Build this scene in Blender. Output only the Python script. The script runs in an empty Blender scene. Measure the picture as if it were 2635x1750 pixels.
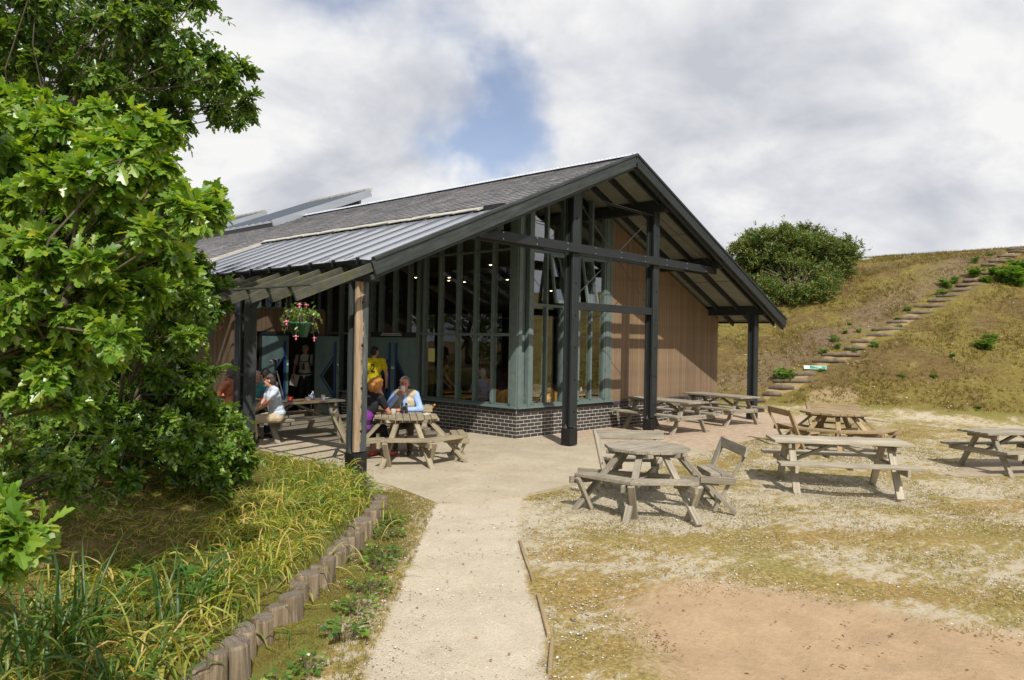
import bpy, bmesh, math, random
import numpy as np
from mathutils import Vector, Matrix, Euler
R = math.radians
random.seed(7); rng = np.random.default_rng(7)
scene = bpy.context.scene
COL = scene.collection

# ------------------------------------------------------------------ camera
FWD = Vector((0.73233726, 0.68094027, 0.00157959))
RGT = Vector((0.68082109, -0.73224888, 0.0171527))
UPV = Vector((-0.01283662, 0.01148614, 0.99985163))
CAM = Vector((-11.3706, -10.4137, 1.9957))
cam_d = bpy.data.cameras.new('camera'); cam = bpy.data.objects.new('camera', cam_d); COL.objects.link(cam)
cam_d.sensor_width = 36; cam_d.lens = 36 * 1944.167 / 2635; cam_d.clip_start = 0.05; cam_d.clip_end = 3000
mw = Matrix((RGT, UPV, -FWD)).transposed().to_4x4(); mw.translation = CAM; cam.matrix_world = mw
scene.camera = cam

# ------------------------------------------------------------------ light and sky
SUN_TO = Vector((-0.69, -1.0, 1.26)).normalized()
sun_d = bpy.data.lights.new('sun', 'SUN'); sun = bpy.data.objects.new('sun', sun_d); COL.objects.link(sun)
sun_d.energy = 5.0; sun_d.angle = R(0.53); sun_d.color = (1.0, 0.945, 0.86)
sun.rotation_euler = (-SUN_TO).to_track_quat('-Z', 'Y').to_euler()
world = bpy.data.worlds.new("World"); scene.world = world; world.use_nodes = True
wn = world.node_tree.nodes; wl = world.node_tree.links; wn.clear()
def N(nodes, typ, **kw):
    n = nodes.new(typ)
    for k, v in kw.items():
        if k == 'ins':
            for i, val in v.items(): n.inputs[i].default_value = val
        else: setattr(n, k, v)
    return n
def build_sky():
    out = N(wn, 'ShaderNodeOutputWorld'); bg = N(wn, 'ShaderNodeBackground'); bg.inputs[1].default_value = 0.1
    sky = N(wn, 'ShaderNodeTexSky', sky_type='NISHITA', sun_disc=False)
    sky.sun_elevation = math.asin(SUN_TO.z); sky.sun_rotation = math.atan2(SUN_TO.x, SUN_TO.y)
    sky.air_density = 1.0; sky.dust_density = 0.6; sky.ozone_density = 1.6
    tc = N(wn, 'ShaderNodeTexCoord'); sep = N(wn, 'ShaderNodeSeparateXYZ'); wl.new(tc.outputs['Generated'], sep.inputs[0])
    def m(op, a, b=None, c=None):
        n = N(wn, 'ShaderNodeMath', operation=op)
        for i, v in enumerate((a, b, c)):
            if v is None: continue
            if isinstance(v, (int, float)): n.inputs[i].default_value = v
            else: wl.new(v, n.inputs[i])
        return n.outputs[0]
    zz = m('ADD', m('MAXIMUM', sep.outputs[2], 0.0), 0.42)
    u = m('DIVIDE', sep.outputs[0], zz); v = m('DIVIDE', sep.outputs[1], zz)
    cmb = N(wn, 'ShaderNodeCombineXYZ'); wl.new(u, cmb.inputs[0]); wl.new(v, cmb.inputs[1])
    big = N(wn, 'ShaderNodeTexNoise', ins={'Scale': 1.9, 'Detail': 8.0, 'Roughness': 0.52, 'Distortion': 0.35}); wl.new(cmb.outputs[0], big.inputs['Vector'])
    fine = N(wn, 'ShaderNodeTexNoise', ins={'Scale': 3.2, 'Detail': 10.0, 'Roughness': 0.55, 'Distortion': 0.25})
    off = N(wn, 'ShaderNodeVectorMath', operation='ADD'); off.inputs[1].default_value = (7.3, 2.1, 0.4); wl.new(cmb.outputs[0], off.inputs[0]); wl.new(off.outputs[0], fine.inputs['Vector'])
    # breaks in the cloud: soft lobes (direction, width, weight), shared around the whole sky
    gaps = [((0.70, 0.665, 0.255), 0.055, .50), ((0.69, 0.70, 0.21), 0.035, .42), ((0.735, 0.63, 0.22), 0.03, .3), ((0.68, 0.68, 0.32), 0.035, .34), ((0.50, 0.77, 0.43), 0.06, .42), ((0.62, 0.70, 0.40), 0.05, .30), ((0.44, 0.85, 0.33), 0.04, .2),
            ((-0.3, -0.6, 0.7), 0.25, .4), ((-0.8, 0.3, 0.5), 0.2, .35), ((0.5, -0.7, 0.45), 0.2, .45), ((0.1, 0.2, 0.95), 0.2, .3), ((0.72, -0.66, 0.22), 0.12, .3)]
    wob = N(wn, 'ShaderNodeTexNoise', ins={'Scale': 4.5, 'Detail': 5.0, 'Roughness': 0.55}); wl.new(tc.outputs['Generated'], wob.inputs['Vector'])
    wsub = N(wn, 'ShaderNodeVectorMath', operation='SUBTRACT'); wl.new(wob.outputs['Color'], wsub.inputs[0]); wsub.inputs[1].default_value = (.5, .5, .5)
    wsc = N(wn, 'ShaderNodeVectorMath', operation='SCALE'); wl.new(wsub.outputs[0], wsc.inputs[0]); wsc.inputs['Scale'].default_value = .30
    wdir = N(wn, 'ShaderNodeVectorMath', operation='ADD'); wl.new(tc.outputs['Generated'], wdir.inputs[0]); wl.new(wsc.outputs[0], wdir.inputs[1])
    g = None
    for d, w, k in gaps:
        d = Vector(d).normalized()
        dot = N(wn, 'ShaderNodeVectorMath', operation='DISTANCE'); wl.new(wdir.outputs[0], dot.inputs[0]); dot.inputs[1].default_value = d
        t = m('DIVIDE', dot.outputs['Value'], w * 1.6)
        e = m('MULTIPLY', m('POWER', 2.718, m('MULTIPLY', m('MULTIPLY', t, t), -1.0)), k)
        g = e if g is None else m('ADD', g, e)
    cov = m('SUBTRACT', big.outputs[0], m('MULTIPLY', g, 0.62))
    ramp = N(wn, 'ShaderNodeValToRGB'); ramp.color_ramp.elements[0].position = 0.06; ramp.color_ramp.elements[1].position = 0.38; ramp.color_ramp.elements[0].color = (.12, .12, .12, 1)
    ramp.color_ramp.interpolation = 'EASE'; wl.new(cov, ramp.inputs[0])
    cr = N(wn, 'ShaderNodeValToRGB'); e = cr.color_ramp.elements
    e[0].position = 0.36; e[0].color = (5.4, 5.6, 6.15, 1); e[1].position = 0.63; e[1].color = (9.0, 8.95, 8.9, 1)
    mid = e.new(.5); mid.color = (7.1, 7.2, 7.55, 1)
    wl.new(fine.outputs[0], cr.inputs[0])
    # greyer bases higher up, brighter towards the horizon
    mix = N(wn, 'ShaderNodeMix', data_type='RGBA'); wl.new(ramp.outputs[0], mix.inputs[0]); 
    blue = N(wn, 'ShaderNodeMix', data_type='RGBA', blend_type='MULTIPLY'); blue.inputs[0].default_value = 1.0
    wl.new(sky.outputs[0], blue.inputs[6]); blue.inputs[7].default_value = (1.35, 1.2, 1.2, 1)
    wl.new(blue.outputs[2], mix.inputs[6]); wl.new(cr.outputs[0], mix.inputs[7])
    wl.new(mix.outputs[2], bg.inputs[0]); wl.new(bg.outputs[0], out.inputs[0])
build_sky()
scene.render.engine = 'CYCLES'
scene.view_settings.view_transform = 'Standard'; scene.view_settings.look = 'None'
scene.view_settings.exposure = 0.06; scene.view_settings.gamma = 1; scene.view_settings.use_curve_mapping = False
scene.cycles.max_bounces = 10; scene.cycles.transparent_max_bounces = 24; scene.cycles.diffuse_bounces = 3; scene.cycles.glossy_bounces = 4
scene.cycles.caustics_reflective = False; scene.cycles.caustics_refractive = False

# ------------------------------------------------------------------ materials
def new_mat(name):
    m = bpy.data.materials.new(name); m.use_nodes = True
    nt = m.node_tree; b = nt.nodes['Principled BSDF']; return m, nt, b
def lk(nt, a, b): nt.links.new(a, b)
def coords(nt, kind='Object', scale=(1, 1, 1)):
    tc = N(nt.nodes, 'ShaderNodeTexCoord'); mp = N(nt.nodes, 'ShaderNodeMapping'); mp.inputs['Scale'].default_value = scale
    lk(nt, tc.outputs[kind], mp.inputs[0]); return mp.outputs[0]
def noise(nt, vec, scale, detail=5, rough=.6, dist=0):
    n = N(nt.nodes, 'ShaderNodeTexNoise', ins={'Scale': scale, 'Detail': detail, 'Roughness': rough, 'Distortion': dist})
    if vec is not None: lk(nt, vec, n.inputs['Vector'])
    return n.outputs[0]
def ramp(nt, fac, stops):
    r = N(nt.nodes, 'ShaderNodeValToRGB'); els = r.color_ramp.elements
    while len(els) < len(stops): els.new(0.5)
    for e, (p, c) in zip(els, stops): e.position = p; e.color = (*c, 1) if len(c) == 3 else c
    lk(nt, fac, r.inputs[0]); return r.outputs[0]
def mixc(nt, fac, a, b, mode='MIX'):
    n = N(nt.nodes, 'ShaderNodeMix', data_type='RGBA', blend_type=mode)
    for i, v in ((0, fac), (6, a), (7, b)):
        if hasattr(v, 'links') or isinstance(v, bpy.types.NodeSocket): lk(nt, v, n.inputs[i])
        elif i == 0: n.inputs[0].default_value = v
        else: n.inputs[i].default_value = (*v, 1) if len(v) == 3 else v
    return n.outputs[2]
def math_(nt, op, a, b=0.0, clamp=False):
    n = N(nt.nodes, 'ShaderNodeMath', operation=op, use_clamp=clamp)
    for i, v in enumerate((a, b)):
        if isinstance(v, (int, float)): n.inputs[i].default_value = v
        else: lk(nt, v, n.inputs[i])
    return n.outputs[0]
def bump(nt, b, h, strength=.3, dist=.01):
    n = N(nt.nodes, 'ShaderNodeBump'); n.inputs['Strength'].default_value = strength; n.inputs['Distance'].default_value = dist
    lk(nt, h, n.inputs['Height']); lk(nt, n.outputs[0], b.inputs['Normal'])
def simple(name, col, rough=.6, metal=0.0, var=.25, scale=6, bmp=.15, spec=.5, stretch=(1, 1, 1)):
    m, nt, b = new_mat(name); v = coords(nt, 'Object', stretch)
    n = noise(nt, v, scale)
    lo = tuple(c * (1 - var) for c in col); hi = tuple(min(1, c * (1 + var)) for c in col)
    lk(nt, ramp(nt, n, [(.3, lo), (.7, hi)]), b.inputs['Base Color'])
    b.inputs['Roughness'].default_value = rough; b.inputs['Metallic'].default_value = metal
    b.inputs['Specular IOR Level'].default_value = spec
    if bmp: bump(nt, b, noise(nt, v, scale * 6), bmp, .004)
    return m
def wood(name, a, b_, rough=.75, grain=(2, 40, 40), rnd=.35, green=None):
    """timber whose grain runs along the object's local x; per-piece tone from the object's random number"""
    m, nt, b = new_mat(name); v = coords(nt, 'Object', grain)
    oi = N(nt.nodes, 'ShaderNodeObjectInfo')
    sh = N(nt.nodes, 'ShaderNodeVectorMath', operation='ADD'); lk(nt, v, sh.inputs[0])
    cx = N(nt.nodes, 'ShaderNodeCombineXYZ'); lk(nt, math_(nt, 'MULTIPLY', oi.outputs['Random'], 37.0), cx.inputs[0]); lk(nt, cx.outputs[0], sh.inputs[1])
    n = noise(nt, sh.outputs[0], 1.0, 6, .65, .4)
    c = ramp(nt, n, [(.25, a), (.55, tuple((x + y) / 2 for x, y in zip(a, b_))), (.78, b_)])
    big = noise(nt, coords(nt, 'Object', (1, 1, 1)), 2.2, 4)
    c = mixc(nt, .55, c, ramp(nt, big, [(.3, (.62, .62, .62)), (.7, (1.25, 1.22, 1.15))]), 'MULTIPLY')
    hs = N(nt.nodes, 'ShaderNodeHueSaturation'); lk(nt, c, hs.inputs['Color'])
    lk(nt, math_(nt, 'ADD', math_(nt, 'MULTIPLY', oi.outputs['Random'], rnd), 1 - rnd / 2), hs.inputs['Value'])
    c = hs.outputs[0]
    if green: c = mixc(nt, ramp(nt, noise(nt, coords(nt, 'Object', (1, 1, 1)), 3.5, 6, .7), [(.45, (0, 0, 0)), (.7, (.75, .75, .75))]), c, green)
    lk(nt, c, b.inputs['Base Color']); b.inputs['Roughness'].default_value = rough
    bump(nt, b, n, .5, .004); return m
M = {}
M['black_timber'] = wood('black_timber', (.005, .008, .009), (.022, .028, .029), .6, (2, 30, 30))
M['black_weathered'] = wood('black_weathered', (.008, .012, .013), (.060, .070, .069), .7, (2, 26, 26))
M['rafter_green'] = wood('rafter_green', (.022, .024, .021), (.085, .086, .072), .8, (2, 26, 26), .3, (.11, .11, .02))
M['table_grey'] = wood('table_grey', (.14, .12, .09), (.43, .39, .31), .8)
M['table_pale'] = wood('table_pale', (.22, .19, .14), (.55, .50, .40), .8)
M['table_warm'] = wood('table_warm', (.19, .135, .07), (.46, .35, .2), .8)
M['table_green'] = wood('table_green', (.165, .14, .09), (.44, .375, .26), .8)
M['cladding'] = wood('cladding', (.17, .112, .066), (.25, .175, .11), .75, (22, 22, .7), .30)
M['frame_green'] = simple('frame_green', (.12, .16, .15), .45, 0, .15, 9, .1)
M['door_teal'] = simple('door_teal', (.12, .185, .18), .4, 0, .2, 3, .05)
M['door_blue'] = simple('door_blue', (.01, .05, .16), .35, 0, .2, 3, 0)
M['black_metal'] = simple('black_metal', (.012, .012, .014), .4, .2, .4, 12, .2)
M['pipe'] = simple('pipe', (.045, .05, .07), .4, 0, .2, 8, 0)
M['rod'] = simple('rod', (.06, .06, .06), .5, .5, .2, 8, 0)
M['steel'] = simple('steel', (.35, .35, .35), .35, .9, .2, 8, 0)
M['silver'] = simple('silver', (.8, .8, .82), .25, .9, .1, 8, 0)
M['zinc_dark'] = simple('zinc_dark', (.13, .15, .18), .5, .4, .12, 1.6, .05)
M['zinc'] = simple('zinc', (.40, .43, .47), .5, .55, .12, 1.6, .05, stretch=(.4, 2, 2))
M['flashing'] = simple('flashing', (.44, .42, .36), .5, .1, .2, 4, .1)
M['ridge'] = simple('ridge', (.55, .59, .66), .5, .1, .15, 5, .2)
M['soffit'] = simple('soffit', (.22, .235, .20), .7, 0, .15, 4, .1)
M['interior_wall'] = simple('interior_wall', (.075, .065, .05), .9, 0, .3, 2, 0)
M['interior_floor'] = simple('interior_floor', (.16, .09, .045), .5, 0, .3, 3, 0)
M['mortar'] = simple('mortar', (.66, .60, .47), .95, 0, .12, 14, .2)
M['chair_wood'] = simple('chair_wood', (.78, .40, .09), .35, 0, .2, 4, 0)
M['chair_metal'] = simple('chair_metal', (.5, .5, .5), .3, .9, .1, 4, 0)
M['white'] = simple('white', (.75, .74, .70), .35, 0, .06, 4, 0)
M['cream'] = simple('cream', (.72, .66, .52), .35, 0, .06, 4, 0)
M['red'] = simple('red', (.6, .03, .02), .35, 0, .1, 4, 0)
M['blue'] = simple('blue', (.02, .12, .6), .3, 0, .1, 4, 0)
M['tray'] = simple('tray', (.45, .2, .04), .4, 0, .15, 4, 0)
M['black_rubber'] = simple('black_rubber', (.012, .012, .013), .5, 0, .2, 8, 0)
M['green_card'] = simple('green_card', (.06, .32, .07), .4, 0, .1, 4, 0)
M['yellow_paper'] = simple('yellow_paper', (.62, .6, .22), .7, 0, .05, 4, 0)
M['hair_grey'] = simple('hair_grey', (.13, .12, .115), .7, 0, .5, 60, .6)
M['hair_silver'] = simple('hair_silver', (.42, .40, .37), .7, 0, .4, 60, .6)
M['hair_dark'] = simple('hair_dark', (.018, .013, .012), .6, 0, .5, 60, .6)
M['hair_brown'] = simple('hair_brown', (.05, .035, .03), .6, 0, .5, 60, .6)
M['hair_ginger'] = simple('hair_ginger', (.55, .24, .05), .65, 0, .4, 50, .6)
M['eye'] = simple('eye', (.02, .015, .012), .2, 0, .1, 4, 0)
def skin(name, col):
    m, nt, b = new_mat(name); c = ramp(nt, noise(nt, coords(nt), 14), [(.35, tuple(x * .85 for x in col)), (.7, col)])
    lk(nt, c, b.inputs['Base Color']); b.inputs['Roughness'].default_value = .5; b.inputs['Subsurface Weight'].default_value = .08; return m
M['skin'] = skin('skin', (.58, .30, .20)); M['skin_red'] = skin('skin_red', (.55, .22, .14))
def cloth(name, col, stripe=None):
    m, nt, b = new_mat(name); v = coords(nt); n = noise(nt, v, 9, 5, .6, .6)
    c = ramp(nt, n, [(.3, tuple(x * .8 for x in col)), (.7, tuple(min(1, x * 1.1) for x in col))])
    if stripe:
        w = N(nt.nodes, 'ShaderNodeTexWave', wave_type='BANDS', bands_direction='X', ins={'Scale': 14.0}); lk(nt, v, w.inputs[0]); c = mixc(nt, ramp(nt, w.outputs[0], [(.45, (0, 0, 0)), (.6, (1, 1, 1))]), c, stripe)
    lk(nt, c, b.inputs['Base Color']); b.inputs['Roughness'].default_value = .9; b.inputs['Specular IOR Level'].default_value = .2
    bump(nt, b, n, .8, .03); return m

def brick_mat(name):
    m, nt, b = new_mat(name); oi = N(nt.nodes, 'ShaderNodeObjectInfo'); g = N(nt.nodes, 'ShaderNodeNewGeometry')
    r = math_(nt, 'FRACT', math_(nt, 'ADD', oi.outputs['Random'], g.outputs['Random Per Island']))
    c = ramp(nt, r, [(0, (.030, .031, .038)), (.35, (.045, .044, .052)), (.7, (.056, .047, .050)), (1, (.038, .040, .048))])
    c = mixc(nt, .5, c, ramp(nt, noise(nt, coords(nt, 'Object'), 9), [(.3, (.7, .7, .7)), (.7, (1.3, 1.3, 1.3))]), 'MULTIPLY')
    lk(nt, c, b.inputs['Base Color']); b.inputs['Roughness'].default_value = .5; bump(nt, b, noise(nt, coords(nt), 60), .3, .003); return m
M['brick'] = brick_mat('brick_blue')
def slate_mat():
    m, nt, b = new_mat('slate'); g = N(nt.nodes, 'ShaderNodeNewGeometry')
    c = ramp(nt, g.outputs['Random Per Island'], [(0, (.17, .168, .175)), (.4, (.27, .265, .275)), (.75, (.215, .212, .225)), (1, (.34, .33, .335))])
    c = mixc(nt, .5, c, ramp(nt, noise(nt, coords(nt), .8), [(.3, (.75, .75, .78)), (.7, (1.25, 1.2, 1.15))]), 'MULTIPLY')
    lk(nt, c, b.inputs['Base Color']); b.inputs['Roughness'].default_value = .6; bump(nt, b, noise(nt, coords(nt), 25), .4, .006); return m
M['slate'] = slate_mat()
def thin_fresnel(nt, ior):
    """Fresnel factor of a thin sheet: the same from both sides"""
    g = N(nt.nodes, 'ShaderNodeNewGeometry'); f = N(nt.nodes, 'ShaderNodeFresnel'); i = math_(nt, 'ADD', ior, math_(nt, 'MULTIPLY', g.outputs['Backfacing'], 1 / ior - ior)); lk(nt, i, f.inputs['IOR']); return f.outputs[0]
def glass_mat(name, ior=1.75, tint=(.86, .9, .88)):
    m = bpy.data.materials.new(name); m.use_nodes = True; nt = m.node_tree; nt.nodes.clear()
    o = N(nt.nodes, 'ShaderNodeOutputMaterial'); mx = N(nt.nodes, 'ShaderNodeMixShader'); fr = thin_fresnel(nt, ior)
    tr = N(nt.nodes, 'ShaderNodeBsdfTransparent'); tr.inputs[0].default_value = (*tint, 1); gl = N(nt.nodes, 'ShaderNodeBsdfGlossy'); gl.inputs['Roughness'].default_value = 0.0
    gl.inputs[0].default_value = (.95, .97, 1, 1)
    bp = N(nt.nodes, 'ShaderNodeBump', ins={'Strength': .05, 'Distance': .02}); lk(nt, noise(nt, coords(nt), 1.3, 2), bp.inputs['Height']); lk(nt, bp.outputs[0], gl.inputs['Normal'])
    lk(nt, fr, mx.inputs[0]); lk(nt, tr.outputs[0], mx.inputs[1]); lk(nt, gl.outputs[0], mx.inputs[2]); lk(nt, mx.outputs[0], o.inputs[0]); return m
M['glass'] = glass_mat('window_glass', 2.9)
M['glass_dim'] = glass_mat('window_glass_tinted', 1.55, (.85, .87, .84))
def leaf_mat(name, stops, trans=.45, rough=.35, spec=.5):
    m = bpy.data.materials.new(name); m.use_nodes = True; nt = m.node_tree; b = nt.nodes['Principled BSDF']; o = nt.nodes['Material Output']
    g = N(nt.nodes, 'ShaderNodeNewGeometry'); oi = N(nt.nodes, 'ShaderNodeObjectInfo')
    r = math_(nt, 'FRACT', math_(nt, 'ADD', g.outputs['Random Per Island'], oi.outputs['Random']))
    c = ramp(nt, r, stops); lk(nt, c, b.inputs['Base Color']); b.inputs['Roughness'].default_value = rough; b.inputs['Specular IOR Level'].default_value = spec
    t = N(nt.nodes, 'ShaderNodeBsdfTranslucent'); tc = mixc(nt, 1.0, c, (1.9, 1.75, .55), 'MULTIPLY'); lk(nt, tc, t.inputs[0])
    mx = N(nt.nodes, 'ShaderNodeMixShader'); mx.inputs[0].default_value = trans; lk(nt, b.outputs[0], mx.inputs[1]); lk(nt, t.outputs[0], mx.inputs[2]); lk(nt, mx.outputs[0], o.inputs[0]); return m
M['leaf_oak'] = leaf_mat('leaf_oak', [(0, (.065, .145, .02)), (.3, (.115, .235, .03)), (.6, (.18, .31, .035)), (.85, (.26, .365, .05)), (1, (.36, .40, .11))], .42, .36, .65)
M['leaf_dark'] = leaf_mat('leaf_dark', [(0, (.04, .095, .018)), (.4, (.075, .155, .024)), (.75, (.125, .22, .03)), (1, (.20, .28, .05))], .38, .32, .7)
M['leaf_bush'] = leaf_mat('leaf_bush', [(0, (.06, .13, .022)), (.4, (.11, .215, .028)), (.75, (.175, .29, .04)), (1, (.27, .34, .08))], .4, .32, .7)
M['gorse'] = leaf_mat('gorse_needles', [(0, (.05, .11, .025)), (.35, (.08, .15, .035)), (.65, (.14, .18, .05)), (.85, (.20, .19, .06)), (1, (.26, .20, .08))], .25, .7, .2)
M['fern'] = leaf_mat('fern_fronds', [(0, (.05, .13, .02)), (.5, (.09, .20, .025)), (1, (.16, .26, .04))], .35, .6, .3)
M['blade'] = leaf_mat('strap_blade', [(0, (.05, .115, .02)), (.4, (.085, .165, .02)), (.6, (.19, .25, .03)), (.8, (.36, .36, .06)), (1, (.45, .36, .13))], .4, .45, .4)
M['blade_dark'] = leaf_mat('strap_blade_dark', [(0, (.035, .085, .02)), (.5, (.06, .125, .025)), (.85, (.11, .18, .03)), (1, (.4, .33, .1))], .35, .4, .4)
M['blade_yellow'] = leaf_mat('strap_blade_yellow', [(0, (.12, .2, .03)), (.35, (.26, .32, .04)), (.7, (.45, .4, .08)), (1, (.58, .44, .2))], .4, .5, .4)
M['turf'] = leaf_mat('turf_blade', [(0, (.10, .11, .02)), (.4, (.20, .17, .04)), (.75, (.28, .22, .07)), (1, (.36, .27, .12))], .3, .8, .1)
M['turf_bed'] = leaf_mat('turf_bed', [(0, (.07, .11, .02)), (.5, (.13, .17, .03)), (.8, (.18, .17, .04)), (1, (.25, .17, .06))], .3, .8, .1)
M['heath'] = leaf_mat('heath_tuft', [(0, (.09, .085, .02)), (.35, (.14, .12, .03)), (.65, (.19, .145, .04)), (.85, (.13, .095, .035)), (1, (.25, .2, .10))], .25, .9, .05)
def canopy_mat():
    m = bpy.data.materials.new('canopy_sheet'); m.use_nodes = True; nt = m.node_tree; nt.nodes.clear(); o = N(nt.nodes, 'ShaderNodeOutputMaterial')
    tr = N(nt.nodes, 'ShaderNodeBsdfTransparent'); tr.inputs[0].default_value = (.92, .93, .95, 1); df = N(nt.nodes, 'ShaderNodeBsdfDiffuse'); df.inputs[0].default_value = (.66, .69, .76, 1)
    gl = N(nt.nodes, 'ShaderNodeBsdfGlossy'); gl.inputs['Roughness'].default_value = .12; fr = thin_fresnel(nt, 1.6); a = N(nt.nodes, 'ShaderNodeMixShader'); b = N(nt.nodes, 'ShaderNodeMixShader')
    oc = coords(nt); lk(nt, ramp(nt, noise(nt, oc, 1.2, 6), [(.3, (.42, .42, .42)), (.7, (.54, .54, .54))]), a.inputs[0]); lk(nt, tr.outputs[0], a.inputs[1]); lk(nt, df.outputs[0], a.inputs[2])
    lk(nt, fr, b.inputs[0]); lk(nt, a.outputs[0], b.inputs[1]); lk(nt, gl.outputs[0], b.inputs[2]); lk(nt, b.outputs[0], o.inputs[0]); return m
M['canopy'] = canopy_mat()
M['bark'] = simple('bark', (.10, .08, .055), .9, 0, .4, 12, .8)
M['twig'] = simple('twig', (.09, .075, .045), .85, 0, .3, 12, .3)
M['petal'] = simple('petal', (.8, .2, .32), .5, 0, .2, 12, 0)
M['basket_green'] = simple('basket_green', (.015, .09, .04), .4, 0, .2, 12, .1)

# ------------------------------------------------------------------ mesh helpers
class MB:
    def __init__(s): s.v = []; s.f = []
    def add(s, vs, fs):
        o = len(s.v); s.v.extend([tuple(v) for v in vs]); s.f.extend([tuple(i + o for i in f) for f in fs]); return s
    def hexa(s, p):   # 8 points: bottom 4 ccw, top 4 ccw
        return s.add(p, [(3, 2, 1, 0), (4, 5, 6, 7), (0, 1, 5, 4), (1, 2, 6, 5), (2, 3, 7, 6), (3, 0, 4, 7)])
    def box(s, x0, x1, y0, y1, z0, z1):
        return s.hexa([(x0, y0, z0), (x1, y0, z0), (x1, y1, z0), (x0, y1, z0), (x0, y0, z1), (x1, y0, z1), (x1, y1, z1), (x0, y1, z1)])
    def beam(s, a, b, w, h, up=(0, 0, 1)):
        a = Vector(a); b = Vector(b); d = (b - a).normalized(); up = Vector(up)
        if abs(d.dot(up)) > .999: up = Vector((0, 1, 0))
        sd = d.cross(up).normalized() * (w / 2); u = sd.cross(d).normalized() * (h / 2)
        return s.hexa([a - sd - u, a + sd - u, b + sd - u, b - sd - u, a - sd + u, a + sd + u, b + sd + u, b - sd + u])
    def tube(s, a, b, r0, r1=None, n=8, cap=True):
        r1 = r0 if r1 is None else r1; a = Vector(a); b = Vector(b); d = (b - a).normalized()
        up = Vector((0, 0, 1)) if abs(d.z) < .9 else Vector((1, 0, 0)); x = d.cross(up).normalized(); y = x.cross(d)
        vs = []
        for p, r in ((a, r0), (b, r1)):
            for i in range(n):
                t = 2 * math.pi * i / n; vs.append(p + x * (math.cos(t) * r) + y * (math.sin(t) * r))
        fs = [(i, (i + 1) % n, n + (i + 1) % n, n + i) for i in range(n)]
        if cap: fs += [tuple(reversed(range(n))), tuple(range(n, 2 * n))]
        return s.add(vs, fs)
    def path(s, pts, rads, n=6):
        pts = [Vector(p) for p in pts]; rings = []; vs = []
        x = None
        for i, p in enumerate(pts):
            d = (pts[min(i + 1, len(pts) - 1)] - pts[max(i - 1, 0)]).normalized()
            up = Vector((0, 0, 1)) if abs(d.z) < .95 else Vector((1, 0, 0))
            if x is None: x = d.cross(up).normalized()
            else: x = (x - d * x.dot(d)).normalized()
            y = x.cross(d)
            for k in range(n):
                t = 2 * math.pi * k / n; vs.append(p + x * (math.cos(t) * rads[i]) + y * (math.sin(t) * rads[i]))
        fs = []
        for i in range(len(pts) - 1):
            for k in range(n): a = i * n + k; b = i * n + (k + 1) % n; fs.append((a, b, b + n, a + n))
        fs += [tuple(reversed(range(n))), tuple(range(len(vs) - n, len(vs)))]
        return s.add(vs, fs)
    def lathe(s, prof, c=(0, 0, 0), n=16, cap=True):
        vs = []
        for r, z in prof:
            for k in range(n): t = 2 * math.pi * k / n; vs.append((c[0] + r * math.cos(t), c[1] + r * math.sin(t), c[2] + z))
        fs = []
        for i in range(len(prof) - 1):
            for k in range(n): a = i * n + k; b = i * n + (k + 1) % n; fs.append((a, b, b + n, a + n))
        if cap: fs += [tuple(reversed(range(n))), tuple(range(len(vs) - n, len(vs)))]
        return s.add(vs, fs)
    def ball(s, c, r, nu=10, nv=7, rot=None):
        c = Vector(c); r = Vector(r) if hasattr(r, '__len__') else Vector((r, r, r)); vs = []
        def P(x, y, z):
            q = Vector((x * r.x, y * r.y, z * r.z)); q = rot @ q if rot is not None else q; return c + q
        vs.append(P(0, 0, -1))
        for j in range(1, nv):
            ph = -math.pi / 2 + math.pi * j / nv
            for k in range(nu): t = 2 * math.pi * k / nu; vs.append(P(math.cos(ph) * math.cos(t), math.cos(ph) * math.sin(t), math.sin(ph)))
        vs.append(P(0, 0, 1)); fs = []; top = len(vs) - 1
        for k in range(nu): fs.append((0, 1 + (k + 1) % nu, 1 + k)); fs.append((top, top - nu + k, top - nu + (k + 1) % nu))
        for j in range(nv - 2):
            for k in range(nu): a = 1 + j * nu + k; b = 1 + j * nu + (k + 1) % nu; fs.append((a, b, b + nu, a + nu))
        return s.add(vs, fs)
    def capsule(s, a, b, r0, r1=None, n=10):
        r1 = r0 if r1 is None else r1; a = Vector(a); b = Vector(b); d = b - a; L = max(d.length, 1e-4); d = d / L
        pts = []; rad = []
        for k in range(1, 4): t = k * math.pi / 8 ; pts.append(a - d * (r0 * math.cos(t))); rad.append(r0 * math.sin(t))
        pts.append(a); rad.append(r0); pts.append(b); rad.append(r1)
        for k in (3, 2, 1): t = k * math.pi / 8; pts.append(b + d * (r1 * math.cos(t))); rad.append(r1 * math.sin(t))
        up = Vector((0, 0, 1)) if abs(d.z) < .9 else Vector((1, 0, 0)); x = d.cross(up).normalized(); y = x.cross(d); vs = []
        for p, r in zip(pts, rad):
            for k in range(n): t = 2 * math.pi * k / n; vs.append(p + x * (math.cos(t) * r) + y * (math.sin(t) * r))
        fs = []
        for i in range(len(pts) - 1):
            for k in range(n): q = i * n + k; w = i * n + (k + 1) % n; fs.append((q, w, w + n, q + n))
        fs += [tuple(reversed(range(n))), tuple(range(len(vs) - n, len(vs)))]
        return s.add(vs, fs)
    def mesh(s, name, mat=None, smooth=False):
        me = bpy.data.meshes.new(name); me.from_pydata([tuple(v) for v in s.v], [], s.f); me.update()
        if mat is not None: me.materials.append(mat)
        if smooth: me.polygons.foreach_set('use_smooth', [True] * len(me.polygons))
        return me
def link(name, me, parent=None, loc=None, rot=None, kind=None):
    o = bpy.data.objects.new(name, me); COL.objects.link(o)
    if parent is not None: o.parent = parent
    if loc is not None: o.location = loc
    if rot is not None: o.rotation_euler = rot
    if kind: o['kind'] = kind
    return o
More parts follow.
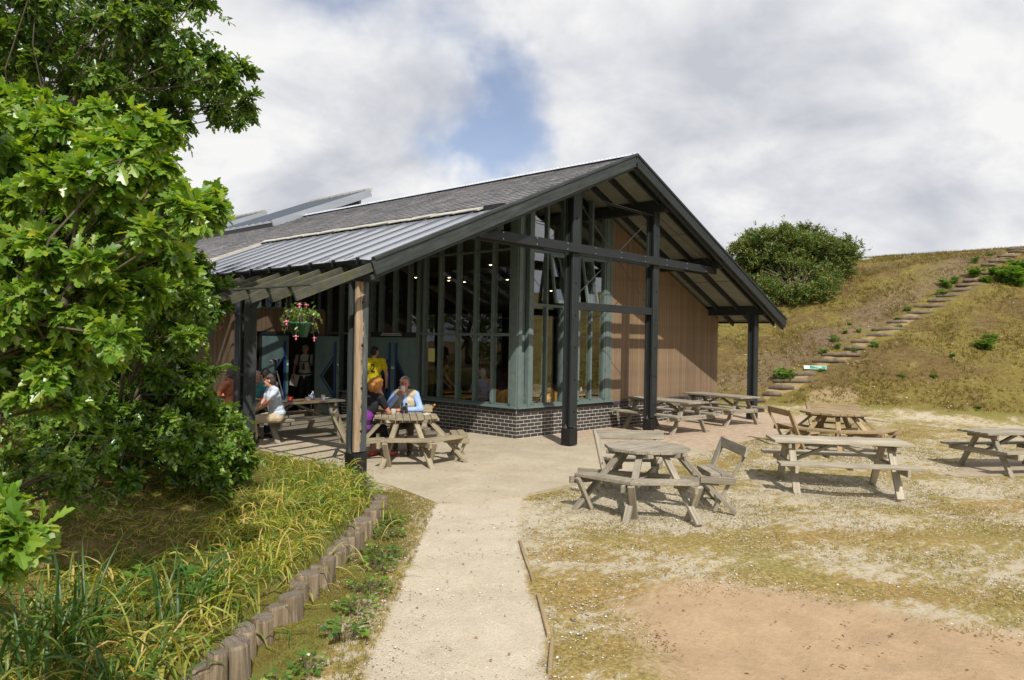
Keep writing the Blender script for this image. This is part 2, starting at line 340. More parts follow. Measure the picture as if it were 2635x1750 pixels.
def obj(name, mb, mat, parent=None, smooth=False, kind=None, loc=None, rot=None, bevel=0):
    o = link(name, mb.mesh(name, mat, smooth), parent, loc, rot, kind)
    if bevel:
        b = o.modifiers.new('bevel', 'BEVEL'); b.width = bevel; b.segments = 1; b.limit_method = 'ANGLE'
    return o
def plank(name, a, b, w, h, mat, parent=None, up=(0, 0, 1), bevel=.004):
    """a board from a to b whose local x runs along its length so that the grain follows it"""
    a = Vector(a); b = Vector(b); d = b - a; L = d.length; d.normalize(); up = Vector(up)
    if abs(d.dot(up)) > .999: up = Vector((0, 1, 0))
    y = up.cross(d).normalized(); z = d.cross(y)
    key = (round(L, 3), w, h, mat.name)
    me = PLANKS.get(key)
    if me is None:
        me = MB().box(0, L, -w / 2, w / 2, -h / 2, h / 2).mesh(name, mat)
        if bevel:
            bm = bmesh.new(); bm.from_mesh(me); bmesh.ops.bevel(bm, geom=bm.edges[:], offset=bevel, segments=1, affect='EDGES'); bm.to_mesh(me); bm.free()
        PLANKS[key] = me
    o = link(name, me, parent); m = Matrix((d, y, z)).transposed().to_4x4(); m.translation = a; o.matrix_local = m; return o
PLANKS = {}
def thing(name, label, cat, loc=(0, 0, 0), rz=0, group=None):
    o = bpy.data.objects.new(name, None); o.empty_display_size = .2; COL.objects.link(o); o.location = loc; o.rotation_euler = (0, 0, rz)
    return tag(o, label, cat, group)
def tag(o, label, cat, group=None):
    o['label'] = label; o['category'] = cat
    if group: o['group'] = group
    return o
def struct(o): o['kind'] = 'structure'; return o
def np_mesh(name, V, F, mat, smooth=False):
    me = bpy.data.meshes.new(name); n = len(V); k = F.shape[1]
    me.vertices.add(n); me.vertices.foreach_set('co', V.astype(np.float32).ravel())
    me.loops.add(F.size); me.loops.foreach_set('vertex_index', F.astype(np.int32).ravel())
    me.polygons.add(len(F)); me.polygons.foreach_set('loop_start', np.arange(0, F.size, k, dtype=np.int32))
    if smooth: me.polygons.foreach_set('use_smooth', np.ones(len(F), bool))
    me.update(calc_edges=True)
    if mat is not None: me.materials.append(mat)
    return me
def inst_mesh(name, BV, BF, P, X, Y, Z, S, mat, smooth=False):
    """copies base verts BV (k,3) to points P with axes X,Y,Z (n,3) and sizes S (n,) or (n,3), as one mesh"""
    n = len(P); k = len(BV); S = np.asarray(S, float); S = S[:, None] * np.ones((1, 3)) if S.ndim == 1 else S
    V = P[:, None, :] + (BV[None, :, 0:1] * S[:, None, 0:1]) * X[:, None, :] + (BV[None, :, 1:2] * S[:, None, 1:2]) * Y[:, None, :] + (BV[None, :, 2:3] * S[:, None, 2:3]) * Z[:, None, :]
    F = (BF[None] + (np.arange(n) * k)[:, None, None]).reshape(-1, BF.shape[1])
    return np_mesh(name, V.reshape(-1, 3), F, mat, smooth)
def frames(D, roll=None):
    """orthonormal frames with Y along D"""
    n = len(D); D = D / np.linalg.norm(D, axis=1, keepdims=True); up = np.tile([0., 0., 1.], (n, 1)); up[np.abs(D[:, 2]) > .95] = [1, 0, 0]
    X = np.cross(D, up); X /= np.linalg.norm(X, axis=1, keepdims=True); Z = np.cross(X, D)
    roll = rng.uniform(-1.2, 1.2, n) if roll is None else roll; c, s = np.cos(roll)[:, None], np.sin(roll)[:, None]
    return X * c + Z * s, D, -X * s + Z * c

# ------------------------------------------------------------------ terrain
def sst(a, b, x):
    t = np.clip((np.asarray(x, float) - a) / (b - a), 0, 1); return t * t * (3 - 2 * t)
TOPS = [(-9.64, -6.6), (-9.52, -6.50), (-9.40, -6.40), (-9.26, -6.32), (-9.12, -6.17), (-8.95, -6.08), (-8.77, -5.95), (-8.60, -5.83), (-8.42, -5.63), (-8.27, -5.50), (-8.10, -5.40), (-7.93, -5.25), (-7.76, -5.10), (-7.60, -4.95), (-7.45, -4.83), (-7.30, -4.70), (-7.14, -4.55), (-6.98, -4.40), (-6.82, -4.26), (-6.66, -4.12), (-6.50, -3.96), (-6.34, -3.8), (-6.2, -3.62)]
LOG_XYZ = []
for _i, (_x, _y) in enumerate(TOPS):
    _z = .20 - .045 * max(0, -3.4 - _y) + random.Random(_i * 7 + 1).uniform(-.055, .045); _k = (CAM.z - _z) / (CAM.z - .25)
    LOG_XYZ.append((CAM.x + (_x - CAM.x) * _k, CAM.y + (_y - CAM.y) * _k, _z))
LOG = [(-11.0, -8.1)] + [(x - .045, y + .045) for x, y, z in LOG_XYZ[::3]] + [(-6.0, -3.2), (-5.6, -2.6)]
def bed_d(x, y):
    best = np.full(np.shape(x), 1e9); sg = np.ones(np.shape(x))
    for (ax, ay), (bx, by) in zip(LOG, LOG[1:]):
        dx, dy = bx - ax, by - ay; L = dx * dx + dy * dy
        t = np.clip(((x - ax) * dx + (y - ay) * dy) / L, 0, 1); d = np.hypot(ax + dx * t - x, ay + dy * t - y)
        sg = np.where(d < best, np.where(dx * (y - ay) - dy * (x - ax) > 0, 1, -1), sg); best = np.minimum(best, d)
    return best * sg
def hill(x, y):
    q = .90 * (x - 11.3) + .436 * (y + 2.5)
    q = q + .9 * np.clip(-7.6 - y, 0, None) * sst(4, 9, x)      # the slope curves round the yard on the south side
    q = q + .5 * np.sin(y * .22 + 1) + .25 * np.sin(x * .5 + y * .37) * sst(0, 3, q)
    m = np.where(y > -1.5, sst(8.8, 11.0, x), sst(7.5, 10.5, x + .25 * (-1.5 - y)))
    qq = np.clip(q, 0, None); h1 = .4 * (np.sqrt(np.minimum(qq, 14) ** 2 + 4) - 2); t = np.clip((q - 14) / 14, 0, 1)
    return (h1 + .396 * 14 * (t - t * t * .5)) * m * (1.005 - .0095 * np.clip(y, -9, 8)) * (1 - .27 * sst(-9, -20, y))
def T(x, y):
    x = np.asarray(x, float); y = np.asarray(y, float)
    z = -.045 * np.clip(-3.4 - y, 0, 5) * sst(-13, -10, x) + hill(x, y)
    d = bed_d(x, y); inb = (x < -4.9) & (d > 0)
    z = z + np.where(inb, .19 * sst(0, .12, d) * sst(-5.0, -5.5, x) + .75 * sst(1, 6, d) * sst(-5.0, -6.5, x), 0)
    return z
def Tz(x, y): return float(T(x, y))
# ------------------------------------------------------------------ ground
PATH = [(-5.19, -3.48), (-6.53, -4.72), (-7.66, -5.75), (-8.47, -6.5), (-8.85, -6.85), (-9.8, -7.8), (-12.5, -10.6), (-11.4, -11.8), (-8.9, -8.5), (-7.97, -7.52), (-7.54, -7.15), (-7.03, -6.73), (-6.48, -6.09), (-5.3, -4.85), (-4.3, -4.0), (-3.6, -3.6), (-4.6, -3.3)]
SAND = [(-6.1, -7.0), (-5.2, -7.1), (-4.7, -7.95), (-4.6, -8.58), (-4.4, -9.6), (-5.2, -10.6), (-7.4, -9.8), (-7.25, -8.3), (-6.6, -7.5)]
PATIO = [(-4.92, 14), (-4.92, -2.2), (-5.02, -2.75), (-5.19, -3.48), (-4.7, -3.72), (-4.01, -3.85), (-2.8, -3.8), (-0.8, -3.72), (3.15, -3.3), (5.3, -3.18), (8.0, -2.7), (9.9, -1.9), (10.2, .6), (8.6, 1.6), (8.6, 14)]
def poly_sd(x, y, P):
    """signed distance, positive inside"""
    best = np.full(np.shape(x), 1e9); ins = np.zeros(np.shape(x), bool); j = len(P) - 1
    for i in range(len(P)):
        ax, ay = P[j]; bx, by = P[i]; dx, dy = bx - ax, by - ay
        t = np.clip(((x - ax) * dx + (y - ay) * dy) / (dx * dx + dy * dy), 0, 1); best = np.minimum(best, np.hypot(ax + dx * t - x, ay + dy * t - y))
        if by != ay: ins ^= ((by > y) != (ay > y)) & (x < (ax - bx) * (y - by) / (ay - by) + bx)
        j = i
    return np.where(ins, best, -best)
def grow(a, b, step, far, k=1.22):
    c = list(np.arange(a, b + 1e-6, step)); s = step
    while c[-1] < far: s *= k; c.append(c[-1] + s)
    s = step; l = [a]
    while l[-1] > -far: s *= k; l.append(l[-1] - s)
    return np.array(sorted(l[1:]) + c)
def build_ground():
    xs = grow(-12.0, 12.0, .09, 420); ys = grow(-11.5, 4.0, .09, 420); ys = np.unique(np.round(ys, 4)); xs = np.unique(np.round(xs, 4))
    X, Y = np.meshgrid(xs, ys); Z = T(X, Y) - .012
    sdp = poly_sd(X, Y, PATIO); sds = poly_sd(X, Y, SAND)
    bumps = .012 * np.sin(X * 3.1 + 1.3 * np.sin(Y * 2.3)) * np.sin(Y * 2.7 + X * .8) + .006 * np.sin(X * 9 + Y * 4) * np.sin(Y * 8.3 - X * 3)
    Z = Z + bumps * sst(0, .6, -sdp); Z = Z + .02 * np.sin(X * 6 + 2 * np.sin(Y * 5)) * np.sin(Y * 7) * sst(-.1, .5, sds)
    # small hollows worn under the tables
    for cx, cy, r in ((-2.9, -5.0, 1.0), (.37, -6.25, 1.0)): Z = Z - .05 * np.exp(-((X - cx) ** 2 + (Y - cy) ** 2) / (r * r) * 1.3)
    Z = Z + .007 * sst(-1.2, -.1, sdp) * sst(-.3, .1, poly_sd(X, Y, PATH)); Z = np.where(sdp > .12, Z - .1, Z)
    hz = hill(X, Y); Z = Z + np.clip(hz * .5, 0, 1) * (.06 * np.sin(X * 1.7 + np.sin(Y * 1.1) * 2) * np.sin(Y * 1.9) + .03 * np.sin(X * 5.1 + Y) * np.sin(Y * 4.3 - X * 2))
    # the log steps bite a sandy cutting into the slope
    ny, nx = X.shape; V = np.stack([X, Y, Z], -1).reshape(-1, 3)
    i = (np.arange(ny - 1)[:, None] * nx + np.arange(nx - 1)[None]).ravel(); F = np.stack([i, i + 1, i + nx + 1, i + nx], 1)
    m, nt, b = new_mat('ground')
    me = np_mesh('ground', V, F, m, True)
    sl = [(p[0], p[1]) for p in [((a[0] + c[0]) / 2, (a[1] + c[1]) / 2) for a, c in STEPS]]
    dst = np.full(X.shape, 1e9)
    for (ax, ay), (bx, by) in zip(sl, sl[1:]):
        dx, dy = bx - ax, by - ay; t = np.clip(((X - ax) * dx + (Y - ay) * dy) / (dx * dx + dy * dy), 0, 1); dst = np.minimum(dst, np.hypot(ax + dx * t - X, ay + dy * t - Y))
    C4 = np.zeros((ny * nx, 4), np.float32)
    C4[:, 0] = sst(-.25, .2, poly_sd(X, Y, PATH)).ravel(); C4[:, 1] = sst(-.8, .45, sds).ravel()
    C4[:, 2] = (sst(-.75, -.1, bed_d(X, Y)) * sst(-4.6, -5.3, X)).ravel()
    C4[:, 3] = sst(.0, .35, hz).ravel()
    ca = me.color_attributes.new('mask', 'FLOAT_COLOR', 'POINT'); ca.data.foreach_set('color', C4.ravel())
    C5 = np.zeros((ny * nx, 4), np.float32); wv = .35 * np.sin(X * 2.3 + Y * 1.1)
    C5[:, 0] = (.8 * sst(.42, .1, dst + wv * .5) * sst(0, .1, hz)).ravel()                       # trodden sand of the steps
    fan = np.hypot((X - 12.6) / 1.6, (Y + 1.7) / 1.0); C5[:, 0] = np.maximum(C5[:, 0], (sst(1.2, .4, fan + .3 * wv)).ravel())
    # worn or mossy zones of the yard
    g = np.zeros(X.shape)
    for cx, cy, rx, ry, a, k in ((-6.0, -6.55, 1.5, .45, -.75, 1), (-5.4, -5.7, .8, .3, -.75, .6), (-3.2, -6.8, 2.0, .35, -.55, .9), (-1.2, -5.0, 1.2, .25, -.1, .6), (0.2, -4.2, 3.0, .3, .05, .8), (-3.9, -8.3, 1.6, .3, -.95, 1.1), (-1.6, -7.9, 2.2, .3, -.6, .9),
                                 (-6.9, -7.4, .7, .3, -.75, .9), (-7.1, -8.2, .7, .35, -.75, .8), (2.5, -6.4, 1.5, .4, -.6, .7), (7.5, -4.4, 3.0, 1.0, -.3, .9), (-4.2, -3.95, .9, .12, .0, .5), (1.4, -8.4, 2, .4, -.6, .8)):
        ca_, sa_ = math.cos(a), math.sin(a); u = (X - cx) * ca_ + (Y - cy) * sa_; v = -(X - cx) * sa_ + (Y - cy) * ca_
        g = np.maximum(g, k * np.exp(-(u / rx) ** 2 - (v / ry) ** 2))
    scr = sst(.45, .8, dst) * sst(2.6, 1.3, dst + wv) * sst(-.3, .3, (Y + .13 * (X - 13)) + .6) * sst(.3, .9, hz)
    C5[:, 1] = np.where(hz > .3, scr, g).ravel()
    w = np.zeros(X.shape)
    for cx, cy, r in ((-2.9, -5.0, 1.0), (.37, -6.25, .9), (4.6, -4.7, 1.0)): w = np.maximum(w, np.exp(-((X - cx) ** 2 + (Y - cy) ** 2) / r))
    C5[:, 2] = w.ravel(); bdd = bed_d(X, Y); C5[:, 3] = (sst(1.0, 1.7, bdd + .4 * np.sin(X * 2.1 + Y * 1.7)) * sst(-6.2, -7.4, X)).ravel()
    cb = me.color_attributes.new('wear', 'FLOAT_COLOR', 'POINT'); cb.data.foreach_set('color', C5.ravel())
    o = link('ground', me, kind='structure'); o['label'] = 'sandy yard, path verge and heath hillside'
    def att(n):
        a = N(nt.nodes, 'ShaderNodeAttribute', attribute_name=n); s = N(nt.nodes, 'ShaderNodeSeparateColor'); lk(nt, a.outputs['Color'], s.inputs[0]); return s.outputs[0], s.outputs[1], s.outputs[2], a.outputs['Alpha']
    pth, snd, bed, hl = att('mask'); stp, grn, wrn, mul = att('wear')
    oc = coords(nt, 'Object')
    n_big = noise(nt, oc, .8, 6, .6, .4); n_mid = noise(nt, oc, 3.2, 6, .68, .3); n_fine = noise(nt, oc, 22, 5, .7); n_spk = noise(nt, oc, 75, 3, .7)
    vor = N(nt.nodes, 'ShaderNodeTexVoronoi', feature='F1', ins={'Scale': 42.0}); lk(nt, oc, vor.inputs['Vector'])
    stone_tone = N(nt.nodes, 'ShaderNodeSeparateColor'); lk(nt, vor.outputs['Color'], stone_tone.inputs[0])
    gravel = ramp(nt, n_fine, [(.25, (.28, .24, .17)), (.5, (.41, .36, .26)), (.75, (.54, .485, .38))])
    pebble = ramp(nt, stone_tone.outputs[0], [(0, (.30, .27, .23)), (.5, (.46, .41, .31)), (1, (.62, .57, .47))])
    pk = math_(nt, 'MULTIPLY', math_(nt, 'LESS_THAN', vor.outputs['Distance'], .33), math_(nt, 'GREATER_THAN', stone_tone.outputs[1], .45))
    gravel = mixc(nt, math_(nt, 'MULTIPLY', pk, .6), gravel, pebble)
    pale = ramp(nt, n_mid, [(.3, (.40, .345, .26)), (.7, (.49, .43, .335))]); pale = mixc(nt, .5, pale, ramp(nt, n_spk, [(.3, (.6, .6, .6)), (.6, (1.25, 1.25, 1.25))]), 'MULTIPLY')
    pk2 = math_(nt, 'MULTIPLY', math_(nt, 'LESS_THAN', vor.outputs['Distance'], .26), math_(nt, 'GREATER_THAN', stone_tone.outputs[1], .72))
    pale = mixc(nt, math_(nt, 'MULTIPLY', pk2, .55), pale, ramp(nt, stone_tone.outputs[2], [(0, (.16, .15, .14)), (.5, (.38, .33, .27)), (1, (.66, .62, .55))]))
    sandc = ramp(nt, n_mid, [(.3, (.335, .235, .14)), (.7, (.42, .305, .19))]); sandc = mixc(nt, .35, sandc, ramp(nt, n_fine, [(.3, (.7, .7, .7)), (.7, (1.2, 1.2, 1.2))]), 'MULTIPLY')
    moss = ramp(nt, n_fine, [(.3, (.11, .08, .022)), (.48, (.215, .155, .045)), (.66, (.36, .285, .12))]); moss = mixc(nt, .6, moss, ramp(nt, n_big, [(.35, (1.12, .90, .75)), (.65, (.92, 1.06, .8))]), 'MULTIPLY')
    moss = mixc(nt, .5, moss, ramp(nt, n_spk, [(.3, (.55, .55, .5)), (.65, (1.3, 1.3, 1.25))]), 'MULTIPLY')
    n_str = noise(nt, coords(nt, 'Object', (5, 9, 5)), 1.0, 8, .72, .3)
    patch = math_(nt, 'ADD', math_(nt, 'MULTIPLY', n_big, .55), math_(nt, 'MULTIPLY', n_str, .75)); patch = math_(nt, 'ADD', patch, math_(nt, 'MULTIPLY', n_fine, .60))
    patch = math_(nt, 'ADD', patch, math_(nt, 'MULTIPLY', grn, .19)); patch = math_(nt, 'SUBTRACT', patch, math_(nt, 'MULTIPLY', wrn, .22))
    pm = ramp(nt, patch, [(.93, (0, 0, 0)), (.995, (.92, .92, .92))])
    c = mixc(nt, pm, gravel, moss)
    edge = math_(nt, 'MULTIPLY', math_(nt, 'SUBTRACT', n_mid, .5), 1.3)
    bedc = ramp(nt, noise(nt, oc, 5, 7, .7), [(.3, (.10, .065, .03)), (.45, (.14, .12, .03)), (.6, (.13, .15, .035)), (.75, (.20, .16, .06))]); bedc = mixc(nt, .5, bedc, ramp(nt, n_spk, [(.3, (.5, .5, .5)), (.65, (1.35, 1.3, 1.2))]), 'MULTIPLY')
    mulch = ramp(nt, noise(nt, oc, 7, 8, .75), [(.3, (.09, .055, .03)), (.48, (.22, .14, .07)), (.6, (.20, .16, .05)), (.72, (.40, .27, .17))])
    bedc = mixc(nt, ramp(nt, math_(nt, 'ADD', mul, math_(nt, 'MULTIPLY', math_(nt, 'SUBTRACT', n_mid, .5), 1.5)), [(.35, (0, 0, 0)), (.6, (1, 1, 1))]), bedc, mulch)
    c = mixc(nt, ramp(nt, math_(nt, 'ADD', bed, math_(nt, 'MULTIPLY', edge, .7)), [(.3, (0, 0, 0)), (.5, (1, 1, 1))]), c, bedc)
    c = mixc(nt, ramp(nt, math_(nt, 'ADD', pth, math_(nt, 'MULTIPLY', edge, .55)), [(.38, (0, 0, 0)), (.6, (1, 1, 1))]), c, pale)
    c = mixc(nt, ramp(nt, math_(nt, 'ADD', snd, math_(nt, 'ADD', math_(nt, 'MULTIPLY', edge, .6), math_(nt, 'MULTIPLY', math_(nt, 'SUBTRACT', n_fine, .5), .5))), [(.34, (0, 0, 0)), (.72, (1, 1, 1))]), c, sandc)
    hs = coords(nt, 'Object', (1, 1, 1)); hb = noise(nt, hs, .35, 7, .62, .5); hf = noise(nt, hs, 6, 7, .75)
    heath = ramp(nt, hb, [(.3, (.125, .095, .036)), (.42, (.125, .088, .036)), (.5, (.155, .122, .036)), (.6, (.17, .142, .038)), (.72, (.135, .13, .036))])
    heath = mixc(nt, .75, heath, ramp(nt, hf, [(.3, (.45, .42, .4)), (.65, (1.4, 1.35, 1.25))]), 'MULTIPLY')
    heath = mixc(nt, ramp(nt, math_(nt, 'ADD', noise(nt, hs, 1.2, 6, .7), math_(nt, 'MULTIPLY', hf, .3)), [(.77, (0, 0, 0)), (.9, (.55, .55, .55))]), heath, (.40, .29, .17))
    c = mixc(nt, ramp(nt, math_(nt, 'ADD', hl, math_(nt, 'MULTIPLY', edge, .6)), [(.2, (0, 0, 0)), (.6, (1, 1, 1))]), c, heath)
    c = mixc(nt, ramp(nt, math_(nt, 'ADD', stp, edge), [(.4, (0, 0, 0)), (.8, (.75, .75, .75))]), c, mixc(nt, n_fine, (.24, .17, .08), (.46, .35, .20)))
    c = mixc(nt, math_(nt, 'MULTIPLY', math_(nt, 'MULTIPLY', hl, grn), ramp(nt, math_(nt, 'ADD', hf, math_(nt, 'MULTIPLY', edge, .3)), [(.3, (.2, .2, .2)), (.6, (.9, .9, .9))])), c, mixc(nt, hf, (.06, .04, .03), (.27, .19, .13)))
    foot = math_(nt, 'MULTIPLY', ramp(nt, hl, [(.0, (0, 0, 0)), (.25, (1, 1, 1)), (.75, (1, 1, 1)), (1, (0, 0, 0))]), ramp(nt, math_(nt, 'ADD', n_big, math_(nt, 'MULTIPLY', edge, .3)), [(.42, (0, 0, 0)), (.55, (.8, .8, .8))]))
    c = mixc(nt, foot, c, mixc(nt, n_fine, (.10, .09, .02), (.25, .22, .06)))
    lk(nt, c, b.inputs['Base Color']); b.inputs['Roughness'].default_value = .95; b.inputs['Specular IOR Level'].default_value = .15
    h = math_(nt, 'ADD', math_(nt, 'MULTIPLY', n_fine, .7), math_(nt, 'MULTIPLY', n_spk, .4)); h = math_(nt, 'ADD', h, math_(nt, 'MULTIPLY', hf, math_(nt, 'MULTIPLY', hl, 4.0)))
    h = math_(nt, 'ADD', h, math_(nt, 'MULTIPLY', n_mid, 1.2)); bump(nt, b, h, .6, .03)
    return o
STEPS = [((11.36,0.26,0.24),(11.52,-0.03,0.24)),((12.04,0.21,0.4),(12.29,-0.21,0.41)),((12.63,0.28,0.6),(12.99,-0.32,0.61)),((13.16,0.32,0.79),(13.74,-0.6,0.81)),((13.94,0.06,1.02),(14.29,-0.52,1.02)),((15.28,-0.14,1.45),(15.76,-0.95,1.46)),((15.95,-0.21,1.67),(16.53,-1.19,1.68)),((16.92,-0.61,1.92),(17.21,-1.16,1.91)),((17.65,-0.62,2.15),(17.97,-1.22,2.15)),((18.57,-0.86,2.39),(18.92,-1.53,2.39)),((19.33,-0.81,2.63),(19.83,-1.72,2.63)),((20.41,-1.01,2.93),(20.69,-1.57,2.92)),((21.02,-1.15,3.09),(21.45,-1.96,3.08)),((21.9,-1.34,3.34),(22.3,-2.09,3.33)),((22.78,-1.38,3.63),(23.29,-2.32,3.62)),((23.64,-1.65,3.88),(24.08,-2.46,3.87)),((24.36,-1.81,4.12),(24.82,-2.63,4.1)),((25.23,-2.15,4.37),(25.57,-2.77,4.35)),((25.87,-2.19,4.62),(26.33,-3.0,4.6)),((26.53,-2.3,4.85),(26.82,-2.85,4.83)),((27.6,-2.42,5.24),(27.81,-2.86,5.22)),((28.98,-2.47,5.71),(29.2,-2.97,5.68)),((29.78,-2.64,5.92),(30.07,-3.31,5.89)),((31.14,-2.73,6.26),(31.39,-3.41,6.23)),((33.0,-2.86,6.64),(33.11,-3.47,6.59)),((34.74,-2.5,6.96),(34.7,-3.23,6.89))]
build_ground()
def patio():
    P = PATIO; n = len(P)
    mb = MB(); mb.add([(x, y, 0) for x, y in P] + [(x, y, -.2) for x, y in P], [tuple(reversed(range(n)))] + [(i, (i + 1) % n, n + (i + 1) % n, n + i) for i in range(n)])
    me = mb.mesh('patio'); bm = bmesh.new(); bm.from_mesh(me); bmesh.ops.recalc_face_normals(bm, faces=bm.faces[:]); bm.to_mesh(me); bm.free()
    if me.polygons[0].normal.z < 0: me.flip_normals()
    m, nt, b = new_mat('patio_paving'); me.materials.append(m); oc = coords(nt, 'Object')
    br = N(nt.nodes, 'ShaderNodeTexBrick', ins={'Scale': 1.0, 'Mortar Size': .006, 'Brick Width': .21, 'Row Height': .105, 'Mortar Smooth': .3})
    br.inputs['Color1'].default_value = (.40, .30, .215, 1); br.inputs['Color2'].default_value = (.50, .385, .28, 1); br.inputs['Mortar'].default_value = (.24, .185, .13, 1); lk(nt, oc, br.inputs['Vector'])
    conc = ramp(nt, noise(nt, oc, 1.4, 6, .6, .3), [(.3, (.37, .315, .23)), (.7, (.47, .41, .305))])
    sep = N(nt.nodes, 'ShaderNodeSeparateXYZ'); lk(nt, oc, sep.inputs[0])
    f = ramp(nt, math_(nt, 'ADD', math_(nt, 'MULTIPLY', sep.outputs[0], .4), math_(nt, 'MULTIPLY', sep.outputs[1], .1)), [(.0, (0, 0, 0)), (.6, (1, 1, 1))])
    c = mixc(nt, f, conc, br.outputs['Color']); c = mixc(nt, .6, c, ramp(nt, noise(nt, oc, 18, 6, .7), [(.3, (.66, .66, .66)), (.7, (1.2, 1.2, 1.2))]), 'MULTIPLY')
    c = mixc(nt, ramp(nt, noise(nt, oc, 2.3, 6, .7, 1.2), [(.5, (0, 0, 0)), (.75, (.35, .35, .35))]), c, (.22, .18, .13))
    c = mixc(nt, ramp(nt, noise(nt, oc, 1.1, 5, .7, .8), [(.55, (0, 0, 0)), (.72, (.45, .45, .45))]), c, (.50, .41, .28))
    lk(nt, c, b.inputs['Base Color']); b.inputs['Roughness'].default_value = .9; b.inputs['Specular IOR Level'].default_value = .25
    bump(nt, b, math_(nt, 'ADD', noise(nt, oc, 30), math_(nt, 'MULTIPLY', br.outputs['Fac'], -.6)), .4, .008)
    link('patio', me, kind='structure')
    m2 = simple('slab_concrete', (.34, .28, .2), .9, 0, .15, 5, .3)
    mb = MB(); c0 = Vector((5.6, -7.7, 0)); d = Vector((.80, -.60, 0)); s = Vector((.6, .8, 0)); a, w = 2.2, .95
    q = [c0 - d * a - s * w, c0 + d * 4 - s * w, c0 + d * 4 + s * w, c0 - d * a + s * w]
    mb.hexa([(p.x, p.y, Tz(p.x, p.y) - .2) for p in q] + [(p.x, p.y, -.175) for p in q]); link('concrete_pad', mb.mesh('concrete_pad', m2), kind='structure')
patio()

# ------------------------------------------------------------------ the building
AX, AZ, SL = 1.5, 5.80, .418            # ridge line, its height, roof slope
YV = -1.77                               # front verge
def roof_z(x): return AZ - SL * abs(x - AX)
B = thing('visitor_centre', 'timber and glass visitor centre with dark post frame, slate roof and brick plinth', 'building')
def part(name, mb, mat, parent=None, **k): return obj(name, mb, mat, parent or B, **k)

